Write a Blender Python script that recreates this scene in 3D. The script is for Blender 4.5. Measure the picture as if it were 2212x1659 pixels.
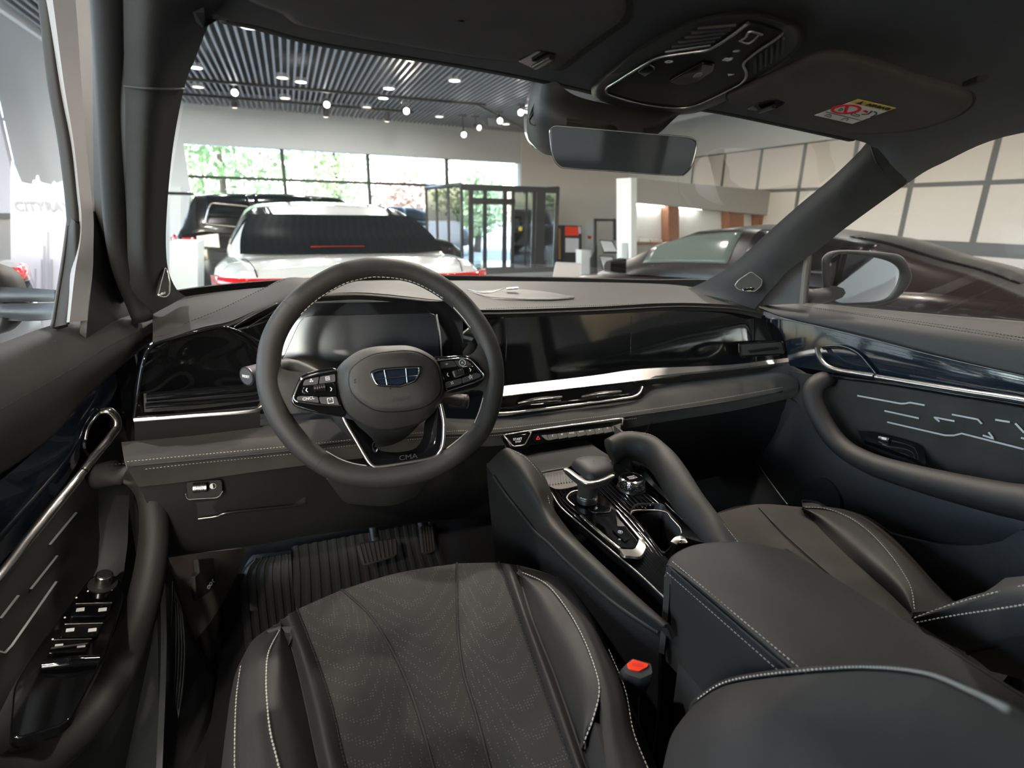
import bpy, bmesh, math, random
from mathutils import Vector, Matrix
random.seed(7)
for _o in list(bpy.data.objects): bpy.data.objects.remove(_o)
SC = bpy.context.scene
COL = SC.collection

# ------------------------------------------------------------------ camera
FPX = 1200.0; CX, CY = 1106.0, 829.5          # focal length and centre in pixels of the 2212x1659 frame
CAM = Vector((-.493, 0.0, 1.38))
PITCH, YAW, ROLL = math.radians(17.14), math.radians(21.4), math.atan(.015)
def ray(px, py):
    u = px-CX; v = CY-py
    u, v = u*math.cos(ROLL)-v*math.sin(ROLL), v*math.cos(ROLL)+u*math.sin(ROLL)
    f = FPX*math.cos(PITCH)+v*math.sin(PITCH); up = v*math.cos(PITCH)-FPX*math.sin(PITCH)
    return Vector((u*math.cos(YAW)+f*math.sin(YAW), -u*math.sin(YAW)+f*math.cos(YAW), up))
def PX(px, py, x): r = ray(px, py); return CAM+r*((x-CAM.x)/r.x)
def PY(px, py, y): r = ray(px, py); return CAM+r*((y-CAM.y)/r.y)
def PZ(px, py, z): r = ray(px, py); return CAM+r*((z-CAM.z)/r.z)
def PP(px, py, p0, n): r = ray(px, py); n = Vector(n); return CAM+r*((Vector(p0)-CAM).dot(n)/r.dot(n))
def LY(pts): return [PY(a, b, c) for a, b, c in pts]
def LX(pts): return [PX(a, b, c) for a, b, c in pts]
def LZ(pts): return [PZ(a, b, c) for a, b, c in pts]
cam = bpy.data.objects.new('camera', bpy.data.cameras.new('camera')); COL.objects.link(cam); SC.camera = cam
_f = ray(CX, CY).normalized(); _r = (ray(CX+1, CY)-ray(CX, CY)).normalized(); _u = _r.cross(_f)
cam.matrix_world = Matrix(((_r.x, _u.x, -_f.x, CAM.x), (_r.y, _u.y, -_f.y, CAM.y), (_r.z, _u.z, -_f.z, CAM.z), (0, 0, 0, 1)))
cam.data.sensor_width = 36; cam.data.lens = FPX/2212*36; cam.data.clip_start = .02; cam.data.clip_end = 400
cam.data.dof.use_dof = True; cam.data.dof.focus_distance = 1.0; cam.data.dof.aperture_fstop = 4.8

# ------------------------------------------------------------------ world, exposure
W = bpy.data.worlds.new('sky'); SC.world = W; W.use_nodes = True
_bg = W.node_tree.nodes['Background']
_sk = W.node_tree.nodes.new('ShaderNodeTexSky'); _sk.sky_type = 'NISHITA'; _sk.sun_disc = False
_sk.sun_elevation = math.radians(48); _sk.sun_rotation = math.radians(200); _sk.air_density = 1.2; _sk.dust_density = 3
W.node_tree.links.new(_sk.outputs[0], _bg.inputs[0]); _bg.inputs[1].default_value = 2.3
SC.view_settings.view_transform = 'Standard'; SC.view_settings.look = 'None'
SC.view_settings.gamma = 1; SC.view_settings.use_curve_mapping = False
SC.view_settings.exposure = 0.6

# ------------------------------------------------------------------ materials
M = {}
def mat(name, col, rough=.5, metal=0., var=0., vscale=30., bump=0., bscale=400., coat=0., emit=None, estr=0., spec=.5, sheen=0.):
    m = bpy.data.materials.new(name); m.use_nodes = True; nt = m.node_tree; b = nt.nodes['Principled BSDF']
    c = tuple(col)+(1,)
    b.inputs['Base Color'].default_value = c; b.inputs['Roughness'].default_value = rough
    b.inputs['Metallic'].default_value = metal; b.inputs['Specular IOR Level'].default_value = spec
    b.inputs['Coat Weight'].default_value = coat; b.inputs['Coat Roughness'].default_value = .04
    if sheen: b.inputs['Sheen Weight'].default_value = sheen; b.inputs['Sheen Roughness'].default_value = .6
    if emit: b.inputs['Emission Color'].default_value = tuple(emit)+(1,); b.inputs['Emission Strength'].default_value = estr
    if var or bump:
        tc = nt.nodes.new('ShaderNodeTexCoord')
    if var:
        n = nt.nodes.new('ShaderNodeTexNoise'); n.inputs['Scale'].default_value = vscale; n.inputs['Detail'].default_value = 6
        nt.links.new(tc.outputs['Object'], n.inputs['Vector'])
        r = nt.nodes.new('ShaderNodeMapRange'); r.inputs[3].default_value = 1-var; r.inputs[4].default_value = 1+var
        nt.links.new(n.outputs[0], r.inputs[0])
        mx = nt.nodes.new('ShaderNodeVectorMath'); mx.operation = 'SCALE'; mx.inputs[0].default_value = col
        nt.links.new(r.outputs[0], mx.inputs['Scale']); nt.links.new(mx.outputs[0], b.inputs['Base Color'])
    if bump:
        n = nt.nodes.new('ShaderNodeTexNoise'); n.inputs['Scale'].default_value = bscale; n.inputs['Detail'].default_value = 2
        nt.links.new(tc.outputs['Object'], n.inputs['Vector'])
        bp = nt.nodes.new('ShaderNodeBump'); bp.inputs['Strength'].default_value = bump; bp.inputs['Distance'].default_value = .001
        nt.links.new(n.outputs[0], bp.inputs['Height']); nt.links.new(bp.outputs[0], b.inputs['Normal'])
    M[name] = m; return m
def glassmat(name, tint=(1, 1, 1), refl=.06, rough=.0):
    m = bpy.data.materials.new(name); m.use_nodes = True; nt = m.node_tree; nt.nodes.clear()
    o = nt.nodes.new('ShaderNodeOutputMaterial'); mx = nt.nodes.new('ShaderNodeMixShader')
    t = nt.nodes.new('ShaderNodeBsdfTransparent'); t.inputs[0].default_value = tuple(tint)+(1,)
    g = nt.nodes.new('ShaderNodeBsdfGlossy'); g.inputs['Roughness'].default_value = rough
    fr = nt.nodes.new('ShaderNodeFresnel'); fr.inputs[0].default_value = 1.45
    ml = nt.nodes.new('ShaderNodeMath'); ml.operation = 'MULTIPLY'; ml.inputs[1].default_value = refl/.034
    nt.links.new(fr.outputs[0], ml.inputs[0]); nt.links.new(ml.outputs[0], mx.inputs[0])
    nt.links.new(t.outputs[0], mx.inputs[1]); nt.links.new(g.outputs[0], mx.inputs[2]); nt.links.new(mx.outputs[0], o.inputs[0])
    M[name] = m; return m
mat('leather', (.0235, .022, .0215), .55, bump=.25, bscale=900, spec=.32)
mat('leather_soft', (.026, .025, .025), .62, bump=.3, bscale=700, spec=.28)
mat('suede', (.032, .030, .0275), .95, var=.5, vscale=18, bump=.5, bscale=1500, spec=.15, sheen=.12)
mat('dash_skin', (.016, .015, .0145), .6, bump=.3, bscale=700, spec=.28)
mat('pillar_cloth', (.024, .025, .027), .95, var=.15, vscale=40, bump=.4, bscale=1400, spec=.15, sheen=.06)
mat('bright_satin', (.86, .84, .81), .30, 1.)
mat('silver_print', (.42, .42, .42), .4)
mat('plastic_dark', (.008, .008, .0085), .55, bump=.25, bscale=1200)
mat('headliner', (.078, .081, .088), .95, var=.12, vscale=60, bump=.4, bscale=1400, spec=.15, sheen=.06)
mat('visor_suede', (.056, .051, .051), .95, var=.3, vscale=20, bump=.4, bscale=1400, spec=.15, sheen=.06)
mat('plastic', (.030, .030, .031), .55, bump=.25, bscale=1200)
mat('plastic_grey', (.085, .078, .072), .6, bump=.2, bscale=1200)
mat('rubber', (.014, .014, .015), .75)
mat('carpet', (.018, .018, .019), 1., var=.4, vscale=500, bump=1., bscale=1200, spec=.1)
mat('gloss_black', (.004, .004, .0045), .06, coat=.5)
mat('screen', (.004, .004, .0045), .07, coat=.5)
mat('kick_grey', (.15, .13, .11), .65, bump=.2, bscale=1200)  # lighter, warmer grey stands in for light falling on the kick panel
mat('screen_matte', (.004, .004, .006), .16, spec=.7)
mat('chrome', (.80, .80, .80), .07, 1.)
mat('satin', (.56, .54, .52), .26, 1.)
mat('dark_satin', (.18, .175, .17), .3, 1.)
mat('thread', (.40, .38, .35), .8)
mat('thread_dark', (.012, .012, .012), .8)
mat('mark', (.70, .70, .70), .6)
mat('red_plastic', (.85, .045, .012), .4)
mat('mirror_glass', (.92, .92, .92), .01, 1.)
mat('mirror_dark', (.035, .04, .048), .04, coat=1.)
mat('silver_paint', (.20, .195, .20), .5)
mat('seal', (.012, .012, .013), .7)
mat('inlay', (.006, .010, .016), .12, coat=1.)
mat('yellow_print', (.62, .48, .10), .6); mat('white_print', (.72, .72, .72), .6)
mat('red_print', (.65, .02, .02), .6); mat('black_print', (.02, .02, .02), .6)
glassmat('windscreen_glass', (.93, .96, .95), .05); glassmat('window_glass', (.95, .97, .96), .045)

# ------------------------------------------------------------------ mesh helpers
def link(name, me, m, parent=None, smooth=True, sharp=None):
    o = bpy.data.objects.new(name, me); COL.objects.link(o)
    if m is not None:
        for k in (m if isinstance(m, (list, tuple)) else [m]): me.materials.append(M[k] if isinstance(k, str) else k)
    if smooth:
        me.polygons.foreach_set('use_smooth', [True]*len(me.polygons))
        if sharp is not None: me.set_sharp_from_angle(angle=math.radians(sharp))
    if parent is not None: o.parent = parent
    return o
def thing(name, label, cat, loc=(0, 0, 0), group=None):
    o = bpy.data.objects.new(name, None); COL.objects.link(o); o.location = loc; o.empty_display_size = .05
    o['label'] = label; o['category'] = cat
    if group: o['group'] = group
    return o
def tag(o, label, cat, group=None, kind=None):
    o['label'] = label; o['category'] = cat
    if group: o['group'] = group
    if kind: o['kind'] = kind
    return o
def put(o, parent):                                   # parent keeping world coordinates
    o.parent = parent; o.matrix_parent_inverse = Matrix.Translation(-Vector(parent.location)); return o
def V(p): return Vector(p)
def cr(p0, p1, p2, p3, t):
    return .5*((2*p1)+(p2-p0)*t+(2*p0-5*p1+4*p2-p3)*t*t+(3*p1-p0-3*p2+p3)*t*t*t)
def spline(pts, n, closed=False, lin=False):
    """n points along a Catmull-Rom curve, even in arc length"""
    pts = [V(p) for p in pts]
    if len(pts) == 1: return [pts[0].copy() for _ in range(n)]
    dense = []
    m = len(pts); seg = m if closed else m-1
    for i in range(seg):
        if closed: a, b, c, d = pts[(i-1) % m], pts[i], pts[(i+1) % m], pts[(i+2) % m]
        else:
            b, c = pts[i], pts[i+1]; a = pts[i-1] if i else 2*b-c; d = pts[i+2] if i+2 < m else 2*c-b
        for k in range(12):
            t = k/12; dense.append(b.lerp(c, t) if lin else cr(a, b, c, d, t))
    dense.append(pts[0].copy() if closed else pts[-1].copy())
    L = [0.]
    for i in range(1, len(dense)): L.append(L[-1]+(dense[i]-dense[i-1]).length)
    out = []; j = 0; tot = L[-1] or 1e-9
    for k in range(n):
        s = tot*k/(n if closed else n-1)
        while j < len(L)-2 and L[j+1] < s: j += 1
        d = L[j+1]-L[j]; out.append(dense[j].lerp(dense[j+1], (s-L[j])/d if d > 1e-9 else 0))
    return out
def gridmesh(name, rows, cu=False, cv=False, caps=False):
    nv, nu = len(rows), len(rows[0]); vs = [tuple(p) for r in rows for p in r]; fs = []
    for i in range(nv if cv else nv-1):
        for j in range(nu if cu else nu-1):
            a = i*nu+j; b = i*nu+(j+1) % nu; i2 = (i+1) % nv
            fs.append((a, b, i2*nu+(j+1) % nu, i2*nu+j))
    if caps:
        fs.append(tuple(range(nu))[::-1]); fs.append(tuple((nv-1)*nu+j for j in range(nu)))
    me = bpy.data.meshes.new(name); me.from_pydata(vs, [], fs); me.update(); return me
def solid(o, t, off=-1.):
    md = o.modifiers.new('thickness', 'SOLIDIFY'); md.thickness = t; md.offset = off; return o
def bevel(o, w, seg=2, ang=30):
    md = o.modifiers.new('edge', 'BEVEL'); md.width = w; md.segments = seg; md.limit_method = 'ANGLE'; md.angle_limit = math.radians(ang); return o
def patch(name, curves, m, parent=None, nu=40, nv=None, t=.006, lin=False, off=-1., sharp=None, face=None):
    """surface lofted through curves (lists of 3-D points), given a thickness"""
    C = [spline(c, nu, lin=lin) for c in curves]
    nv = nv or (len(C)-1)*6+1
    rows = [[None]*nu for _ in range(nv)]
    for j in range(nu):
        col = [c[j] for c in C]
        k = len(col)
        for i in range(nv):
            s = i/(nv-1)*(k-1); q = min(int(s), k-2); f = s-q
            b, c = col[q], col[q+1]; a = col[q-1] if q else 2*b-c; d = col[q+2] if q+2 < k else 2*c-b
            rows[i][j] = b.lerp(c, f) if (lin or k == 2) else cr(a, b, c, d, f)
    pos = neg = 0
    for i in range(0, nv-1):
        for j in range(0, nu-1):
            k = (rows[i][j+1]-rows[i][j]).cross(rows[i+1][j]-rows[i][j]); d = k.dot((face if face is not None else CAM)-rows[i][j])
            if d > 0: pos += k.length
            else: neg += k.length
    if pos < neg: rows = [r[::-1] for r in rows]      # front side faces the seats, thickness goes behind it
    o = link(name, gridmesh(name, rows), m, None, True, sharp)
    if t:
        solid(o, t, off); es = o.modifiers.new('rim', 'EDGE_SPLIT'); es.split_angle = math.radians(55)
    if parent is not None: put(o, parent)
    return o
def frames(path, up=(0, 0, 1)):
    n = len(path); out = []
    for i in range(n):
        t = (path[min(i+1, n-1)]-path[max(i-1, 0)]).normalized()
        u = V(up); s = t.cross(u)
        if s.length < 1e-4: s = t.cross(V((1, 0, 0)))
        s.normalize(); out.append((t, s, s.cross(t)))
    return out
def sweep(name, path, prof, m, parent=None, up=(0, 0, 1), scale=None, closed=False, n=None, sharp=50, lin=False):
    """profile [(side,up)] swept along a curve"""
    n = n or max(8, len(path)*6)
    p = spline(path, n, closed, lin)
    if closed:
        fr = []
        for i in range(n):
            t = (p[(i+1) % n]-p[i-1]).normalized(); s = t.cross(V(up))
            s.normalize(); fr.append((t, s, s.cross(t)))
    else: fr = frames(p, up)
    rows = []
    for i in range(n):
        k = 1. if scale is None else (scale(i/(n-1)) if callable(scale) else scale)
        kx, ky = k if isinstance(k, tuple) else (k, k)
        rows.append([p[i]+fr[i][1]*a*kx+fr[i][2]*b*ky for a, b in prof])
    o = link(name, gridmesh(name, rows, cu=True, cv=closed, caps=not closed), m, None, True, sharp)
    if parent is not None: put(o, parent)
    return o
def circ(r, n=10, ry=None): return [(r*math.cos(2*math.pi*i/n), (ry or r)*math.sin(2*math.pi*i/n)) for i in range(n)]
def rect(w, h, r=.0, k=3):
    if r <= 0: return [(-w/2, -h/2), (w/2, -h/2), (w/2, h/2), (-w/2, h/2)]
    out = []
    for cx, cy, a0 in ((w/2-r, -h/2+r, -90), (w/2-r, h/2-r, 0), (-w/2+r, h/2-r, 90), (-w/2+r, -h/2+r, 180)):
        for i in range(k+1):
            a = math.radians(a0+90*i/k); out.append((cx+r*math.cos(a), cy+r*math.sin(a)))
    return out
def tube(name, path, r, m, parent=None, n=None, k=10, up=(0, 0, 1), closed=False, lin=False):
    return sweep(name, path, circ(1, k), m, parent, up, r, closed, n, None, lin)
def roundpts(pts, r, k=4, closed=True):
    """round the corners of a polyline"""
    pts = [V(p) for p in pts]; m = len(pts); out = []
    for i in range(m):
        if not closed and i in (0, m-1): out.append(pts[i]); continue
        a, b, c = pts[i-1], pts[i], pts[(i+1) % m]
        da, dc = (a-b), (c-b); rr = min(r, da.length*.48, dc.length*.48)
        p, q = b+da.normalized()*rr, b+dc.normalized()*rr
        for j in range(k+1):
            t = j/k; out.append((1-t)**2*p+2*t*(1-t)*b+t*t*q)
    return out
def plate(name, pts, depth, m, parent=None, bev=0., nrm=None, smooth=True):
    """flat polygon with thickness; front face on the given points, body behind it (along -nrm)"""
    pts = [V(p) for p in pts]; n = len(pts)
    if nrm is None:
        nrm = V((0, 0, 0)); c = sum(pts, V((0, 0, 0)))/n
        for i in range(n): nrm += (pts[i]-c).cross(pts[(i+1) % n]-c)
        nrm.normalize()
        if nrm.dot(CAM-c) < 0: nrm = -nrm
    nrm = V(nrm).normalized()
    bk = [p-nrm*depth for p in pts]
    # make sure winding faces nrm
    c = sum(pts, V((0, 0, 0)))/n; w = V((0, 0, 0))
    for i in range(n): w += (pts[i]-c).cross(pts[(i+1) % n]-c)
    if w.dot(nrm) < 0: pts = pts[::-1]; bk = bk[::-1]
    vs = pts+bk; fs = [tuple(range(n)), tuple(range(2*n-1, n-1, -1))]
    for i in range(n): fs.append((i, n+i, n+(i+1) % n, (i+1) % n))
    me = bpy.data.meshes.new(name); me.from_pydata([tuple(v) for v in vs], [], fs); me.update()
    o = link(name, me, m, None, smooth, 35)
    if bev: bevel(o, bev)
    if parent is not None: put(o, parent)
    return o
def box(name, lo, hi, m, parent=None, bev=0.):
    (x0, y0, z0), (x1, y1, z1) = lo, hi
    vs = [(x0, y0, z0), (x1, y0, z0), (x1, y1, z0), (x0, y1, z0), (x0, y0, z1), (x1, y0, z1), (x1, y1, z1), (x0, y1, z1)]
    me = bpy.data.meshes.new(name); me.from_pydata(vs, [], [(0, 3, 2, 1), (4, 5, 6, 7), (0, 1, 5, 4), (1, 2, 6, 5), (2, 3, 7, 6), (3, 0, 4, 7)]); me.update()
    o = link(name, me, m, None, bool(bev), 35)
    if bev: bevel(o, bev)
    if parent is not None: put(o, parent)
    return o
def cyl(name, p, q, r, m, parent=None, k=24, r2=None, bev=0.):
    p, q = V(p), V(q); r2 = r if r2 is None else r2; t = (q-p).normalized()
    s = t.cross(V((0, 0, 1)));
    if s.length < 1e-3: s = t.cross(V((0, 1, 0)))
    s.normalize(); u = s.cross(t)
    rows = [[c+(s*math.cos(2*math.pi*i/k)+u*math.sin(2*math.pi*i/k))*rr for i in range(k)] for c, rr in ((p, r), (q, r2))]
    o = link(name, gridmesh(name, rows, cu=True, caps=True), m, None, True, 40)
    me = o.data; bm = bmesh.new(); bm.from_mesh(me); bmesh.ops.recalc_face_normals(bm, faces=bm.faces); bm.to_mesh(me); bm.free()
    if bev: bevel(o, bev)
    if parent is not None: put(o, parent)
    return o
def stitch(name, path, m='thread', parent=None, step=.006, ln=.0038, r=.0007, lift=0., dots=False):
    """a row of separate thread stitches along a curve, joined into one part"""
    dense = spline(path, max(20, int(sum(((V(path[i+1])-V(path[i])).length for i in range(len(path)-1)))/step)+1))
    vs = []; fs = []
    for i in range(len(dense)-1):
        a = dense[i]; t = (dense[i+1]-dense[i]).normalized(); b = a+t*ln
        s = t.cross(V((0, 0, 1)));
        if s.length < 1e-3: s = V((1, 0, 0))
        s.normalize(); u = s.cross(t); k = len(vs)
        for c, rr in ((a, r*.5), (a+t*ln*.25, r), (b-t*ln*.25, r), (b, r*.5)):
            for q in range(4):
                an = math.pi/2*q; vs.append(tuple(c+u*lift+(s*math.cos(an)+u*math.sin(an))*rr))
        for g in range(3):
            for q in range(4): fs.append((k+g*4+q, k+g*4+(q+1) % 4, k+g*4+4+(q+1) % 4, k+g*4+4+q))
        fs.append((k, k+3, k+2, k+1)); fs.append((k+12, k+13, k+14, k+15))
    me = bpy.data.meshes.new(name); me.from_pydata(vs, [], fs); me.update()
    o = link(name, me, m); o['kind'] = 'stuff'
    if parent is not None: put(o, parent)
    return o
def text(name, s, origin, xdir, ydir, size, m, parent=None, ext=.0003, align='CENTER', bold=0., sx=1.):
    cu = bpy.data.curves.new(name, 'FONT'); cu.body = s; cu.size = size; cu.extrude = ext; cu.align_x = align; cu.align_y = 'CENTER'; cu.offset = bold
    cu.resolution_u = 3
    ob = bpy.data.objects.new('tmp', cu); COL.objects.link(ob)
    me = bpy.data.meshes.new_from_object(ob.evaluated_get(bpy.context.evaluated_depsgraph_get()))
    bpy.data.objects.remove(ob)
    x = V(xdir).normalized(); z = x.cross(V(ydir)).normalized(); y = z.cross(x)
    o_ = V(origin)
    for v in me.vertices: v.co = o_+x*v.co.x*sx+y*v.co.y+z*v.co.z
    o = link(name, me, m, None, False)
    if parent is not None: put(o, parent)
    return o
def copy_tree(src, loc=None, rotz=None, label=None, group=None):
    r = src.copy(); COL.objects.link(r)
    if loc is not None: r.location = loc
    if rotz is not None: r.rotation_euler = (0, 0, rotz)
    if label: r['label'] = label
    if group: r['group'] = group
    for ch in list(src.children):
        c = ch.copy(); COL.objects.link(c); c.parent = r; c.matrix_parent_inverse = ch.matrix_parent_inverse.copy()
        for g in ch.children:
            d = g.copy(); COL.objects.link(d); d.parent = c; d.matrix_parent_inverse = g.matrix_parent_inverse.copy()
    return r
def toward(pts, d=.006): return [V(p)+(CAM-V(p)).normalized()*d for p in pts]
def struct(o): o['kind'] = 'structure'; return o
mat('dark_face', (.006, .006, .0065), .5, spec=.25)
# ================================================================== the showroom
mat('wall_paint', (.68, .70, .71), .8); mat('wall_warm', (.76, .71, .68), .8); mat('floor_tile', (.42, .41, .40), .22, var=.06, vscale=3)
mat('slat', (.25, .26, .28), .5); mat('ceiling_black', (.02, .021, .023), .8); mat('frame_dark', (.035, .036, .038), .5)
mat('panel_white', (.62, .555, .515), .55); mat('frame_grey', (.13, .125, .125), .5); mat('track_black', (.03, .03, .03), .5)
mat('lamp_white', (1, 1, 1), .5, emit=(1, .97, .92), estr=26); mat('lamp_warm', (1, 1, 1), .5, emit=(1, .80, .62), estr=5.)
mat('shelf_light', (1, 1, 1), .5, emit=(1, .96, .90), estr=22.)
mat('shelf_grey', (.36, .34, .32), .7); mat('shelf_white', (.78, .80, .79), .7); mat('wood_red', (.30, .13, .075), .5, var=.3, vscale=12)
mat('asphalt', (.30, .30, .30), .9, var=.1, vscale=2); mat('board_white', (.74, .72, .78), .5); mat('board_print', (.45, .45, .50), .5)
mat('bark', (.12, .09, .07), .9); mat('leaf_green', (.34, .46, .22), .7, var=.3, vscale=2); mat('leaf_pale', (.46, .55, .32), .7, var=.3, vscale=2); mat('leaf_rust', (.55, .42, .36), .7, var=.3, vscale=2)
FZ = -.08; CZ = 3.553; WT = 7.0                       # floor, slatted ceiling, top of the walls
_wd = V((math.cos(math.radians(6.2)), math.sin(math.radians(6.2)), 0)); _wn = V((-_wd.y, _wd.x, 0)); _w0 = V((-2.4, 15.0, 0))
def WF(a, z, d=0.): return _w0+_wd*a+_wn*d+V((0, 0, z))     # a along the far wall, d beyond its face
def wbox(bm, a0, a1, z0, z1, d0, d1):
    vs = [bm.verts.new(WF(a, z, d)) for a, z, d in ((a0, z0, d0), (a1, z0, d0), (a1, z0, d1), (a0, z0, d1), (a0, z1, d0), (a1, z1, d0), (a1, z1, d1), (a0, z1, d1))]
    for f in ((0, 3, 2, 1), (4, 5, 6, 7), (0, 1, 5, 4), (1, 2, 6, 5), (2, 3, 7, 6), (3, 0, 4, 7)): bm.faces.new([vs[i] for i in f])
def bmobj(name, bm, m, parent=None):
    bmesh.ops.recalc_face_normals(bm, faces=bm.faces)
    me = bpy.data.meshes.new(name); bm.to_mesh(me); bm.free(); o = link(name, me, m, None, False)
    if parent is not None: put(o, parent)
    return o
def wallbox(name, args, m, parent=None):
    bm = bmesh.new(); wbox(bm, *args); return bmobj(name, bm, m, parent)
def boxes(name, lst, m, parent=None):
    bm = bmesh.new()
    for (x0, y0, z0), (x1, y1, z1) in lst:
        vs = [bm.verts.new(p) for p in ((x0, y0, z0), (x1, y0, z0), (x1, y1, z0), (x0, y1, z0), (x0, y0, z1), (x1, y0, z1), (x1, y1, z1), (x0, y1, z1))]
        for f in ((0, 3, 2, 1), (4, 5, 6, 7), (0, 1, 5, 4), (1, 2, 6, 5), (2, 3, 7, 6), (3, 0, 4, 7)): bm.faces.new([vs[i] for i in f])
    return bmobj(name, bm, m, parent)
struct(box('floor', (-9, -9, FZ-.2), (12.5, 16.9, FZ), 'floor_tile'))
bm = bmesh.new()
wbox(bm, -8, -6.4, FZ, WT, 0, .35); wbox(bm, -3.1, -.08, FZ, WT, 0, .35); wbox(bm, 8.35, 16, FZ, WT, 0, .35)
wbox(bm, -.08, 8.35, 2.75, WT, 0, .35); wbox(bm, -6.4, -3.1, 6.6, WT, 0, .35); wbox(bm, -6.4, -3.1, FZ, .9, 0, .35)
wall_front = struct(bmobj('wall_front', bm, 'wall_paint'))
bm = bmesh.new(); wbox(bm, 8.36, 16, FZ, CZ, -.02, -.001); put(struct(bmobj('trim_1', bm, 'wall_warm')), wall_front)
def window(name, a0, a1, z0, z1, muls, trans):
    bm = bmesh.new()
    for a in muls: wbox(bm, a-.035, a+.035, z0, z1, .12, .24)
    for z in trans: wbox(bm, a0, a1, z-.03, z+.03, .125, .235)
    w = struct(bmobj(name, bm, 'frame_dark'))
    ms = [a0]+list(muls)+[a1]; ts = [z0]+list(trans)+[z1]
    for i in range(len(ms)-1):
        for j in range(len(ts)-1):
            wallbox('pane', (ms[i]+.03, ms[i+1]-.03, ts[j]+.03, ts[j+1]-.03, .17, .185), 'window_glass', w)
    return w
window('window_1', -.08, 8.35, FZ, 2.75, (1.95, 4.0, 6.15), (2.06,))
window('window_2', -6.4, -3.1, .9, 6.6, (-4.75,), (3.0,))
struct(wallbox('wall_pier', (-3.50, -3.10, FZ, WT, -.3, -.02), 'board_white')).name = 'wall_column'
# right wall with its grid of pale panels
XR = 9.8
wall_right = struct(box('wall_right', (XR, -9, FZ), (XR+.3, 16.6, WT), 'wall_paint'))
pan = None; zs = [-.08, 1.0, 1.94, 2.87]
for k in range(17):
    y1 = 13.12-1.2*k; y0 = y1-1.2
    for j in range(3):
        if pan is None:
            pan = box('panel', (XR-.05, -.55, 0), (XR+.02, .55, .87), 'panel_white', None, .004); o = pan
        else: o = pan.copy(); COL.objects.link(o)
        o.location = (0, (y0+y1)/2, zs[j]+.03); o.parent = wall_right
bm = bmesh.new()
box('trim_2', (XR-.03, -8, zs[0]), (XR, 13.15, zs[3]), 'frame_grey', wall_right)['kind'] = 'structure'
struct(box('wall_left', (-9.3, -9, FZ), (-9, 15, .6), 'wall_paint')); 
wl = struct(box('wall_left_upper', (-9.3, -9, 4.6), (-9, 15, WT), 'wall_paint')); wl.name = 'wall_left'
bm = bmesh.new()
for y in range(-9, 16, 3): wbox(bm, 0, 0, 0, 0, 0, 0) if False else None
w3 = struct(boxes('window_3', [((-9.2, y-.06, .6), (-9.08, y+.06, 4.6)) for y in range(-9, 16, 3)]+[((-9.2, -9, 2.6), (-9.08, 15, 2.68))], 'frame_dark'))
box('pane', (-9.15, -9, .6), (-9.14, 15, 4.6), 'window_glass', w3)
struct(boxes('wall_back', [((-9.3, -9.3, FZ), (12.5, -9, .3)), ((-9.3, -9.3, 3.4), (12.5, -9, WT)), ((-2.6, -9.3, .3), (12.5, -9, 3.4))], 'wall_paint'))
w4 = struct(boxes('window_4', [((x-.05, -9.2, .3), (x+.05, -9.08, 3.4)) for x in (-9, -7.4, -5.8, -4.2, -2.65)], 'frame_dark'))  # glazing added behind the viewpoint so the instrument display catches a glow
box('pane', (-9, -9.15, .3), (-2.6, -9.14, 3.4), 'window_glass', w4)
# ceilings: black void, pale slats one by one, light tracks; white higher ceiling around it
ceil = struct(box('ceiling', (-3.3, -8.9, CZ+.30), (8.3, 16.2, CZ+.36), 'ceiling_black'))
struct(boxes('ceiling_upper', [((-9.3, -9.3, WT), (12.5, 17.5, WT+.2)), ((-3.36, -8.9, CZ-.05), (-3.3, 15, CZ+.4)), ((8.3, -8.9, CZ-.05), (8.36, 16, CZ+.4))], 'wall_paint')).name = 'ceiling'
sl = None
for k in range(108):
    x = -3.2+.105*k
    if sl is None: sl = box('slat', (-.018, -8.8, CZ), (.018, 16.3, CZ+.04), 'slat'); o = sl; o.location.x = x; o.parent = ceil
    else:
        o = sl.copy(); COL.objects.link(o); o.location.x = x; o.parent = ceil
tracks = []
for yy, x0, x1 in ((12.2, -3.2, 3.6), (13.75, -3.2, 2.4), (3.4, -3.2, 5.), (1.75, -2.2, 3.), (-2.4, -3.2, 5.)):
    t = thing('light_track', 'thin black ceiling light track carrying spotlights, mounted across the pale slats', 'light track', (x0, yy, CZ-.04), 'light tracks under the slatted ceiling')
    boxes('rail', [((x0, yy-.02, CZ-.045), (x1, yy+.02, CZ-.002))], 'track_black', t); tracks.append(t)
t = thing('light_track', 'pale light track slanting towards the far wall above the glass entrance', 'light track', (3.4, 12.0, CZ-.04))
sweep('rail', [(3.35, 12.2, CZ-.02), (5.6, 15.0, CZ-.02)], rect(.04, .04), 'frame_grey', t, n=4)
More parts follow.
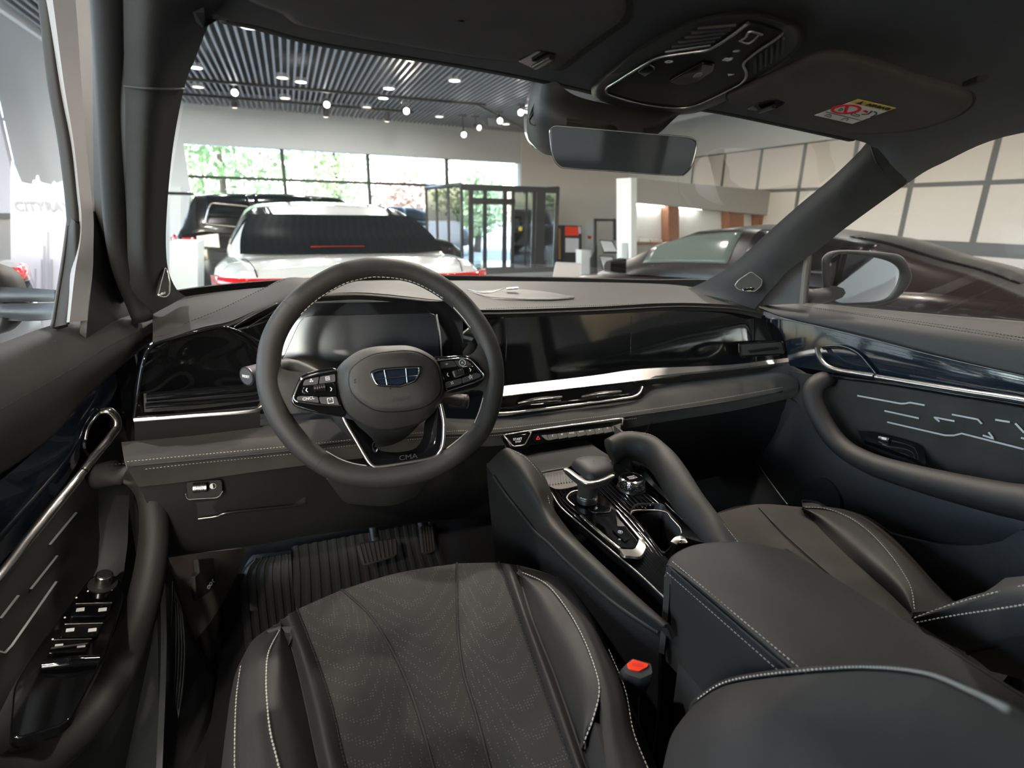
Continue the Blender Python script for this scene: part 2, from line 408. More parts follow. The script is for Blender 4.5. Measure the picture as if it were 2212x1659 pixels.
# recessed downlights
DOWN_W = 56
def downlight(p, warm):
    d = thing('downlight', 'round recessed downlight with a warm dim lens between ceiling slats' if warm else 'round recessed downlight with a bright white lens between ceiling slats', 'ceiling light', p, 'warm recessed downlights' if warm else 'white recessed downlights')
    k = 24; r1, r2 = .115, .088
    rows = [[(p[0]+math.cos(2*math.pi*i/k)*r, p[1]+math.sin(2*math.pi*i/k)*r, z) for i in range(k)] for r, z in ((r1, p[2]+.06), (r1, p[2]-.006), (r2, p[2]-.006), (r2, p[2]+.02))]
    put(link('bezel', gridmesh('bezel', rows, cu=True), 'shelf_white', None, True, 40), d)
    cyl('lens', (p[0], p[1], p[2]+.02), (p[0], p[1], p[2]+.0), r2, 'lamp_warm' if warm else 'lamp_white', d)
    if not warm:
        L = bpy.data.lights.new('downlight_lamp', 'AREA'); L.shape = 'DISK'; L.size = r2*1.9; L.energy = DOWN_W if p[0] < 6 else 9; L.color = (1, .96, .91)
        lo = bpy.data.objects.new('downlight_lamp', L); COL.objects.link(lo); lo.location = (p[0], p[1], p[2]-.012); put(lo, d)
    return d
for px, py, w in ((537, 58, 0), (423, 146, 0), (428, 188, 1), (610, 168, 1), (650, 177, 0), (616, 212, 1), (840, 191, 0), (828, 212, 0), (792, 232, 1), (982, 174, 0), (949, 252, 1), (1093, 268, 1)):
    p = PZ(px, py, CZ-.01); downlight((p.x, p.y, CZ-.01), w)
for x, y in ((-2, 5.2), (1.2, 5.2), (4.4, 5.2), (-2, .6), (5, .8), (-2, -4.5), (1.2, -4.5), (4.4, -4.5), (7.4, 9.5), (7.4, 6.), (7.4, 2.5)): downlight((x, y, CZ-.01), 0)  # the three on the right are added to brighten the right wall
# track spotlights: body, yoke and lens; the light leaves through the lens
def spot(lens, aim, lab, power=0., warm=1, r=.055, size=60, blend=.4, top=None, grp=None, mt='lamp_white'):
    lens = V(lens); a = (V(aim)-lens).normalized(); back = lens-a*.2
    s = thing('spotlight', lab, 'spotlight', (back.x, back.y, CZ-.04), grp)
    cyl('housing', lens+a*-.004, back, r+.008, 'track_black', s)
    cyl('lens', lens, lens+a*.004, r, mt, s)
    tp = V(top) if top else V((back.x, back.y, CZ-.068))
    tube('yoke', [back+a*.08, (back+a*.08).lerp(tp, .5), tp], .012, 'track_black', s, n=6)
    box('adapter', (tp.x-.09, tp.y-.025, tp.z-.03), (tp.x+.09, tp.y+.025, tp.z+.02), 'frame_grey', s, .004)
    if power:
        L = bpy.data.lights.new('spot_light', 'SPOT'); L.energy = power; L.spot_size = math.radians(size); L.spot_blend = blend; L.shadow_soft_size = r
        L.color = (1, .87, .74) if warm else (1, .96, .9)
        lo = bpy.data.objects.new('spot_light', L); COL.objects.link(lo); lo.location = lens+a*.02
        lo.rotation_euler = a.to_track_quat('-Z', 'Y').to_euler(); put(lo, s)
    return s
def spotpx(px, py, y, aim, lab, **k): return spot(PY(px, py, y), aim, lab, **k)
G1 = 'spotlights facing the car'; L1 = 'small black track spotlight with its bright lens turned towards the cars'
for px, py, y in ((507, 200, 12.4), (706, 226, 12.6), (1080, 261, 12.4), (1002, 291, 13.2)):
    p = PY(px, py, y); spotpx(px, py, y, (p.x*.5-.25, 3, .6), L1, grp=G1)
spotpx(878, 240, 12.2, (-.4, .3, 1.2), 'black track spotlight glaring with a warm starburst towards the windscreen', power=160, size=40)
spotpx(888, 123, 8.6, (-2.5, 3, 1), 'black track spotlight tilted sideways close below the visor', r=.06, mt='lamp_warm')
spotpx(1125, 243, 11.4, (-.2, .4, 1.1), 'bright spotlight hanging beside the mirror housing', power=120, size=40)
spotpx(1035, 276, 13.2, (5.5, 4, 1), 'black track spotlight with its lens turned aside near the far wall', mt='lamp_warm')
for px, py, lab in ((507, 232, 'black tube spotlight aimed at the far wall above the window left corner'), (704, 252, 'black tube spotlight aimed straight down the far wall'), (836, 262, 'black tube spotlight tilted away on the track nearest the far wall')):
    p = PY(px, py, 13.75); spot(p, (p.x, 15.0, 0), lab, mt='lamp_warm', r=.045)
# spotlights on the near track, pointing into the cabin and along the show cars
L2 = 'black track spotlight on the near track aimed down into the car'; G2 = 'spotlights on the near track'
for x, aim, pw in ((.55, (.0, .85, .8), 250), (-.9, (-.45, .85, .8), 15), (1.7, (.5, 1.0, .9), 15)):
    spot((x, 3.3, CZ-.2), aim, L2, power=pw, size=46, blend=.25, grp=G2)
spot((-1.6, -2.2, CZ-.2), (-.92, .9, 1.0), 'black spotlight aimed down at the open driver door', power=190, size=22, blend=.3)  # unseen lamp added to light the door lining and kick panel
for x, pw in ((.5, 12), (1.25, 130), (2.0, 12)): spot((x, 1.8, CZ-.15), (x*.3-.15, .85, .85), 'black track spotlight hanging above the bonnet and pointing through the windscreen', power=pw, size=34, blend=.1, grp='spotlights above the bonnet')  # unseen lamps added as key light for the cabin
for x, aim, pw in ((3.6, (3.2, 1.5, 1.3), 120), (-2.4, (-3., 5, .6), 25)): spot((x, 3.3, CZ-.2), aim, L2, power=pw, size=60, grp=G2)
for x, y in ((.8, 1.33), (1.5, 1.2), (2.2, .92), (2.85, .6)): spot((x, y, CZ-.12), (x*.35-.2, 1.15, 1.0), 'black spotlight straight above the windscreen pointing down at the dashboard', power=22+16*x, size=50, blend=.2, r=.07, grp='spotlights above the windscreen')  # unseen lamps added so the bright dash strip reflects white
# ------------------------------------------------------------------ glass entrance lobby
ent = thing('entrance_lobby', 'glass entrance lobby in black metal frames standing before the far wall', 'glass entrance', (4.6, 13.2, FZ))
def EP(px, z, d=0.): p = PY(px, 500, 13.2); q = PP(px, 500, WF(0, 0, -2.5), _wn); return V((q.x, q.y, z))+_wn*d
et = PP(1000, 399, WF(0, 0, -2.5), _wn).z
def post(a, b, z0, z1, nm='frame_post', d=0., th=.06): 
    A, B = EP(a, z0, d), EP(b, z0, d); A2, B2 = EP(a, z1, d), EP(b, z1, d)
    return plate(nm, [A, B, B2, A2], th, 'frame_dark', ent, 0, nrm=-_wn, smooth=False)
for a, b in ((997, 1001), (1014, 1023), (1045, 1052), (1087, 1095), (1105, 1111), (1149, 1156), (1158, 1176), (1198, 1203)): post(a, b, FZ, et)
post(997, 1203, et-.12, et+.02, 'frame_beam', -.01, .09); post(1018, 1112, et-.42, et-.28, 'frame_beam', .0, .05)
post(1018, 1112, FZ, FZ+.16, 'frame_beam'); post(1112, 1198, FZ, FZ+.12, 'frame_beam'); 
for a, b in ((1001, 1014), (1023, 1045), (1052, 1087), (1095, 1105), (1111, 1149), (1176, 1198)):
    plate('pane', [EP(a, FZ, .02), EP(b, FZ, .02), EP(b, et-.1, .02), EP(a, et-.1, .02)], .012, 'window_glass', ent, nrm=-_wn, smooth=False)
for px in (997, 1203):
    A, B = EP(px, 0), EP(px, 0)+_wn*2.5
    s = box('side_pane', (0, 0, 0), (1, .012, 1), 'window_glass'); bpy.data.objects.remove(s)
    plate('side_pane', [V((A.x, A.y, FZ)), V((B.x, B.y, FZ)), V((B.x, B.y, et)), V((A.x, A.y, et))], .012, 'window_glass', ent, smooth=False)
    for f in (.0, .33, .66, .98):
        c = A.lerp(B, f); tube('side_post', [(c.x, c.y, FZ), (c.x, c.y, et)], .035, 'frame_dark', ent, n=3, k=4)
    tube('side_beam', [(A.x, A.y, et), (B.x, B.y, et)], .05, 'frame_dark', ent, n=3, k=4)
C4 = [EP(997, et+.02), EP(1203, et+.02), EP(1203, et+.02, 2.5), EP(997, et+.02, 2.5)]
plate('roof', C4, .04, 'frame_dark', ent, nrm=(0, 0, 1), smooth=False)
cyl('door_sticker', EP(1124, 1.0, -.005), EP(1124, 1.0, .0), .055, 'yellow_print', ent)
# ------------------------------------------------------------------ shelf unit with lit niches
sh = thing('shelf_unit', 'grey wall shelf with lit niches divided by reddish wood posts', 'shelf', (5.6, 10, FZ))
_sn = V((-.17, .985, 0)); _s0 = PY(1375, 385, 9.6)
def SP(px, py, d=0.): return PP(px, py, _s0, _sn)+_sn*d
def sq(nm, x0, y0, x1, y1, d, th, m, sl=.095): 
    return plate(nm, [SP(x0, y0+(x0-1375)*sl, d), SP(x1, y0+(x1-1375)*sl, d), SP(x1, y1+(x1-1375)*sl, d), SP(x0, y1+(x0-1375)*sl, d)], th, m, sh, nrm=-_sn, smooth=False)
sq('back_panel', 1366, 440, 1682, 640, .32, .03, 'shelf_white', .07)
sq('top_box', 1368, 385, 1682, 438, 0, .35, 'shelf_grey')
sq('light_strip', 1368, 439, 1680, 442, .22, .02, 'shelf_light', .07)
for a, b in ((1452, 1475), (1583, 1615), (1648, 1680)): sq('divider', a, 439, b, 524, .1, .2, 'wood_red', .06)
sq('ledge', 1364, 522, 1682, 527, .0, .34, 'wood_red', .03); sq('lower_panel', 1362, 526, 1682, 660, .06, .2, 'shelf_grey', .03)
sq('side_panel', 1362, 384, 1374, 660, -.02, .42, 'shelf_white', .0)
for a, b, m in ((1385, 1405, 'shelf_white'), (1410, 1432, 'panel_white')):
    o = sq('brochure_stack', a, 516, b, 522, .02, .2, m, .03)
    o.name = 'brochure_stack'
# ------------------------------------------------------------------ stands by the far wall
k = thing('vending_kiosk', 'tall dark kiosk with a red top panel against the far wall', 'kiosk', (6.6, 13.6, FZ))
def KP(px, py, y): p = PY(px, py, y); return p
def face(nm, x0, y0, x1, y1, y, th, m, par): return plate(nm, [PY(x0, y0, y), PY(x1, y0+1, y), PY(x1, y1, y), PY(x0, y1, y)], th, m, par, nrm=(0, -1, 0), smooth=False)
face('cabinet', 1217, 487, 1257, 640, 13.6, .5, 'frame_dark', k); face('red_header', 1221, 489, 1250, 509, 13.58, .02, 'red_plastic', k)
face('front_print', 1222, 514, 1250, 545, 13.58, .02, 'board_white', k); face('side_print', 1250, 489, 1256, 505, 13.57, .02, 'board_print', k)
mat('amber', (.45, .22, .06), .5)
b = thing('brochure_rack', 'narrow amber and black display rack beside the entrance', 'rack', (6.0, 13.7, FZ)); face('frame', 1205, 489, 1213, 640, 13.6, .3, 'frame_dark', b); face('poster', 1207, 493, 1211, 560, 13.58, .02, 'amber', b)
s = thing('magazine_stand', 'black magazine stand holding two tilted trays of white leaflets', 'stand', (6.4, 11.2, FZ))
for a, c in ((1284, 1289), (1326, 1331)): face('post', a, 472, c, 520 if a > 1300 else 640, 11.2, .04, 'track_black', s)
face('top_bar', 1284, 472, 1331, 478, 11.2, .04, 'track_black', s)
for y0, y1 in ((518, 546), (552, 586)):
    patch('tray', [[PY(1295, y0, 11.3), PY(1324, y0+2, 11.3)], [PY(1304, y1, 11.0), PY(1336, y1, 11.0)]], 'track_black', s, nu=4, nv=2, t=.02, lin=True)
    patch('leaflet', [[PY(1297, y0+2, 11.27), PY(1322, y0+4, 11.27)], [PY(1306, y1-3, 10.97), PY(1333, y1-3, 10.97)]], 'white_print', s, nu=4, nv=2, t=.01, lin=True)
patch('foot', [[PY(1276, 560, 11.2), PY(1276, 640, 11.2)], [PY(1290, 530, 11.2), PY(1290, 640, 11.2)]], 'track_black', s, nu=4, nv=2, t=.05, lin=True)
n = thing('info_sign', 'small pale tilted information sign standing before the far wall', 'sign', (4.6, 9.5, FZ))
patch('board', [[PY(1201, 566, 9.6), PY(1255, 568, 9.6)], [PY(1194, 602, 9.3), PY(1254, 604, 9.3)]], 'panel_white', n, nu=4, nv=2, t=.03, lin=True); face('leg', 1210, 580, 1240, 700, 9.65, .05, 'shelf_grey', n)
c = thing('white_bin', 'plain white bin beside the magazine stand', 'bin', (6.3, 12.6, FZ)); face('body', 1256, 540, 1276, 640, 12.6, .3, 'shelf_white', c)
nt_ = thing('wall_notice', 'clear wall notice holder with a small red mark', 'notice', (6.9, 14, 1)); face('sheet', 1266, 479, 1285, 540, 14.6, .01, 'wall_paint', nt_); face('red_mark', 1270, 509, 1277, 516, 14.58, .01, 'red_print', nt_)
# ------------------------------------------------------------------ display boards on the far side
bd = thing('display_board', 'white skyline shaped display board with grey printed lettering', 'display board', (-2.8, 6.4, FZ))
D = 6.4
out = [(24, 640), (22, 398), (24, 346), (44, 393), (69, 398), (71, 388), (74, 388), (76, 396), (78, 378), (81, 378), (84, 391), (90, 394), (112, 399), (114, 391), (117, 391), (119, 397), (134, 391), (139, 398), (150, 520), (165, 640)]
plate('board', [PY(a, b_, D) for a, b_ in out]+[PY(200, 900, D), PY(30, 900, D)], .03, 'board_white', bd, nrm=(0, -1, 0), smooth=False)
o = text('lettering', 'CITYRAY', PY(92, 447, D-.006), (1, 0, 0), (0, 0, 1), .118, 'board_print', bd, bold=.003, sx=.86)
for a, b_, c_, d_ in ((88, 560, 92, 640), (93, 530, 98, 650), (101, 500, 106, 650), (108, 560, 114, 650), (74, 580, 78, 650)):
    face('skyline_print', a, b_, c_, d_, D-.004, .003, 'board_print', bd)
ct = thing('reception_counter', 'grey blue reception counter behind the display board', 'counter', (-4.4, 8.4, FZ)); face('front', -60, 470, 60, 900, 8.6, .6, 'shelf_grey', ct); face('worktop', -60, 460, 62, 472, 8.57, .66, 'frame_grey', ct)
pd = thing('white_plinth', 'white display plinth beside the black car behind the white sedan', 'plinth', (-1.4, 5.2, FZ)); face('block', 366, 522, 427, 760, 5.3, .4, 'shelf_white', pd)
pt = thing('wall_partition', 'pale partition panel at the far wall beside the window', 'partition', (-3, 13.5, FZ)); face('panel', 366, 402, 391, 640, 14.2, .1, 'wall_paint', pt)
# ------------------------------------------------------------------ outside
gd = box('ground', (-60, 17.2, FZ-.3), (80, 90, FZ-.05), 'asphalt'); gd['kind'] = 'structure'
def tree(x, y, h, r, m, lab, n=1500, sx=1.):
    t = thing('tree', lab, 'tree', (x, y, FZ-.05), None)
    tube('trunk', [(x, y, FZ-.05), (x+.1, y, FZ+h*.35), (x, y+.1, FZ+h*.75)], lambda q: .16*(1-q*.7), 'bark', t, n=8, k=8)
    vs = []; fs = []
    for i in range(n):
        a = random.random()*6.283; cz = random.uniform(-1, 1); q = random.random()**.4; s = math.sqrt(1-cz*cz)
        c = V((x+r*sx*q*s*math.cos(a), y+r*q*s*math.sin(a), FZ+h*.58+h*.44*q*cz))
        u = V((random.gauss(0, 1), random.gauss(0, 1), random.gauss(0, 1))).normalized(); w = u.orthogonal().normalized(); z = random.uniform(.09, .20)
        k = len(vs); vs += [tuple(c-u*z), tuple(c+w*z*.6), tuple(c+u*z), tuple(c-w*z*.6)]; fs.append((k, k+1, k+2, k+3))
    me = bpy.data.meshes.new('foliage'); me.from_pydata(vs, [], fs); me.update()
    o = link('foliage', me, m, None, False); o['kind'] = 'stuff'; put(o, t); return t
tree(-2.6, 23, 7.5, 3.0, 'leaf_green', 'broad green tree outside the window left pane', 2600)
tree(1.6, 27, 6.0, 1.6, 'leaf_pale', 'pale green tree outside beside the broad green tree', 1700)
tree(4.6, 25.5, 3.6, 1.7, 'leaf_rust', 'rust coloured shrubby tree outside the middle window pane', 1800)
tree(8.6, 30, 5.2, 1.7, 'leaf_rust', 'tall rust coloured tree outside behind the green bush', 900)
tree(6.4, 21.6, 3.3, 1.2, 'leaf_pale', 'round green bush outside beside the glass entrance', 1200)
tree(13.2, 32, 3.2, 2.4, 'leaf_rust', 'low rusty hedge tree outside behind the glass entrance', 1500)
tree(11.0, 25, 3.6, 1.6, 'leaf_pale', 'slim green tree outside seen through the glass entrance', 1000)
tree(-11, 22, 3.4, 2.0, 'leaf_pale', 'green tree outside beyond the reception counter', 1000)
# ================================================================== the car we sit in: shell
car = thing('car_shell', 'black lined car interior shell: headliner, windscreen pillars, windscreen and carpet', 'car shell', (0, .6, .2))
hd = LY([(440, -5, .76), (480, 40, .78), (560, 56, .80), (700, 92, .83), (1000, 140, .88), (1190, 176, .90), (1320, 206, .915), (1440, 234, .92), (1540, 238, .925), (1700, 270, .925), (1850, 303, .92)])+[PX(1886, 320, .675), PX(1910, 365, .695), PX(1950, 403, .715)]
def hrow(y, r): return [V((-.60, y-.02, 1.600)), V((-.5, y, 1.612)), V((-.3, y, 1.612)), V((.02, y, 1.602)), V((.35, y, 1.582)), V((.55, y, 1.55))]+r
patch('headliner', [hd, hrow(.76, [PX(1990, 330, .665), PX(2030, 355, .72)]), hrow(.62, [V((.68, .62, 1.53)), PX(2230, 284, .73)]),
      hrow(.35, [V((.68, .35, 1.53)), V((.74, .35, 1.50))]), hrow(-.2, [V((.68, -.2, 1.53)), V((.74, -.2, 1.50))]), hrow(-1.2, [V((.66, -1.2, 1.5)), V((.72, -1.2, 1.46))])], 'headliner', car, nu=70, nv=40, t=.02)
# header lip between headliner and glass
sweep('header_edge', [p+V((0, .012, .004)) for p in hd[1:11]], rect(.02, .010, .004), 'seal', car, n=60)
# left pillar
pe = LY([(560, -80, .72), (500, -20, .75), (455, 45, .79), (422, 127, .86), (397, 194, .92), (371, 338, 1.04), (359, 485, 1.17), (360, 560, 1.24), (368, 598, 1.28), (384, 628, 1.31), (402, 640, 1.33)])
pm = LY([(345, -80, .66), (345, -20, .70), (340, 45, .735), (335, 127, .80), (330, 194, .855), (320, 338, .975), (314, 485, 1.10), (316, 560, 1.17), (325, 610, 1.22), (340, 645, 1.25), (350, 668, 1.27)])
pl = LY([(266, -80, .70), (266, -20, .73), (267, 45, .77), (268, 127, .83), (270, 194, .885), (272, 338, 1.0), (274, 485, 1.13), (276, 560, 1.19), (280, 620, 1.22), (286, 665, 1.24), (290, 700, 1.25)])
patch('pillar_trim', [pe, pm, pl], 'pillar_cloth', car, nu=50, nv=20, t=.012)
tube('pillar_seam', LY([(268, 186, .872), (332, 192, .845), (398, 192, .912)]), .0016, 'seal', car)
tube('door_seal', LY([(238, -80, .74), (240, 0, .78), (244, 194, .93), (248, 380, 1.07), (254, 500, 1.17), (268, 580, 1.22), (290, 640, 1.25), (310, 690, 1.26)]), .019, 'seal', car, k=12)
patch('pillar_inner', [LY([(266, -80, .71), (270, 194, .89), (274, 485, 1.14), (280, 640, 1.24)]), LY([(196, -80, .82), (200, 194, .99), (206, 485, 1.22), (230, 680, 1.30)])], 'plastic', car, t=.01)
# right pillar
re = LX([(1892, 262, .68), (1872, 296, .675), (1866, 316, .672), (1800, 381, .675), (1729, 440, .68), (1671, 491, .685), (1587, 567, .695), (1542, 597, .70), (1499, 619, .70), (1470, 628, .69)])
rm = LX([(1940, 290, .685), (1905, 325, .676), (1890, 350, .67), (1830, 408, .67), (1765, 465, .675), (1710, 515, .68), (1635, 585, .685), (1600, 615, .69), (1575, 636, .69), (1560, 645, .68)])
rr = LX([(2020, 350, .725), (1985, 376, .72), (1950, 403, .715), (1890, 446, .72), (1822, 496, .72), (1766, 541, .72), (1708, 580, .72), (1672, 618, .72), (1640, 655, .72), (1630, 668, .71)])
patch('pillar_trim', [re, rm, rr], 'pillar_cloth', car, nu=50, nv=20, t=.012)
tube('pillar_seam', LX([(1880, 312, .672), (1893, 350, .669), (1915, 378, .69), (1952, 402, .714)]), .0016, 'seal', car)
# pillar speakers: mesh insert, bright rim and small badge
def speaker(pts, nrm, rimr, badge):
    s = plate('speaker_grille', roundpts(pts, .006, 3), .008, 'seal', car, .001, nrm=nrm)
    sweep('speaker_rim', roundpts(pts, .006, 3), circ(rimr, 6), 'satin', car, up=nrm, closed=True, n=60)
    a, b, c, d = badge; plate('speaker_badge', [a, b, c, d], .004, 'chrome', car, .0005, nrm=nrm)
nR = V((-.62, -.62, .35))
p0 = PX(1618, 610, .676)+nR.normalized()*.012; S = [PP(a, b, p0, nR) for a, b in ((1587, 617), (1596, 605), (1623, 587), (1647, 605), (1644, 618), (1630, 630), (1595, 626))]
speaker(S, nR, .0018, [PP(a, b, p0+nR.normalized()*.003, nR) for a, b in ((1604, 623), (1630, 621), (1628, 627), (1606, 629))])
nL = V((.75, -.6, .2)); p0 = PY(352, 612, 1.235)+nL.normalized()*.008; S = [PP(a, b, p0, nL) for a, b in ((341, 640), (345, 620), (356, 578), (362, 584), (367, 608), (366, 634), (358, 642))]
speaker(S, nL, .0014, [PP(a, b, p0+nL.normalized()*.003, nL) for a, b in ((344, 635), (358, 629), (358, 635), (346, 640))])
# windscreen
base = LY([(330, 660, 1.34), (384, 632, 1.40), (600, 612, 1.60), (900, 600, 1.70), (1200, 604, 1.72), (1400, 609, 1.66), (1540, 612, 1.50), (1600, 640, 1.42)])
top = LY([(440, -20, .80), (480, 30, .80), (700, 80, .845), (1000, 125, .90), (1190, 165, .925), (1440, 220, .94), (1700, 255, .945), (1890, 300, .935)])
mid = [a.lerp(b, .5)+V((0, .045, .035)) for a, b in zip(spline(base, 20), spline(top, 20))]
patch('windscreen', [base, mid, top], 'windscreen_glass', car, nu=30, nv=14, t=0)
frt = LY([(330, 655, 1.33), (384, 628, 1.39), (600, 606, 1.585), (900, 596, 1.68), (1200, 600, 1.70), (1400, 605, 1.64), (1540, 606, 1.485), (1600, 634, 1.41)])
low = [a+V((0, .03, -.05)) for a in base]
patch('windscreen_frit', [frt, low], 'seal', car, nu=50, nv=3, t=.004)
# carpet, tunnel and kick panels, closed floor and rear so the cabin is a box
patch('carpet', [[V((-.74, 1.62, .75)), V((-.3, 1.66, .75)), V((.02, 1.62, .78)), V((.4, 1.66, .75)), V((.74, 1.62, .75))],
                 [V((-.74, 1.50, .46)), V((-.3, 1.52, .46)), V((.02, 1.5, .5)), V((.4, 1.52, .46)), V((.74, 1.5, .46))],
                 [V((-.74, 1.30, .37)), V((-.3, 1.30, .37)), V((.02, 1.3, .42)), V((.4, 1.30, .37)), V((.74, 1.3, .37))],
                 [V((-.74, .6, .36)), V((-.3, .6, .36)), V((.02, .6, .42)), V((.4, .6, .36)), V((.74, .6, .36))],
                 [V((-.74, -1.2, .36)), V((-.3, -1.2, .36)), V((.02, -1.2, .42)), V((.4, -1.2, .36)), V((.74, -1.2, .36))]], 'carpet', car, nu=40, nv=40, t=.02)
patch('firewall', [[V((-.78, 1.7, .5)), V((.78, 1.7, .5))], [V((-.78, 1.66, 1.10)), V((.78, 1.66, 1.10))]], 'plastic', car, nu=6, nv=4, t=.02)
# rear: cross wall of trim with a window opening, side wall behind the doors
boxes('car_floor', [((-.98, -1.25, .27), (.92, 1.78, .33))], 'seal', car)
boxes('rear_bulkhead', [((-.72, -1.25, .35), (.74, -1.2, 1.12)), ((-.72, -1.25, 1.12), (-.60, -1.2, 1.5)), ((.62, -1.25, 1.12), (.74, -1.2, 1.5)),
      ((-.78, -1.2, .3), (-.74, -.05, 1.15)), ((-.78, -1.2, 1.15), (-.74, -.8, 1.5)), ((.74, -1.2, .3), (.78, -.15, 1.15)), ((.74, -1.2, 1.15), (.78, -.8, 1.5)), ((.70, -.25, .3), (.76, -.1, 1.52)), ((-.76, -.25, .3), (-.71, -.1, 1.52))], 'plastic', car)
# left side sill with ribbed scuff plate, kick panel and bonnet release
kp = [LY([(362, 1205, 1.19), (420, 1195, 1.26), (530, 1185, 1.42)]), LY([(372, 1300, 1.17), (440, 1280, 1.25), (515, 1235, 1.42)]), LY([(385, 1400, 1.13), (420, 1385, 1.18), (470, 1320, 1.32)])]
patch('kick_panel', kp, 'kick_grey', car, nu=20, nv=12, t=.015)
patch('kick_edge', [LY([(385, 1400, 1.13), (420, 1385, 1.18), (470, 1320, 1.32), (512, 1238, 1.42)]), LY([(390, 1480, 1.17), (450, 1450, 1.25), (500, 1360, 1.38), (530, 1240, 1.46)])], 'plastic', car, nu=20, nv=4, t=.01)
rl = plate('bonnet_release', LY([(428, 1208, 1.245), (463, 1205, 1.30), (462, 1232, 1.30), (467, 1262, 1.29), (452, 1280, 1.25), (425, 1298, 1.21), (420, 1246, 1.225), (430, 1236, 1.235)]), .012, 'plastic', car, .002)
q0 = rl.data.vertices
text('bonnet_release_mark', '\u221e\u2039', PY(455, 1262, 1.262), (.35, .8, .2), (-.3, 0, .9), .022, 'mark', car)
sweep('scuff_trim', LY([(371, 1255, 1.17), (368, 1400, 1.10), (363, 1540, 1.03)]), rect(.004, .003), 'satin', car, up=(1, 0, .4))
sc = [LY([(373, 1262, 1.18), (372, 1400, 1.105), (366, 1560, 1.03)]), LY([(392, 1310, 1.16), (402, 1400, 1.115), (398, 1480, 1.07), (384, 1560, 1.03)])]
patch('scuff_plate', sc, 'dark_satin', car, nu=20, nv=6, t=.004)
for f in (.2, .4, .6, .8):
    tube('scuff_rib', [a.lerp(b, f)+V((.003, -.003, .004)) for a, b in zip(spline(sc[0], 12), spline(sc[1], 12))][1:-1], .0016, 'plastic', car, k=6)
patch('sill_trim', [LY([(355, 1200, 1.18), (360, 1400, 1.08), (350, 1680, .93)]), LY([(372, 1240, 1.185), (374, 1400, 1.11), (360, 1680, .95)]), LY([(385, 1270, 1.19), (420, 1420, 1.14), (440, 1680, 1.0)]), LY([(400, 1380, 1.18), (470, 1470, 1.20), (520, 1680, 1.05)])], 'plastic', car, nu=24, nv=14, t=.01)

# fillers: door jambs beside the dash ends, right kick panel, outer sills
patch('door_jamb', [LY([(330, 690, 1.30), (300, 760, 1.30), (285, 900, 1.26), (285, 1050, 1.22), (330, 1210, 1.20)]), LY([(225, 690, 1.36), (205, 760, 1.36), (190, 900, 1.34), (190, 1050, 1.32), (200, 1250, 1.28)])], 'plastic', car, nu=20, nv=4, t=.01)
patch('door_jamb', [LY([(330, 1190, 1.20), (340, 1350, 1.14), (345, 1720, .92)]), LY([(190, 1190, 1.34), (190, 1350, 1.26), (160, 1720, 1.10)])], 'plastic', car, nu=10, nv=4, t=.01)
patch('kick_panel', [[V((.755, 1.66, 1.05)), V((.755, 1.30, 1.02)), V((.757, 1.05, .98))], [V((.757, 1.66, .35)), V((.757, 1.30, .35)), V((.758, 1.0, .35))]], 'plastic', car, nu=10, nv=6, t=.01)
patch('sill_trim', [[V((.70, 1.5, .37)), V((.70, .5, .37)), V((.70, -.3, .37))], [V((.74, 1.5, .44)), V((.74, .5, .44)), V((.74, -.3, .44))], [V((.90, 1.5, .42)), V((.90, .5, .42)), V((.90, -.3, .42))]], 'plastic', car, nu=10, nv=8, t=.01)
patch('outer_skin', [[V((.86, 1.5, 1.08)), V((.86, .5, 1.08)), V((.86, -1.2, 1.08))], [V((.92, 1.5, .75)), V((.92, .5, .75)), V((.92, -1.2, .75))], [V((.88, 1.5, .2)), V((.88, .5, .2)), V((.88, -1.2, .2))]], 'gloss_black', car, nu=10, nv=8, t=.01)
# ================================================================== dashboard
dash = thing('dashboard', 'dark grey stitched dashboard with gloss black display panel and bright trim strips', 'dashboard', (0, 1.3, .8))
# upper pad: windscreen edge -> crown -> front lip
tp = [LY([(330, 672, 1.28), (405, 640, 1.40), (600, 618, 1.55), (800, 606, 1.62), (1000, 606, 1.66), (1250, 609, 1.66), (1440, 614, 1.58), (1520, 625, 1.46), (1600, 645, 1.34), (1652, 664, 1.24)]),
      LY([(330, 690, 1.24), (420, 668, 1.28), (590, 645, 1.36), (760, 622, 1.42), (1000, 622, 1.44), (1250, 632, 1.44), (1440, 640, 1.39), (1520, 645, 1.34), (1590, 655, 1.28), (1648, 668, 1.22)]),
      LY([(330, 715, 1.20), (430, 700, 1.20), (590, 668, 1.25), (760, 645, 1.27), (1000, 652, 1.29), (1250, 656, 1.29), (1440, 655, 1.27), (1520, 657, 1.25), (1590, 663, 1.22), (1646, 675, 1.19)]),
      LY([(330, 735, 1.17), (430, 720, 1.16), (590, 680, 1.19), (760, 662, 1.20), (1000, 676, 1.20), (1250, 671, 1.205), (1440, 662, 1.205), (1532, 663, 1.20), (1595, 668, 1.185), (1648, 680, 1.16)]),
      LY([(330, 745, 1.175), (430, 726, 1.17), (590, 690, 1.20), (760, 672, 1.21), (1000, 683, 1.215), (1250, 677, 1.22), (1440, 667, 1.22), (1532, 668, 1.215), (1595, 673, 1.20), (1648, 684, 1.175)])]
patch('upper_pad', tp, 'dash_skin', dash, nu=80, nv=34, t=.012)
stitch('pad_stitching', LY([(1050, 667, 1.225), (1250, 661, 1.226), (1440, 655, 1.226), (1532, 657, 1.218), (1590, 662, 1.205)]), 'thread_dark', dash, .006, .004, .0007)
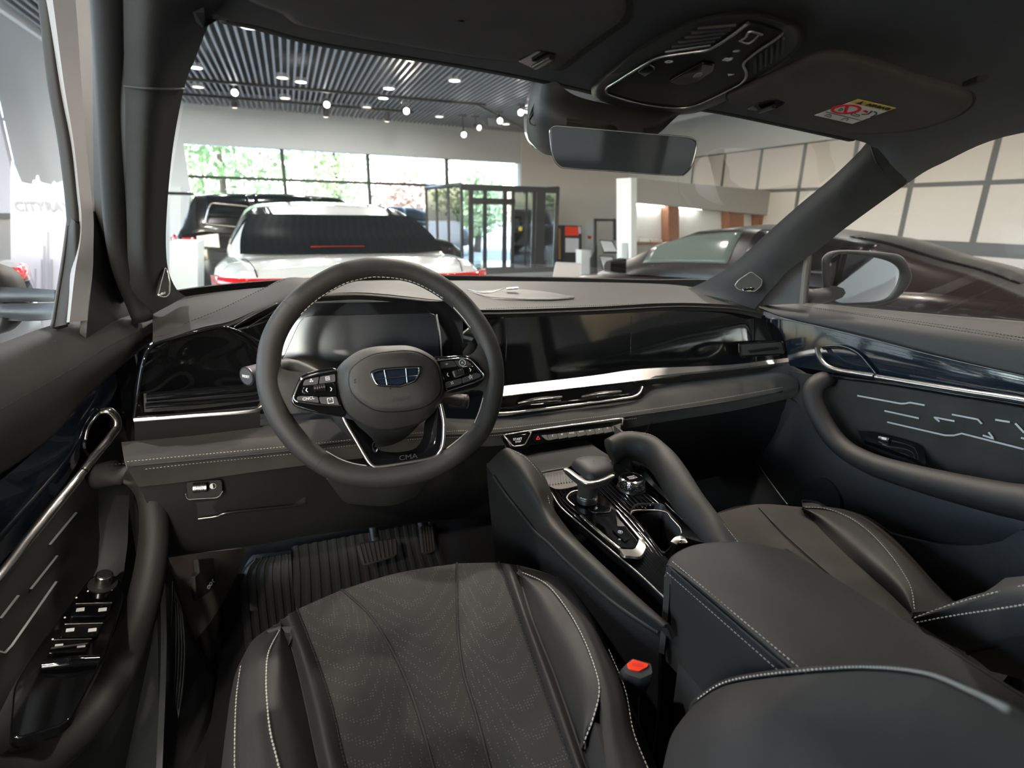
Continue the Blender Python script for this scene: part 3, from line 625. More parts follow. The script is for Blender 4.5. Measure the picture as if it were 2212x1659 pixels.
# raised ridge running down to the left corner (hood of the instruments)
rg = [LY([(330, 738, 1.145), (400, 700, 1.17), (480, 668, 1.21), (560, 628, 1.27), (620, 600, 1.32), (690, 604, 1.33), (800, 610, 1.33), (960, 622, 1.33)]),
      LY([(345, 742, 1.115), (420, 712, 1.14), (500, 680, 1.17), (570, 640, 1.22), (635, 612, 1.26), (700, 618, 1.27), (800, 622, 1.27), (960, 636, 1.27)]),
      LY([(348, 745, 1.11), (432, 716, 1.12), (500, 700, 1.13), (575, 664, 1.16), (640, 640, 1.18), (710, 636, 1.19), (800, 636, 1.19), (960, 652, 1.19)]),
      LY([(350, 750, 1.115), (440, 720, 1.125), (505, 706, 1.135), (580, 676, 1.17), (645, 656, 1.19), (715, 650, 1.20), (800, 648, 1.20), (960, 664, 1.20)])]
patch('instrument_hood', rg, 'dash_skin', dash, nu=50, nv=24, t=.01)
stitch('hood_stitching', LY([(400, 702, 1.166), (480, 670, 1.203), (560, 631, 1.258), (618, 605, 1.30)]), 'thread_dark', dash, .006, .004, .0007, lift=.003)
# gloss black driver side panel, instrument housing and display
gp = LY([(290, 905, 1.045), (300, 830, 1.06), (308, 790, 1.07), (322, 756, 1.08), (345, 741, 1.09), (433, 717, 1.10), (470, 709, 1.11), (505, 712, 1.115)])
gb = LY([(292, 906, 1.045), (340, 903, 1.045), (400, 898, 1.045), (450, 893, 1.045), (500, 889, 1.045), (540, 886, 1.045), (565, 884, 1.045), (575, 882, 1.05)])
gm = LY([(291, 906, 1.05), (318, 860, 1.085), (345, 830, 1.10), (380, 800, 1.11), (430, 790, 1.12), (490, 790, 1.125), (545, 800, 1.13), (570, 800, 1.13)])
panel_l = patch('driver_panel', [LY([(290, 905, 1.045), (300, 830, 1.06), (318, 757, 1.08), (340, 741, 1.09)]), LY([(400, 899, 1.06), (400, 850, 1.10), (410, 780, 1.11), (415, 722, 1.10)]), LY([(480, 892, 1.065), (478, 850, 1.11), (475, 770, 1.12), (470, 709, 1.11)]), LY([(570, 884, 1.07), (575, 850, 1.12), (570, 760, 1.14), (520, 712, 1.13)]), LY([(640, 880, 1.10), (640, 850, 1.14), (610, 740, 1.17), (590, 690, 1.18)])], 'gloss_black', dash, nu=30, nv=30, t=.01)
sweep('driver_panel_edge', LY([(291, 902, 1.04), (301, 830, 1.055), (310, 785, 1.065), (322, 755, 1.075), (345, 740, 1.085), (433, 716, 1.095), (470, 708, 1.10), (500, 710, 1.11), (540, 730, 1.12), (562, 752, 1.13)]), circ(.003, 8), 'gloss_black', dash, n=50)
# driver air vent: dark slot, gloss flap, trim
patch('vent_slot', [LY([(310, 850, 1.055), (430, 842, 1.06), (560, 826, 1.065)]), LY([(312, 890, 1.04), (430, 882, 1.045), (562, 866, 1.05)])], 'rubber', dash, nu=16, nv=4, t=.004)
sweep('vent_flap', LY([(318, 858, 1.035), (430, 848, 1.04), (545, 838, 1.045), (562, 834, 1.05)]), rect(.022, .012, .005), 'gloss_black', dash)
sweep('vent_flap', LY([(316, 876, 1.03), (430, 868, 1.035), (545, 858, 1.04), (560, 854, 1.045)]), rect(.02, .008, .003), 'gloss_black', dash)
sweep('trim_strip', LY([(290, 907, 1.038), (420, 897, 1.034), (520, 890, 1.034), (556, 884, 1.038), (566, 872, 1.05)]), rect(.008, .0075, .002), 'bright_satin', dash, n=40)
patch('under_trim', [LY([(290, 911, 1.04), (420, 901, 1.038), (562, 888, 1.04)]), LY([(292, 962, 1.10), (420, 950, 1.10), (562, 930, 1.10)])], 'plastic', dash, nu=20, nv=5, t=.01)
# instrument display behind the wheel
idp = PY(790, 740, 1.10); idn = V((-.13, -.97, .19))
def I(px, py, off=0.): return PP(px, py, idp+idn.normalized()*off, idn)
plate('instrument_housing', [I(585, 830, -.012), I(1000, 815, -.012), I(1000, 650, -.012), I(640, 655, -.012)], .03, 'gloss_black', dash)
disp = plate('instrument_display', roundpts([I(596, 806), I(950, 792), I(947, 676), I(652, 682)], .02, 4), .010, 'screen_matte', dash, .001)
sweep('display_edge', [I(943, 679, .004), I(950, 720, .004), I(954, 770, .004)], rect(.003, .003), 'satin', dash, up=idn, n=10)
# curved pod wall right of the instruments
patch('pod_wall', [LY([(958, 770, 1.12), (985, 735, 1.14), (1010, 712, 1.16), (1040, 690, 1.19)]), LY([(985, 785, 1.14), (1005, 752, 1.15), (1030, 725, 1.17), (1060, 700, 1.20)])], 'gloss_black', dash, nu=20, nv=5, t=.01)
sweep('pod_edge', LY([(962, 768, 1.105), (988, 733, 1.125), (1013, 710, 1.145), (1043, 688, 1.175)]), circ(.003, 8), 'dark_satin', dash)
# hood side lines (bright thin edge lines on the left of the housing)
for a in ([(506, 706, 1.11), (545, 683, 1.13), (600, 655, 1.15)], [(534, 708, 1.12), (570, 686, 1.14), (600, 668, 1.155)]):
    tube('housing_edge', LY(a), .0012, 'dark_satin', dash, k=6)
# wide gloss panel carrying two displays
wp = [LY([(1000, 700, 1.22), (1085, 686, 1.222), (1250, 679, 1.225), (1440, 670, 1.225), (1532, 671, 1.22), (1615, 676, 1.205), (1650, 684, 1.185), (1690, 700, 1.165)]),
      LY([(990, 850, 1.19), (1085, 838, 1.192), (1250, 818, 1.195), (1440, 797, 1.195), (1532, 792, 1.19), (1615, 785, 1.175), (1655, 780, 1.155), (1704, 774, 1.125)])]
patch('display_panel', wp, 'gloss_black', dash, nu=50, nv=10, t=.015)
def wq(u, v, off=.0008):
    a = spline(wp[0], 101)[int(u*100)]; b = spline(wp[1], 101)[int(u*100)]; return a.lerp(b, v)+V((0, -off, 0))
def upx(px): 
    A = spline(wp[0], 101); best = min(range(101), key=lambda i: abs((ray_px(A[i])[0])-px)); return best/100
def ray_px(p):
    d = p-CAM; u = d.x*math.cos(YAW)-d.y*math.sin(YAW); f = d.x*math.sin(YAW)+d.y*math.cos(YAW)
    w = f*math.cos(PITCH)-d.z*math.sin(PITCH); v = f*math.sin(PITCH)+d.z*math.cos(PITCH); u /= w; v /= w
    u, v = u*math.cos(ROLL)+v*math.sin(ROLL), v*math.cos(ROLL)-u*math.sin(ROLL); return (CX+u*FPX, CY-v*FPX)
for nm, a, b, m in (('centre_display', 1095, 1332, 'gloss_black'), ('passenger_display', 1362, 1565, 'gloss_black')):
    ua, ub = upx(a), upx(b); us = [ua+(ub-ua)*i/8 for i in range(9)]
    patch(nm, [[wq(u, .07) for u in us], [wq(u, .93) for u in us]], m, dash, nu=16, nv=6, t=.0004)
sweep('panel_top_edge', [p+V((0, -.004, .002)) for p in wp[0][1:7]], rect(.006, .004, .001), 'gloss_black', dash, n=50)
# passenger end vent
patch('vent_slot', [LY([(1598, 744, 1.165), (1690, 738, 1.12)]), LY([(1598, 768, 1.16), (1694, 764, 1.115)])], 'rubber', dash, nu=8, nv=4, t=.004)
sweep('vent_flap', LY([(1618, 759, 1.145), (1650, 755, 1.13), (1680, 752, 1.115)]), rect(.014, .005, .002), 'gloss_black', dash)
sweep('vent_frame', LY([(1597, 743, 1.16), (1690, 737, 1.112), (1696, 765, 1.108), (1598, 770, 1.155)]), circ(.0025, 6), 'gloss_black', dash, closed=True, n=40, up=(.3, -1, 0), lin=True)
# bright strip, wide at the centre and narrow at the passenger end
_t = LY([(1075, 837, 1.190), (1088, 834, 1.190), (1280, 812, 1.192), (1390, 797, 1.192), (1575, 788, 1.182), (1704, 773, 1.120)])
_b = LY([(1075, 858, 1.166), (1088, 855, 1.166), (1280, 833, 1.168), (1378, 822, 1.170), (1575, 798, 1.171), (1706, 781, 1.110)])
patch('bright_strip', [_t, _b], 'bright_satin', dash, nu=60, nv=5, t=.01)
patch('vent_panel', [LY([(1075, 858, 1.17), (1200, 844, 1.17), (1330, 829, 1.172), (1392, 820, 1.176)]), LY([(1075, 900, 1.145), (1200, 885, 1.145), (1330, 868, 1.15), (1390, 852, 1.155)])], 'gloss_black', dash, nu=20, nv=6, t=.01)
for a in ([(1119, 871, 1.135), (1160, 862, 1.125), (1214, 857, 1.135)], [(1256, 857, 1.137), (1300, 849, 1.127), (1342, 845, 1.14)]):
    sweep('vent_louver', LY(a), rect(.014, .004, .0018), 'satin', dash, n=16, scale=lambda t: (.15+.85*math.sin(math.pi*min(1, .04+t*.95)), 1))
    sweep('vent_louver', [p+V((0, .012, -.012)) for p in LY(a)], rect(.014, .003, .001), 'gloss_black', dash, n=10)
tube('vent_line', LY([(1076, 882, 1.145), (1220, 868, 1.148), (1370, 850, 1.152)]), .002, 'gloss_black', dash)
sweep('trim_strip', LY([(1072, 884, 1.14), (1085, 893, 1.132), (1200, 880, 1.132), (1330, 863, 1.135), (1368, 857, 1.14), (1382, 848, 1.15), (1387, 836, 1.165)]), rect(.006, .006, .002), 'bright_satin', dash, n=60)
patch('strip_underside', [LY([(1370, 826, 1.168), (1400, 818, 1.172), (1580, 799, 1.168), (1706, 782, 1.112)]), LY([(1390, 848, 1.20), (1405, 832, 1.20), (1580, 812, 1.195), (1706, 796, 1.15)])], 'plastic', dash, nu=30, nv=4, t=.006)
# suede shelf pad with twin stitching, both sides of the column
sp = [LY([(262, 955, 1.09), (420, 940, 1.09), (560, 920, 1.10), (700, 905, 1.12), (900, 900, 1.15), (1000, 905, 1.16), (1085, 903, 1.165), (1250, 884, 1.168), (1375, 866, 1.17), (1420, 835, 1.20), (1580, 815, 1.195), (1690, 800, 1.15), (1712, 805, 1.12)]),
      LY([(266, 980, 1.03), (420, 962, 1.035), (560, 945, 1.04), (700, 930, 1.06), (900, 912, 1.10), (1000, 912, 1.11), (1085, 910, 1.12), (1250, 890, 1.125), (1375, 874, 1.13), (1430, 850, 1.135), (1580, 828, 1.13), (1690, 812, 1.09), (1722, 815, 1.07)]),
      LY([(272, 1000, .99), (420, 985, .99), (560, 972, 1.0), (700, 955, 1.02), (900, 935, 1.06), (1000, 930, 1.08), (1085, 925, 1.085), (1250, 906, 1.09), (1375, 890, 1.09), (1430, 882, 1.09), (1580, 858, 1.085), (1690, 838, 1.055), (1725, 832, 1.045)]),
      LY([(280, 1020, .99), (420, 1005, .99), (560, 990, .995), (700, 972, 1.02), (900, 950, 1.06), (1000, 944, 1.075), (1085, 942, 1.08), (1250, 922, 1.085), (1375, 906, 1.085), (1430, 898, 1.085), (1580, 875, 1.08), (1690, 853, 1.05), (1724, 846, 1.045)]),
      LY([(300, 1052, 1.01), (420, 1038, 1.01), (560, 1018, 1.015), (700, 1000, 1.04), (900, 975, 1.08), (1000, 965, 1.10), (1085, 962, 1.10), (1250, 944, 1.11), (1375, 922, 1.11), (1430, 912, 1.11), (1580, 888, 1.10), (1690, 864, 1.07), (1722, 856, 1.06)])]
patch('suede_pad', sp, 'suede', dash, nu=90, nv=26, t=.012)
stitch('suede_stitching', [p+V((0, -.003, .002)) for p in LY([(276, 998, .995), (420, 984, .99), (614, 966, 1.0), (700, 957, 1.015), (900, 936, 1.055), (1070, 927, 1.083), (1250, 906, 1.088), (1430, 881, 1.087), (1580, 857, 1.082), (1690, 837, 1.053)])], 'thread', dash, .0052, .003, .00055)
stitch('suede_stitching', [p+V((0, -.003, .001)) for p in LY([(315, 1013, .988), (420, 1001, .988), (620, 981, 1.0), (700, 969, 1.017), (900, 948, 1.057), (1070, 940, 1.077), (1250, 919, 1.082), (1375, 903, 1.083)])], 'thread', dash, .0052, .003, .0005)
tube('suede_seam', [p+V((0, -.001, .0)) for p in LY([(280, 1006, .988), (420, 993, .987), (617, 974, .997), (700, 963, 1.014), (900, 942, 1.056), (1070, 934, 1.078), (1250, 913, 1.083), (1430, 889, 1.084), (1580, 866, 1.079), (1690, 845, 1.05)])], .0022, 'seal', dash, n=80)
# lower knee panel and glovebox
kn = [LY([(300, 1046, 1.02), (420, 1036, 1.02), (560, 1016, 1.03), (700, 998, 1.05), (900, 975, 1.10), (1030, 965, 1.13), (1100, 960, 1.15)]),
      LY([(330, 1120, 1.03), (440, 1110, 1.04), (560, 1090, 1.05), (700, 1072, 1.08), (900, 1050, 1.12), (1030, 1040, 1.15), (1100, 1040, 1.17)]),
      LY([(350, 1190, 1.06), (440, 1178, 1.07), (560, 1162, 1.09), (700, 1140, 1.12), (900, 1122, 1.16), (1030, 1108, 1.20), (1100, 1104, 1.22)]),
      LY([(360, 1205, 1.10), (440, 1193, 1.12), (560, 1176, 1.15), (700, 1152, 1.20), (900, 1130, 1.25), (1030, 1118, 1.28), (1100, 1112, 1.30)])]
patch('knee_panel', kn, 'plastic_dark', dash, nu=50, nv=20, t=.012)
gv = [LY([(1330, 926, 1.12), (1480, 900, 1.12), (1600, 878, 1.12), (1725, 856, 1.08)]), LY([(1350, 985, 1.13), (1480, 975, 1.13), (1600, 955, 1.13), (1715, 930, 1.09)]), LY([(1400, 1040, 1.18), (1500, 1030, 1.18), (1600, 1005, 1.18), (1690, 985, 1.14)]), LY([(1420, 1050, 1.30), (1500, 1040, 1.30), (1600, 1015, 1.30), (1680, 995, 1.26)])]
patch('glovebox', gv, 'plastic_dark', dash, nu=30, nv=18, t=.012)
tube('glovebox_edge', LY([(1360, 934, 1.10), (1392, 935, 1.11), (1405, 912, 1.10)]), .0012, 'dark_satin', dash, k=6)
patch('dash_underside', [[V((-.76, 1.14, .80)), V((.02, 1.28, .80)), V((.74, 1.2, .82))], [V((-.76, 1.66, .80)), V((.02, 1.66, .80)), V((.74, 1.66, .82))]], 'plastic', dash, nu=10, nv=4, t=.01)
# headlamp level dial
dn = V((0, -1, .1)); dp = PY(440, 1058, 1.018)
def DP(px, py, o=0.): return PP(px, py, dp+dn.normalized()*o, dn)
plate('dial_panel', roundpts([DP(401, 1041), DP(480, 1036), DP(481, 1067), DP(472, 1075), DP(404, 1079)], .006), .008, 'dark_face', dash, .001, nrm=dn)
tube('dial_frame', roundpts([DP(401, 1066, .001), DP(404, 1079, .001), DP(472, 1075, .001), DP(482, 1060, .001)], .006, closed=False), .001, 'dark_satin', dash, k=6, n=30)
a, b = DP(418, 1054, .004), DP(447, 1052, .004)
cyl('dial', a, b, .0085, 'satin', dash); [cyl('dial_groove', a.lerp(b, f), a.lerp(b, f+.03), .0088, 'plastic', dash) for f in (.15, .3, .45, .6, .75)]
text('dial_mark', '\u25d0', DP(460, 1051, .001), (1, .0, .04), (0, .1, 1), .013, 'mark', dash)
# coin tray handle below
sweep('tray_lip', LY([(428, 1121, 1.035), (470, 1115, 1.035), (490, 1108, 1.035), (580, 1098, 1.05), (660, 1090, 1.065)]), circ(.0016, 6), 'dark_satin', dash)
patch('coin_tray', [LY([(425, 1085, 1.03), (520, 1074, 1.04), (660, 1060, 1.065)]), LY([(428, 1118, 1.04), (520, 1104, 1.05), (660, 1088, 1.075)])], 'rubber', dash, nu=10, nv=4, t=.004)
# centre speaker island on the upper pad
si = [PY(a, b, y) for a, b, y in ((1012, 633, 1.41), (1050, 628, 1.44), (1110, 627, 1.455), (1180, 633, 1.43), (1240, 645, 1.36))]
sj = [PY(a, b, y) for a, b, y in ((1012, 638, 1.38), (1060, 648, 1.33), (1120, 650, 1.32), (1190, 650, 1.32), (1240, 647, 1.345))]
patch('speaker_island', [[p+V((0, 0, .004)) for p in si], [p.lerp(q, .5)+V((0, 0, .008)) for p, q in zip(si, sj)], [p+V((0, 0, .004)) for p in sj]], 'plastic', dash, nu=30, nv=8, t=.006)
tube('speaker_island_edge', [p+V((0, 0, .008)) for p in LY([(1010, 632, 1.41), (1045, 639, 1.375), (1076, 634, 1.39), (1090, 629, 1.41)])], .0012, 'satin', dash, k=6)
tube('speaker_island_edge', [p+V((0, 0, .006)) for p in LY([(1012, 634, 1.395), (1055, 646, 1.335), (1120, 650, 1.315), (1190, 650, 1.315), (1240, 647, 1.34)])], .001, 'dark_satin', dash, k=6)
plate('speaker_badge', [p+V((0, 0, .012)) for p in LY([(1094, 634, 1.38), (1119, 632, 1.38), (1119, 629, 1.40), (1094, 631, 1.40)])], .003, 'satin', dash)
# ================================================================== steering wheel
wh = thing('steering_wheel', 'flat bottomed black leather steering wheel with button pods and chrome shield emblem', 'steering wheel', (-.365, .88, 1.1))
wt = .42; wn = V((0, -math.cos(wt), math.sin(wt))); wp0 = V((-.365, .85, 1.12)); wup = V((0, math.sin(wt), math.cos(wt)))
def WA(x, y, o=0.): return PP(540+x/3.072, 540+y/3.072, wp0+wn*o, wn)
def WB(x, y, o=0.): return PP(620+x/4.809, 700+y/4.809, wp0+wn*o, wn)
rimz = [(850, 118), (1070, 148), (1255, 236), (1395, 346), (1518, 500), (1595, 660), (1622, 830), (1604, 1000), (1538, 1185), (1425, 1305), (1285, 1408), (1120, 1474), (900, 1508), (730, 1500), (580, 1462), (435, 1380), (312, 1270), (202, 1120), (136, 945), (122, 790), (150, 600), (245, 425), (395, 280), (580, 172), (710, 134)]
rim = spline([WA(a, b) for a, b in rimz], 140, closed=True)
rp = [(1.0*math.cos(2*math.pi*i/16), .96*math.sin(2*math.pi*i/16)) for i in range(16)]
rows = []
for i in range(140):
    t = (rim[(i+1) % 140]-rim[i-1]).normalized(); s = t.cross(wn).normalized()
    rows.append([rim[i]+s*a*.0168+wn*b*.0175 for a, b in rp])
put(link('rim', gridmesh('rim', rows, cu=True, cv=True), 'leather', None, True), wh)
# seams across the rim and the inner stitching
def nearest(p): return min(range(140), key=lambda i: (rim[i]-p).length)
for a, b in ((280, 388), (1378, 316), (455, 1420), (1535, 1208)):
    i = nearest(WA(a, b)); c = rows[i]; m_ = sum(c, V((0, 0, 0)))/16
    put(link('rim_seam', gridmesh('rim_seam', [[m_+(p-m_)*1.012+(rim[(i+1) % 140]-rim[i])*k for p in c] for k in (-.09, .09)], cu=True), 'thread_dark', None), wh)
wc = sum(rim, V((0, 0, 0)))/140
inner = [r+(wc-r).normalized()*.0166+wn*.004 for r in rim]
def arc(z0, z1):
    i, j = nearest(WA(*z0)), nearest(WA(*z1)); j = j if j > i else j+140; return [inner[k % 140] for k in range(i, j+1, 3)]
for a, b in (((270, 395), (1370, 320)), ((1390, 350), (1530, 520)), ((1590, 990), (1535, 1190)), ((1500, 1240), (1290, 1408)), ((760, 1500), (470, 1400))):
    stitch('rim_stitching', arc(a, b), 'thread', wh, .007, .0055, .0009)
# hub
def row(z, o, s=1., c=(1075, 670)): return spline([WB(c[0]+(a-c[0])*s, c[1]+(b-c[1])*s, o) for a, b in z], 72, closed=True)
hz = [(505, 560), (518, 470), (600, 375), (740, 280), (900, 236), (1100, 224), (1230, 222), (1340, 245), (1450, 295), (1545, 365), (1605, 480), (1640, 640), (1630, 740), (1560, 880), (1450, 990), (1340, 1050), (1180, 1090), (1040, 1108), (900, 1095), (760, 1035), (640, 950), (575, 850), (530, 720)]
fz = [(640, 570), (660, 475), (745, 392), (880, 322), (1000, 297), (1130, 283), (1250, 277), (1380, 303), (1500, 372), (1560, 445), (1590, 560), (1600, 690), (1560, 765), (1480, 835), (1400, 872), (1250, 903), (1120, 913), (1000, 911), (890, 885), (770, 815), (690, 740), (650, 660)]
hub = [row(hz, -.03, .96), row(hz, .0), row(hz, .012, .985), row(hz, .022, .94), row(fz, .034, 1.045), row(fz, .0362, 1.01)]
put(link('hub', gridmesh('hub', hub, cu=True), 'leather', None, True), wh)
cap = [row(fz, .0325, 1.0), row(fz, .0362, .995), row(fz, .0385, .96), row(fz, .041, .75), row(fz, .042, .4), row(fz, .0422, .02)]
put(link('airbag_cover', gridmesh('airbag_cover', cap, cu=True), 'leather', None, True), wh)
# emblem: recess, chrome shield frame, dark cells
ez = [(862, 505), (885, 485), (1000, 455), (1365, 436), (1386, 455), (1385, 520), (1345, 592), (1310, 612), (1180, 656), (1160, 658), (950, 645), (900, 605), (868, 540)]
er = spline([WB(a, b, .0432) for a, b in ez], 60, closed=True)
em = plate('emblem', er, .003, 'gloss_black', wh, .0004, nrm=wn)
ez2 = [(885, 512), (905, 497), (1005, 470), (1350, 452), (1370, 465), (1368, 515), (1332, 580), (1300, 598), (1178, 640), (1160, 641), (960, 630), (915, 595)]
fr_ = sweep('emblem_frame', [WB(a, b, .0450) for a, b in ez2], rect(.0024, .0026, .0008), 'chrome', None, up=wn, closed=True, n=70)
mat('emblem_blue', (.008, .012, .022), .05, coat=1.)
for cell in (((915, 515), (1012, 486), (1022, 560), (918, 572)), ((1030, 482), (1228, 470), (1238, 538), (1036, 560)), ((1244, 468), (1352, 462), (1354, 520), (1250, 534)), ((922, 584), (1026, 572), (1036, 622), (962, 618)), ((1042, 572), (1240, 550), (1244, 600), (1170, 628), (1050, 626)), ((1254, 546), (1348, 532), (1324, 574), (1256, 594))):
    o = plate('emblem_cell', roundpts([WB(a, b, .0445) for a, b in cell], .001), .002, 'emblem_blue', None, .0003, nrm=wn); put(o, wh)
put(fr_, wh)
for a, b in (((1012, 478), (1040, 632)), ((1235, 462), (1250, 606)), ((905, 576), (1362, 528))):
    sweep('emblem_bar', [WB(*a, .0455), WB(*b, .0455)], rect(.0018, .0022, .0006), 'chrome', wh, up=wn, n=4)
wx = (WB(1300, 770, .042)-WB(1080, 790, .042)).normalized(); wy = wn.cross(wx)
text('airbag_lettering', 'AIRBAG', WB(1187, 776, .0424), wx, wy, .0078, 'seal', wh, sx=1.05)
for p, s in (((740, 592), 1), ((1507, 497), -1)):
    c = WB(*p, .0400); L = [c+wx*a*s+wy*b for a, b in ((-.0055, -.003), (-.0055, .003), (.003, .0015), (.006, .003), (.006, -.003), (.003, -.0015), (-.0055, -.001))]
    tube('horn_mark', L, .0005, 'seal', wh, k=5, lin=True, up=wn, n=28)
# leather spokes from the rim to the pods
def WS(pts): return [WA(*p) for p in pts]
sl_ = [WS([(150, 690, .004), (180, 760, .006), (255, 800, .006), (400, 810, .003), (580, 790, .0)]), WS([(140, 880, .010), (250, 900, .012), (400, 900, .010), (600, 900, .006)]), WS([(200, 1090, .004), (290, 1085, .006), (340, 1080, .006), (420, 1080, .003), (640, 1090, 0)])]
patch('spoke', sl_, 'leather', wh, nu=20, nv=14, t=.012)
sr_ = [WS([(1545, 560, .004), (1510, 640, .006), (1470, 690, .006), (1400, 705, .004), (1230, 705, 0)]), WS([(1600, 800, .010), (1560, 810, .012), (1450, 830, .010), (1230, 850, .004)]), WS([(1590, 1000, .004), (1550, 940, .006), (1480, 930, .006), (1400, 950, .003), (1250, 990, 0)])]
patch('spoke', sr_, 'leather', wh, nu=20, nv=14, t=.012)
# button pods
def pod(frame, sur, cells, roc, roller, marks, side):
    s = plate('button_pod', roundpts([WB(a, b, .0155) for a, b in sur], .012), .018, 'gloss_black', wh, .002, nrm=wn)
    sweep('pod_trim', roundpts([WB(a, b, .0185) for a, b in frame], .010, 5, False), rect(.0024, .003, .001), 'chrome', wh, up=wn, n=70)
    for c in cells: plate('button', roundpts([WB(a, b, .0190) for a, b in c], .0022), .004, 'plastic', wh, .0004, nrm=wn)
    plate('rocker', roundpts([WB(a, b, .0205) for a, b in roc], .005), .006, 'gloss_black', wh, .0012, nrm=wn)
    a, b = WB(*roller[0], .0215), WB(*roller[1], .0215); cyl('roller', a, b, .0052, 'dark_satin', wh, k=14)
    for f in (.2, .4, .6, .8): cyl('roller_ring', a.lerp(b, f-.03), a.lerp(b, f+.03), .0056, 'gloss_black', wh, k=14)
    px_ = (WB(*roller[1], .02)-WB(*roller[0], .02)).normalized(); py_ = wn.cross(px_)
    for tx, p, sz in marks: text('button_mark', tx, WB(*p, .0212 if tx in '\u2039\u203a' else .0194), px_, py_, sz, 'mark', wh)
pod([(515, 478), (360, 505), (160, 560), (118, 625), (66, 765), (90, 802), (340, 838), (560, 850)],
    [(520, 445), (380, 462), (190, 510), (120, 560), (40, 770), (60, 850), (330, 930), (640, 965), (560, 850)],
    [[(345, 545), (500, 520), (503, 600), (330, 622)], [(185, 580), (333, 548), (320, 625), (165, 640), (170, 610)], [(110, 752), (160, 745), (320, 755), (335, 820), (110, 790), (98, 775)], [(332, 756), (512, 752), (545, 845), (348, 824)]],
    [(165, 650), (300, 625), (500, 608), (520, 745), (300, 740), (150, 720)], ((280, 672), (395, 655)),
    [('\u2039', (203, 680), .013), ('\u203a', (457, 668), .013), ('CNCL', (222, 774), .0062), ('\u25a4', (422, 568), .008), ('\u2042', (252, 588), .009), ('\u2059', (450, 793), .009)], -1)
pod([(1568, 378), (1740, 358), (1868, 358), (1925, 388), (2045, 522), (2040, 560), (1960, 602), (1648, 702)],
    [(1540, 345), (1760, 325), (1890, 330), (1970, 375), (2065, 510), (2050, 580), (1980, 650), (1660, 730)],
    [[(1590, 392), (1725, 378), (1770, 440), (1600, 462)], [(1738, 377), (1865, 372), (1925, 425), (1785, 440)], [(1645, 605), (1812, 560), (1818, 618), (1650, 668)], [(1822, 558), (1960, 505), (2015, 520), (2010, 552), (1830, 615)]],
    [(1610, 470), (1780, 445), (1940, 432), (1958, 480), (1810, 545), (1640, 590)], ((1735, 520), (1830, 492)),
    [('\u2039', (1668, 522), .013), ('\u203a', (1902, 468), .013), ('\u2606', (1908, 552), .009), ('\u25d8', (1716, 614), .008), ('\u2301', (1660, 418), .009), ('\u2297', (1822, 404), .008)], 1)
# lower U spoke: satin trim outside, gloss body inside
uo = [(585, 968), (625, 1050), (720, 1210), (830, 1400), (885, 1465), (960, 1482), (1240, 1442), (1520, 1385), (1590, 1325), (1622, 1240), (1632, 1100), (1628, 980), (1595, 830)]
ui = [(690, 1000), (740, 1060), (820, 1130), (890, 1200), (950, 1300), (1020, 1325), (1160, 1330), (1310, 1302), (1380, 1240), (1415, 1160), (1425, 1060), (1440, 1000), (1500, 900)]
patch('lower_spoke', [[WB(a, b, .004) for a, b in uo], [WB((a+c)/2, (b+d)/2, .002) for (a, b), (c, d) in zip(uo, ui)], [WB(a, b, -.014) for a, b in ui]], 'gloss_black', wh, nu=50, nv=10, t=.008)
sweep('lower_spoke_trim', [WB(a, b, .006) for a, b in uo], rect(.0055, .006, .002), 'satin', wh, up=wn, n=80)
text('spoke_lettering', 'CMA', WB(1260, 1383, .0045), wx, wy, .0105, 'seal', wh, sx=1.3)
# column shroud behind the wheel, with the two stalks
col_ = thing('steering_column', 'dark steering column shroud behind the wheel with stalk switches', 'steering column', (-.365, 1.0, 1.05))
ax = V((0, math.cos(.35), -math.sin(.35)))
def ell(c, a, b, n=28): return [c+V((1, 0, 0))*a*math.cos(2*math.pi*i/n)+wup*b*math.sin(2*math.pi*i/n) for i in range(n)]
hc = WB(1070, 690, -.03)
rowsC = [ell(hc+ax*.0, .045, .045), ell(hc+ax*.01, .062, .060), ell(hc+ax*.06+V((0, 0, -.012)), .075, .072), ell(hc+ax*.16+V((0, 0, -.015)), .085, .085), ell(hc+ax*.30, .09, .09)]
put(link('shroud', gridmesh('shroud', rowsC, cu=True, caps=True), 'plastic', None, True), col_)
patch('lower_shroud', [LY([(705, 1035, .97), (780, 1045, .95), (880, 1045, .95), (930, 1030, .97)]), LY([(735, 1075, 1.02), (790, 1088, 1.0), (850, 1088, 1.0), (900, 1070, 1.02)]), LY([(750, 1088, 1.10), (800, 1092, 1.10), (850, 1090, 1.10), (880, 1080, 1.10)])], 'plastic', col_, nu=20, nv=10, t=.01)
a = PY(533, 813, .955); d = V((.72, .69, -.02)).normalized()
cyl('stalk_knob', a, a+d*.045, .0155, 'plastic', col_, bev=.002); cyl('stalk_ring', a-d*.0006, a+d*.001, .0158, 'dark_satin', col_); cyl('stalk_face', a-d*.0012, a, .0135, 'plastic', col_)
tube('stalk', [a+d*.04, a+d*.10+V((0, 0, -.004)), hc+ax*.1+V((-.05, 0, 0))], .011, 'plastic', col_, n=12)
text('stalk_lettering', 'RESET', a-d*.0016, V((.69, -.72, 0)), (0, 0, 1), .0062, 'mark', col_)
b = PY(1010, 868, .97); tube('stalk', [b, hc+ax*.12+V((.05, 0, 0))], .011, 'plastic', col_, n=8); cyl('stalk_knob', b, b+V((-.03, .02, 0)), .014, 'plastic', col_, bev=.002)
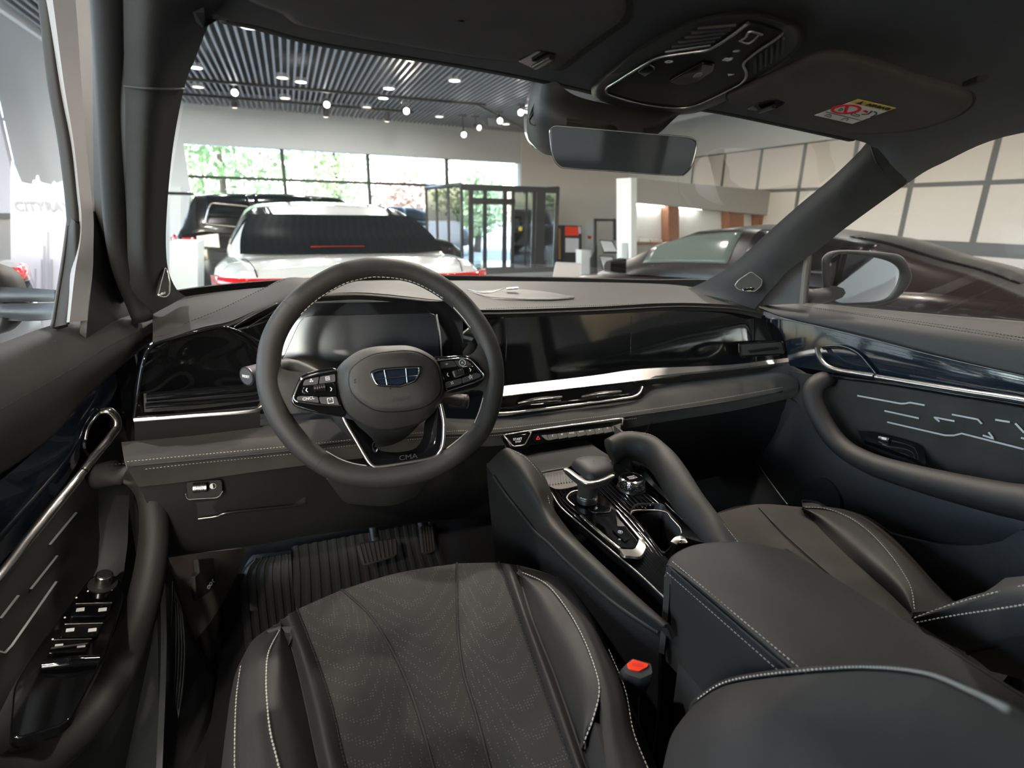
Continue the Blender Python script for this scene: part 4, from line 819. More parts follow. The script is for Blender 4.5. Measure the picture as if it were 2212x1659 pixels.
# ================================================================== front passenger door (closed, right side)
dr = thing('door_2', 'closed passenger door with gloss wood inlay, silver line pattern panel and padded grab handle', 'car door', (.75, .8, .3))
dr['kind'] = 'structure'
def R(l):
    p = LX(l)
    if l[-1][0] >= 2220:                                  # the door goes on behind the frame edge
        a, b = p[-2], p[-1]; s_ = max(-.15, min(.15, (b.z-a.z)/(b.y-a.y)))*.4
        for f in (.25, 1.): q = b.y+(-.14-b.y)*f; p.append(V((b.x, q, b.z+s_*(q-b.y))))
    return p
patch('upper_pad', [R([(1650, 648, .83), (1760, 655, .83), (1900, 668, .83), (2060, 682, .83), (2230, 696, .83)]), R([(1640, 652, .80), (1760, 660, .79), (1900, 676, .79), (2060, 694, .79), (2230, 712, .79)]), R([(1638, 658, .755), (1700, 670, .75), (1850, 690, .75), (2040, 722, .75), (2230, 752, .75)]), R([(1640, 664, .74), (1690, 682, .735), (1850, 716, .735), (2040, 765, .735), (2230, 808, .735)]), R([(1645, 668, .745), (1692, 686, .742), (1850, 723, .742), (2040, 771, .742), (2230, 814, .742)])], 'leather_soft', dr, nu=56, nv=24, t=.012)
stitch('pad_stitching', R([(1727, 662, .768), (1900, 685, .765), (2060, 708, .765), (2225, 734, .765)]), 'thread_dark', dr, .006, .004, .0007, lift=.002)
stitch('pad_stitching', R([(1760, 668, .757), (1900, 688, .755), (2060, 714, .755), (2225, 741, .755)]), 'thread_dark', dr, .006, .004, .0007, lift=.002)
il = [R([(1660, 690, .745), (1700, 692, .745), (1850, 726, .745), (2040, 774, .745), (2230, 817, .745)]), R([(1690, 725, .745), (1740, 742, .745), (1850, 765, .742), (2040, 805, .742), (2230, 842, .742)]), R([(1706, 790, .75), (1770, 800, .748), (1850, 815, .745), (2040, 848, .742), (2230, 878, .742)])]
patch('inlay', il, 'inlay', dr, nu=56, nv=14, t=.008)
sweep('inlay_top_line', [p+V((-.004, 0, 0)) for p in R([(1678, 688, .745), (1720, 694, .743), (1850, 725, .741), (2040, 773, .741), (2230, 816, .741)])], rect(.003, .0035, .001), 'dark_satin', dr, n=40)
# grain lines of the inlay
for k in range(9):
    f = .12+.085*k; a = [spline(il[0], 30)[i].lerp(spline(il[2], 30)[i], f)+V((-.0012, 0, 0)) for i in range(8 if k > 2 else 4, 30, 3)]
    sweep('inlay_line', a, rect(.0005, .0012), 'dark_satin', dr, n=20)
# handle bowl, pull and strip
patch('handle_bowl', [R([(1776, 752, .735), (1820, 752, .735), (1862, 770, .735), (1892, 806, .735)]), R([(1785, 770, .77), (1820, 770, .78), (1850, 782, .78), (1880, 806, .76)]), R([(1790, 790, .735), (1820, 797, .735), (1850, 803, .735), (1888, 810, .735)])], 'gloss_black', dr, nu=20, nv=10, t=.004)
tube('bowl_edge', R([(1772, 748, .734), (1815, 747, .734), (1852, 762, .734), (1880, 792, .734), (1892, 808, .734)]), .0016, 'dark_satin', dr)
hdl = sweep('door_handle', R([(1765, 752, .728), (1770, 770, .722), (1784, 789, .716), (1810, 800, .714), (1850, 807, .714), (1888, 813, .716)]), rect(.012, .011, .004), 'satin', dr, n=40, up=(-.5, 0, 1))
sweep('trim_strip', R([(1892, 814, .716), (2000, 832, .716), (2100, 848, .716), (2230, 869, .716)]), rect(.012, .009, .0035), 'satin', dr, n=30, up=(-.5, 0, 1))
sweep('trim_lower', R([(1780, 812, .728), (1900, 826, .728), (2060, 852, .728), (2230, 880, .728)]), rect(.01, .008, .002), 'gloss_black', dr, n=30)
# fabric panel and silver line pattern
fb = [R([(1702, 800, .75), (1780, 815, .745), (1900, 830, .742), (2060, 856, .742), (2230, 884, .742)]), R([(1712, 850, .75), (1800, 880, .748), (1900, 900, .748), (2060, 930, .748), (2230, 960, .748)]), R([(1740, 900, .75), (1850, 970, .75), (1960, 1012, .75), (2080, 1042, .75), (2230, 1085, .75)])]
patch('fabric_panel', fb, 'suede', dr, nu=56, nv=18, t=.006)
def dline(pts, w=.0034, x=.7455, par=dr):
    sweep('silver_line', toward([PX(1580+a/2.592, 600+b/2.592, x) for a, b in pts], .007), rect(.0012, w), 'silver_print', par, n=len(pts)*4, lin=True)
for l in ([(705, 660), (965, 708), (990, 697), (1082, 714)], [(858, 745), (1050, 787)], [(873, 808), (1230, 890), (1275, 868), (1638, 960)], [(1135, 780), (1165, 805)], [(1140, 782), (1250, 803)], [(1235, 765), (1380, 793), (1402, 818)], [(1408, 882), (1470, 902), (1440, 865)], [(1478, 795), (1560, 808)], [(1590, 815), (1640, 868)], [(1622, 896), (1660, 906)]): dline(l)
# padded grab handle running into the armrest
ar = R([(1795, 822, .735), (1775, 822, .70), (1757, 840, .675), (1758, 872, .665), (1785, 925, .66), (1822, 968, .655), (1880, 1001, .65), (1960, 1027, .65), (2060, 1053, .65), (2160, 1076, .65), (2260, 1098, .65)])
def asc(t): k = .020+.034*max(0., min(t, .9)-.2); return (k*1.2, k*1.05) if t > .02 else (k*.8, k*.8)
sweep('grab_handle', ar, circ(1, 16), 'leather', dr, n=90, scale=asc, sharp=None)
stitch('handle_stitching', [p+V((-.012-.008*i/10, -.013, .004-.006*i/10)) for i, p in enumerate(spline(ar[2:], 12))], 'thread_dark', dr, .006, .004, .0008)
sp_ = PX(1920, 975, .70)
patch('switch_panel', [R([(1853, 930, .735), (1900, 935, .735), (1985, 960, .735), (1998, 985, .735)]), R([(1862, 950, .70), (1900, 962, .69), (1960, 985, .69), (2000, 1000, .69)])], 'gloss_black', dr, nu=16, nv=5, t=.01)
cyl('window_switch', PX(1900, 946, .712), PX(1922, 952, .712), .006, 'dark_satin', dr, k=10); plate('switch_mark', R([(1905, 944, .705), (1915, 946, .705), (1914, 951, .705), (1904, 949, .705)]), .001, 'mark', dr)
# lower door with pocket, speaker rim
lw = [R([(1706, 860, .752), (1760, 900, .75), (1860, 990, .75), (2000, 1030, .75), (2240, 1080, .75)]), R([(1660, 940, .752), (1760, 1000, .74), (1860, 1060, .735), (2000, 1100, .735), (2240, 1150, .735)]), R([(1590, 1010, .752), (1720, 1090, .745), (1860, 1150, .745), (2000, 1190, .745), (2240, 1210, .745)]), R([(1560, 1120, .76), (1720, 1250, .75), (1860, 1330, .75), (2000, 1380, .75), (2240, 1420, .75)])]
patch('lower_panel', lw, 'plastic', dr, nu=50, nv=24, t=.012)
patch('door_pocket', [R([(1880, 1140, .70), (1990, 1170, .67), (2100, 1180, .66), (2180, 1165, .66), (2240, 1140, .66)]), R([(1890, 1200, .70), (1990, 1240, .67), (2100, 1270, .66), (2180, 1280, .66), (2240, 1290, .66)]), R([(1890, 1260, .71), (1990, 1310, .69), (2100, 1350, .68), (2180, 1370, .68), (2240, 1380, .68)])], 'plastic', dr, nu=24, nv=12, t=.012)
patch('speaker_cover', [R([(1720, 1062, .735), (1760, 1035, .73), (1790, 1040, .73), (1812, 1070, .73), (1815, 1105, .73)]), R([(1712, 1095, .74), (1745, 1085, .738), (1780, 1100, .738), (1800, 1120, .738), (1812, 1140, .738)])], 'leather_soft', dr, nu=20, nv=8, t=.01)
tube('sill_strip', R([(1640, 1005, .745), (1660, 1035, .74), (1680, 1062, .738), (1704, 1092, .738)]), .0022, 'satin', dr)
patch('kick_grille', [R([(1585, 1015, .755), (1640, 1002, .755)]), R([(1590, 1090, .757), (1700, 1095, .757)])], 'rubber', dr, nu=6, nv=4, t=.006)
# window frame, sail panel and glass of this door
patch('sail_panel', [R([(1662, 600, .747), (1742, 550, .747)]), R([(1610, 662, .747), (1732, 655, .745)])], 'plastic', dr, nu=8, nv=6, t=.02)
sweep('sail_edge', R([(1744, 552, .74), (1738, 600, .74), (1733, 656, .74)]), rect(.012, .012, .003), 'plastic_grey', dr)
patch('side_glass', [R([(1740, 545, .79), (1950, 400, .78), (2060, 338, .775), (2260, 268, .77)]), R([(1733, 657, .81), (1900, 676, .82), (2060, 690, .82), (2260, 705, .82)])], 'window_glass', dr, nu=12, nv=4, t=0)
# ------------------------------------------------------------------ right mirror on its foot
em_ = thing('door_mirror', 'black door mirror outside the passenger window reflecting the showroom', 'door mirror', (.95, 1.2, 1.1))
mo = [(1775, 567), (1778, 554), (1795, 543), (1836, 540), (1911, 545), (1949, 554), (1969, 590), (1964, 616), (1945, 638), (1922, 653), (1874, 661), (1818, 660), (1788, 650), (1777, 616)]
mg = [(1792, 579), (1799, 556), (1818, 549), (1874, 554), (1919, 565), (1943, 582), (1945, 601), (1934, 627), (1911, 648), (1859, 654), (1810, 652), (1796, 625)]
mn = V((-.50, -.865, -.04)).normalized(); mp = PX(1870, 600, 1.02)
def MP(p, o, s=1., c=(1868, 600)): return PP(c[0]+(p[0]-c[0])*s, c[1]+(p[1]-c[1])*s, mp+mn*o, mn)
def mrow(l, o, s=1.): return spline([MP(p, o, s) for p in l], 60, closed=True)
put(link('housing', gridmesh('housing', [mrow(mg, -.004, 1.0), mrow(mg, .006, 1.03), mrow(mo, .004, .975), mrow(mo, -.006, 1.0), mrow(mo, -.05, .98), mrow(mo, -.09, .80), mrow(mo, -.11, .4)], cu=True), 'plastic', None, True), em_)
put(plate('mirror_glass', mrow(mg, -.002, 1.005), .004, 'mirror_glass', None, nrm=mn+V((.10, 0, -.04))), em_)
tube('foot', [PX(1735, 640, .82), PX(1770, 640, .90), mp+V((0, .05, -.04))], .022, 'plastic', em_, n=8)
# ================================================================== driver door, ajar
dl = thing('door_1', 'driver door standing ajar with window switches, chrome handle and padded grab bar', 'car door', (-.85, 1.1, .3))
th_ = math.radians(22); ln = V((math.cos(th_), -math.sin(th_), 0)); lp = V((-.77, 1.3, 0)); lt = V((-math.sin(th_), -math.cos(th_), 0))
dl['kind'] = 'structure'
def D(px, py, o=0.): return PP(px, py, lp+ln*o, ln)
def DL(l):
    p = [D(*q) for q in l]
    if l[-1][0] <= -30:                                   # and so does the open door
        a, b = p[-2], p[-1]; d_ = max(.05, (b-a).dot(lt)); s_ = max(-.2, min(.2, (b.z-a.z)/d_))*.3; e = max(.1, 1.05-(b-lp).dot(lt))
        for f in (.25, 1.): p.append(b+lt*e*f+V((0, 0, s_*e*f)))
    return p
patch('upper_pad', [DL([(395, 655, -.02), (330, 668, -.05), (200, 684, -.06), (100, 706, -.06), (-30, 752, -.06)]), DL([(392, 662, -.0), (330, 680, -.01), (200, 705, -.01), (100, 740, -.01), (-30, 810, -.01)]), DL([(388, 680, .01), (330, 712, .015), (210, 780, .02), (100, 850, .02), (-30, 930, .02)]), DL([(374, 702, .008), (300, 752, .010), (176, 856, .014), (107, 935, .014), (-30, 1030, .014)]), DL([(370, 712, -.002), (300, 760, .0), (180, 866, .004), (110, 946, .004), (-30, 1045, .004)])], 'leather_soft', dl, nu=56, nv=26, t=.012)
stitch('pad_stitching', DL([(360, 688, .013), (260, 735, .018), (150, 800, .022), (0, 885, .022)]), 'thread_dark', dl, .006, .004, .0008)
patch('air_slot', [DL([(92, 728, -.024), (150, 706, -.036), (172, 702, -.042)]), DL([(118, 738, -.010), (165, 716, -.020), (190, 706, -.028)])], 'rubber', dl, nu=8, nv=4, t=.004)
tube('air_slot_edge', DL([(118, 739, -.008), (165, 717, -.018), (192, 706, -.026)]), .0018, 'dark_satin', dl)
patch('inlay', [DL([(262, 780, .0), (180, 866, .0), (107, 946, .0), (-30, 1060, .0)]), DL([(258, 820, .0), (190, 905, .006), (120, 1010, .006), (-30, 1150, .006)]), DL([(238, 870, -.002), (192, 930, .0), (150, 1030, .0), (-30, 1250, .0)])], 'inlay', dl, nu=30, nv=16, t=.008)
patch('inlay_end', [DL([(262, 776, .002), (280, 800, .0), (284, 900, -.01)]), DL([(250, 800, .002), (262, 850, .0), (262, 905, -.01)])], 'gloss_black', dl, nu=14, nv=5, t=.006)
patch('handle_bowl', [DL([(222, 888, .004), (205, 905, .006), (190, 930, .006), (185, 965, .006), (196, 985, .004)]), DL([(225, 895, -.03), (212, 915, -.035), (204, 940, -.035), (202, 965, -.03), (205, 980, -.02)]), DL([(232, 900, .0), (236, 920, .0), (228, 945, .0), (215, 965, .0), (205, 985, .004)])], 'gloss_black', dl, nu=20, nv=10, t=.004)
sweep('door_handle', DL([(222, 889, .012), (236, 888, .022), (250, 902, .026), (252, 922, .026), (236, 946, .024), (212, 976, .022), (181, 1016, .022)]), rect(.014, .012, .005), 'satin', dl, n=46, up=(.7, -.3, .6))
tube('bowl_edge', DL([(222, 886, .008), (203, 904, .009), (190, 925, .009), (184, 950, .009)]), .0024, 'satin', dl)
sweep('trim_strip', DL([(179, 1019, .022), (120, 1090, .022), (60, 1165, .022), (-30, 1275, .022)]), rect(.013, .010, .004), 'satin', dl, n=30, up=(.7, -.3, .6))
patch('fabric_panel', [DL([(262, 905, -.01), (235, 955, .0), (180, 1035, .008), (-30, 1285, .008)]), DL([(275, 950, -.01), (240, 1040, .0), (180, 1150, .004), (-30, 1420, .004)]), DL([(280, 1000, -.01), (240, 1200, .0), (165, 1340, .0), (40, 1460, .0), (-30, 1620, .0)])], 'suede', dl, nu=30, nv=20, t=.006)
for l in ([(165, 1107), (108, 1176)], [(124, 1200), (67, 1272)], [(122, 1256), (14, 1411), (-5, 1405)], [(40, 1286), (2, 1335)]):
    sweep('silver_line', toward([D(a, b, .004) for a, b in l], .008), rect(.0012, .0036), 'silver_print', dl, up=tuple(ln), n=10, lin=True)
# grab bar: rises from the door, turns down and runs back into the armrest
gb_ = DL([(205, 1032, .02), (240, 1022, .05), (285, 1022, .085), (322, 1058, .10), (334, 1120, .105), (330, 1200, .105), (312, 1290, .105), (280, 1390, .105), (230, 1490, .105), (160, 1580, .105), (60, 1660, .105), (-60, 1720, .105)])
sweep('grab_bar', gb_, circ(1, 16), 'leather', dl, n=70, scale=lambda t: (.019+.012*min(1, t*1.4), .021+.016*min(1, t*1.4)), sharp=None, up=tuple(ln))
stitch('bar_stitching', DL([(230, 1005, .058), (288, 1004, .092), (338, 1045, .118), (352, 1110, .122), (350, 1200, .122), (335, 1290, .125)]), 'thread_dark', dl, .0055, .004, .0009)
# outer skin closing the back of the door
_o = [lp-ln*.05+lt*s_+V((0, 0, z_)) for s_, z_ in ((-.06, .30), (1.15, .30), (1.15, 1.13), (-.06, 1.13))]
plate('outer_skin', _o, .05, 'seal', dl, .006, nrm=ln)
# switch panel with raised switches
sn = (ln*.35+V((0, 0, 1))).normalized(); so = D(150, 1370, .07)
def SW(px, py, o=0.): return PP(px, py, so+sn*o, sn)
plate('switch_panel', roundpts([SW(a, b) for a, b in ((200, 1240), (262, 1245), (268, 1290), (225, 1420), (150, 1560), (20, 1600), (30, 1480), (80, 1400))], .015), .02, 'gloss_black', dl, .002, nrm=sn)
knb = SW(222, 1262, .0); cyl('mirror_knob', knb, knb+sn*.022, .0125, 'satin', dl, bev=.002); cyl('mirror_knob_top', knb+sn*.022, knb+sn*.0232, .010, 'plastic', dl)
cyl('mirror_knob_base', knb-sn*.001, knb+sn*.002, .021, 'plastic', dl)
for i, (cx, cy, w) in enumerate(((196, 1320, 92), (174, 1364, 96), (150, 1398, 96))):
    c = [(cx-w/2+14, cy-16), (cx+w/2, cy-18), (cx+w/2-12, cy+10), (cx-w/2, cy+12)]
    plate('window_switch', roundpts([SW(a, b, .007) for a, b in c], .004), .008, 'gloss_black', dl, .0015, nrm=sn)
    sweep('switch_edge', [SW(c[0][0], c[0][1], .0085), SW(c[1][0], c[1][1], .0085)], rect(.002, .002, .0005), 'satin' if i < 2 else 'dark_satin', dl, n=4)
    for dx in (-22, 26): plate('switch_mark', [SW(cx+dx+a, cy+b-3, .0076) for a, b in ((-9, -3), (9, -5), (8, 2), (-10, 4))], .0004, 'mark', dl, nrm=sn)
for a, b in ((190, 1277), (214, 1279), (241, 1274), (165, 1291), (140, 1334), (114, 1381)): cyl('switch_dot', SW(a, b, .0), SW(a, b, .0008), .0014, 'mark', dl, k=8)
sweep('switch_edge', [SW(110, 1400, .010), SW(190, 1390, .010)], rect(.003, .002, .0005), 'satin', dl, n=4)
sweep('switch_bar', [SW(95, 1436, .006), SW(150, 1430, .010), (SW(212, 1426, .006))], circ(.008, 10), 'gloss_black', dl, n=12)
patch('lower_panel', [DL([(285, 960, -.01), (320, 1040, .0), (330, 1180, .02), (300, 1300, .03), (200, 1480, .03), (-40, 1700, .03)]), DL([(330, 1000, -.02), (352, 1130, -.01), (356, 1280, .0), (345, 1420, .0), (300, 1560, .0), (230, 1720, .0)]), DL([(345, 1020, -.05), (362, 1180, -.05), (365, 1300, -.05), (362, 1420, -.05), (350, 1560, -.05), (335, 1720, -.05)])], 'plastic', dl, nu=56, nv=14, t=.01)
patch('armrest_well', [DL([(200, 1040, .0), (205, 1240, .0), (60, 1430, .0), (-40, 1600, .0)]), DL([(280, 1050, .02), (265, 1250, .04), (170, 1500, .05), (-40, 1660, .06)])], 'plastic', dl, nu=20, nv=5, t=.006)
# window frame of the open door, seals and sail
patch('window_frame', [DL([(100, -90, 0), (114, 0, 0), (138, 180, 0), (158, 300, 0), (171, 416, 0), (176, 470, 0), (174, 520, 0), (162, 589, 0), (150, 696, 0)]), DL([(150, -90, .01), (163, 0, .01), (176, 180, .01), (185, 300, .01), (197, 416, .01), (202, 470, .01), (202, 520, .01), (200, 589, .01), (189, 692, .01)])], 'silver_paint', dl, nu=56, nv=5, t=.02)
patch('frame_inner', [DL([(150, -90, .01), (163, 0, .01), (176, 180, .01), (185, 300, .01), (197, 416, .01), (202, 470, .01), (202, 520, .01), (200, 589, .01), (189, 692, .01), (185, 740, 0)]), DL([(196, -90, -.03), (205, 0, -.03), (214, 180, -.03), (222, 300, -.03), (232, 416, -.03), (240, 500, -.03), (258, 589, -.03), (285, 682, -.03), (300, 730, -.03)])], 'plastic', dl, nu=56, nv=5, t=.01)
sweep('frame_seal', DL([(90, -90, -.02), (104, 0, -.02), (124, 180, -.02), (145, 300, -.02), (160, 416, -.02), (166, 490, -.02)]), rect(.026, .02, .006), 'seal', dl, n=30, up=tuple(ln))
patch('sail_panel', [DL([(147, 470, -.03), (135, 560, -.03), (122, 640, -.03), (111, 708, -.03)]), DL([(160, 476, -.01), (158, 560, -.01), (146, 640, -.01), (138, 702, -.01)]), DL([(176, 490, -.005), (170, 540, -.005), (158, 620, -.005), (150, 700, -.005)])], 'seal', dl, nu=20, nv=8, t=.012)
tube('sail_edge', DL([(149, 470, -.028), (137, 560, -.028), (124, 640, -.028), (113, 706, -.028)]), .003, 'plastic', dl)
def DA(l): return [D(*q) for q in l]
lm = thing('door_mirror', 'arm of the black door mirror outside the driver window', 'door mirror', (-1.1, 1.1, 1.1))
patch('arm_upper', [DA([(118, 626, -.06), (60, 622, -.14), (-40, 618, -.26)]), DA([(118, 640, -.055), (60, 640, -.13), (-40, 640, -.25)]), DA([(116, 652, -.06), (60, 652, -.14), (-40, 654, -.26)])], 'plastic_dark', lm, nu=16, nv=8, t=.03)
patch('arm_lower', [DA([(116, 654, -.06), (60, 655, -.14), (-40, 656, -.26)]), DA([(114, 672, -.055), (60, 675, -.12), (-40, 675, -.24)]), DA([(110, 690, -.06), (60, 692, -.14), (20, 688, -.2), (-40, 680, -.26)])], 'plastic_dark', lm, nu=16, nv=8, t=.03)

_c = D(-95, 640, -.33); _u = ln*-1
def _mr(o, s): return [_c+lt*o+_u*(math.copysign(abs(math.cos(a))**.6, math.cos(a))*.12*s)+V((0, 0, math.copysign(abs(math.sin(a))**.6, math.sin(a))*.075*s)) for a in [2*math.pi*i_/40 for i_ in range(40)]]
put(link('housing', gridmesh('housing', [_mr(.035, .92), _mr(.04, 1.), _mr(0, 1.), _mr(-.05, .8), _mr(-.07, .3)], cu=True), 'plastic_dark', None, True), lm)
plate('mirror_glass', _mr(.036, .93), .004, 'mirror_glass', lm, nrm=lt)
# ================================================================== driver seat
def mid2(a, b, dz): return [((p[0]+q[0])/2, (p[1]+q[1])/2, (p[2]+q[2])/2+dz) for p, q in zip(a, b)]
def rs(l, n=8):
    L = spline([V(p) for p in l], n); return [tuple(p) for p in L]
# perforated suede: voronoi-free dot grid made with a fine relief in the material
m = mat('suede_perforated', (.028, .0265, .0245), .95, var=.22, vscale=22, bump=.5, bscale=1500, spec=.15, sheen=.12)
nt = m.node_tree; b = nt.nodes['Principled BSDF']; tc = nt.nodes.new('ShaderNodeTexCoord'); vo = nt.nodes.new('ShaderNodeTexVoronoi'); vo.inputs['Scale'].default_value = 240; vo.inputs['Randomness'].default_value = .25
mr = nt.nodes.new('ShaderNodeMapRange'); mr.inputs[1].default_value = .14; mr.inputs[2].default_value = .24; nt.links.new(tc.outputs['Object'], vo.inputs['Vector']); nt.links.new(vo.outputs['Distance'], mr.inputs[0])
src = b.inputs['Base Color'].links[0].from_socket; mx = nt.nodes.new('ShaderNodeMix'); mx.data_type = 'RGBA'; mx.inputs[6].default_value = (.10, .096, .09, 1)
nt.links.new(mr.outputs[0], mx.inputs[0]); nt.links.new(src, mx.inputs[7]); nt.links.new(mx.outputs[2], b.inputs['Base Color'])
seat = thing('driver_seat', 'driver seat with perforated suede centre and leather bolsters under the steering wheel', 'car seat', (-.37, .5, .4))
cl = rs([(641, 1317, .778), (666, 1380, .772), (711, 1507, .758), (747, 1659, .745), (775, 1760, .74)])
s1 = rs([(738, 1274, .772), (784, 1312, .768), (838, 1389, .757), (888, 1498, .742), (937, 1659, .727), (960, 1760, .72)])
s2 = rs([(987, 1217, .772), (987, 1290, .767), (988, 1353, .760), (1001, 1453, .747), (1028, 1543, .737), (1059, 1659, .727), (1085, 1760, .72)])
cr_ = rs([(1077, 1215, .778), (1105, 1290, .772), (1150, 1425, .758), (1236, 1659, .745), (1275, 1760, .74)])
for a, b in ((cl, s1), (s1, s2), (s2, cr_)):
    A = [(x, y, z) for x, y, z in a]; B = [(x, y, z) for x, y, z in b]
    patch('cushion_panel', [LZ(A), LZ(mid2(A, B, .009) if a is not s1 else [((p[0]+q[0])/2, (p[1]+q[1])/2-(8 if i == 0 else 0), (p[2]+q[2])/2+.009) for i, (p, q) in enumerate(zip(A, B))]), LZ(B)], 'suede_perforated', seat, nu=40, nv=14, t=.02)
for c in (s1, s2): tube('cushion_seam', [p+V((0, 0, .0005)) for p in LZ(c)], .0022, 'seal', seat, n=40)
# front roll of the cushion
fe = LZ([(603, 1348, .765), (641, 1317, .778), (738, 1274, .772), (860, 1236, .781), (987, 1217, .772), (1077, 1215, .778), (1140, 1226, .775), (1199, 1246, .765)])
fe = [p+V((0, -.008, -.010)) for p in fe]
patch('cushion_front', [fe, [p+V((0, .018, -.02)) for p in fe], [p+V((0, .015, -.06)) for p in fe], [p+V((0, -.05, -.16)) for p in fe]], 'suede', seat, nu=40, nv=14, t=.012)
# leather strips beside the centre
gl = rs([(606, 1343, .775), (621, 1371, .775), (652, 1484, .762), (689, 1659, .748), (712, 1760, .74)])
gr = rs([(1118, 1222, .775), (1145, 1326, .775), (1199, 1462, .762), (1267, 1659, .748), (1300, 1760, .74)])
patch('cushion_strip', [LZ(gl), LZ(mid2(gl, cl, .012)), LZ(cl)], 'leather', seat, nu=40, nv=10, t=.02)
patch('cushion_strip', [LZ(cr_), LZ(mid2(cr_, gr, .012)), LZ(gr)], 'leather', seat, nu=40, nv=10, t=.02)
for c in (cl, cr_):
    stitch('panel_stitching', [p+V((0, 0, .003)) for p in LZ([(x+(8 if c is cr_ else -6)*0, y, z) for x, y, z in c])], 'thread_dark', seat, .0055, .0045, .0011)
for g in (gl, gr): tube('bolster_seam', [p+V((0, 0, -.001)) for p in LZ(g)], .003, 'seal', seat, n=40)
# bolsters
lo = rs([(601, 1346, .765), (548, 1382, .775), (524, 1440, .78), (515, 1507, .78), (512, 1590, .78), (512, 1659, .78), (514, 1760, .78)])
lc = rs([(607, 1360, .783), (585, 1398, .797), (577, 1440, .80), (576, 1484, .80), (583, 1575, .80), (603, 1659, .80), (625, 1760, .80)])
lb = rs([(600, 1352, .72), (535, 1400, .70), (505, 1470, .69), (490, 1560, .68), (478, 1659, .67), (470, 1760, .66)])
patch('bolster', [LZ(gl), LZ(mid2(gl, lc, .012)), LZ(lc)], 'leather', seat, nu=40, nv=12, t=.02)
patch('bolster', [LZ(lc), LZ(mid2(lc, lo, .010)), LZ(lo), LZ(lb)], 'leather_soft', seat, nu=40, nv=16, t=.02)
stitch('bolster_stitching', [p+V((0, 0, .003)) for p in LZ(lc)], 'thread', seat, .0055, .0042, .0011)
stitch('bolster_stitching', [p+V((-.002, 0, .003)) for p in LZ(lo[2:])], 'thread', seat, .0055, .0042, .0008)
rc = rs([(1119, 1236, .783), (1172, 1258, .795), (1227, 1322, .80), (1267, 1398, .80), (1294, 1484, .80), (1285, 1543, .79), (1258, 1615, .765)])
gr2 = rs([(1118, 1230, .775), (1145, 1326, .775), (1175, 1400, .768), (1199, 1462, .762), (1235, 1560, .755), (1258, 1620, .75)])
ro = rs([(1122, 1224, .765), (1199, 1246, .775), (1254, 1296, .78), (1308, 1398, .78), (1345, 1485, .775), (1362, 1575, .77), (1394, 1659, .765), (1430, 1760, .76)])
rc2 = rs([(1119, 1236, .783), (1172, 1258, .795), (1227, 1322, .80), (1267, 1398, .80), (1294, 1484, .80), (1300, 1560, .795), (1310, 1659, .79), (1330, 1760, .78)])
rb = rs([(1130, 1228, .72), (1215, 1250, .70), (1270, 1300, .68), (1330, 1420, .66), (1370, 1530, .66), (1420, 1660, .66), (1460, 1760, .65)])
patch('bolster_insert', [LZ(gr2), LZ(mid2(gr2, rc, .010)), LZ(rc)], 'leather', seat, nu=40, nv=12, t=.004)
patch('bolster', [LZ(rc2), LZ(mid2(rc2, ro, .010)), LZ(ro), LZ(rb)], 'leather_soft', seat, nu=40, nv=16, t=.02)
patch('bolster_rear', [LZ([(1258, 1615, .75), (1267, 1659, .748), (1300, 1760, .74)]), LZ([(1285, 1560, .785), (1310, 1659, .79), (1330, 1760, .78)])], 'leather_soft', seat, nu=12, nv=4, t=.015)
stitch('bolster_stitching', [p+V((0, 0, .003)) for p in LZ(rc)], 'thread', seat, .0055, .0042, .0011)
stitch('bolster_stitching', [p+V((.002, 0, .003)) for p in LZ(ro[3:])], 'thread', seat, .0055, .0042, .0007)
# rear of the cushion, out of the frame
_e = LZ([lb[-1], lo[-1], lc[-1], gl[-1], cl[-1], s1[-1], s2[-1], cr_[-1], gr[-1], rc2[-1], ro[-1], rb[-1]])
patch('cushion_rear', [_e, [V((p.x, max(.25, p.y-.15), p.z-.012)) for p in _e], [V((p.x, .04, p.z-.02)) for p in _e]], 'leather_soft', seat, nu=50, nv=14, t=.02)
# seat base and rails under the cushion
boxes('seat_base', [((-.60, .15, .45), (-.14, .72, .68)), ((-.58, .1, .385), (-.54, .8, .46)), ((-.2, .1, .385), (-.16, .8, .46))], 'plastic', seat)
# backrest: side bolster rising beside the viewpoint
bt = [(1490, 1530, .82), (1505, 1515, .84), (1560, 1480, .88), (1650, 1462, .93), (1800, 1448, 1.0), (1900, 1447, 1.05), (2000, 1460, 1.10), (2100, 1500, 1.16), (2180, 1540, 1.21), (2260, 1585, 1.25)]
bm1 = [(1450, 1590, .82), (1465, 1575, .84), (1530, 1555, .89), (1650, 1548, .95), (1800, 1545, 1.02), (1900, 1555, 1.07), (2000, 1580, 1.12), (2110, 1625, 1.18), (2180, 1660, 1.22), (2280, 1710, 1.26)]
bm2 = [(1425, 1690, .80), (1440, 1685, .82), (1520, 1690, .87), (1650, 1690, .93), (1800, 1690, .99), (1900, 1700, 1.04), (2000, 1720, 1.09), (2130, 1750, 1.15), (2220, 1780, 1.20), (2330, 1810, 1.25)]
bk_ = [(x+3, y-10, z-.003) for x, y, z in bt]; bk2 = [(x+6, y-9, z-.03) for x, y, z in bt]
patch('backrest_bolster', [LZ(bk2), LZ(bk_), LZ(bt)], 'leather', seat, nu=50, nv=10, t=.0008)
patch('backrest_panel', [LZ([(x, y+3, z-.002) for x, y, z in bt]), LZ(bm1), LZ(bm2)], 'leather_soft', seat, nu=50, nv=16, t=.01)
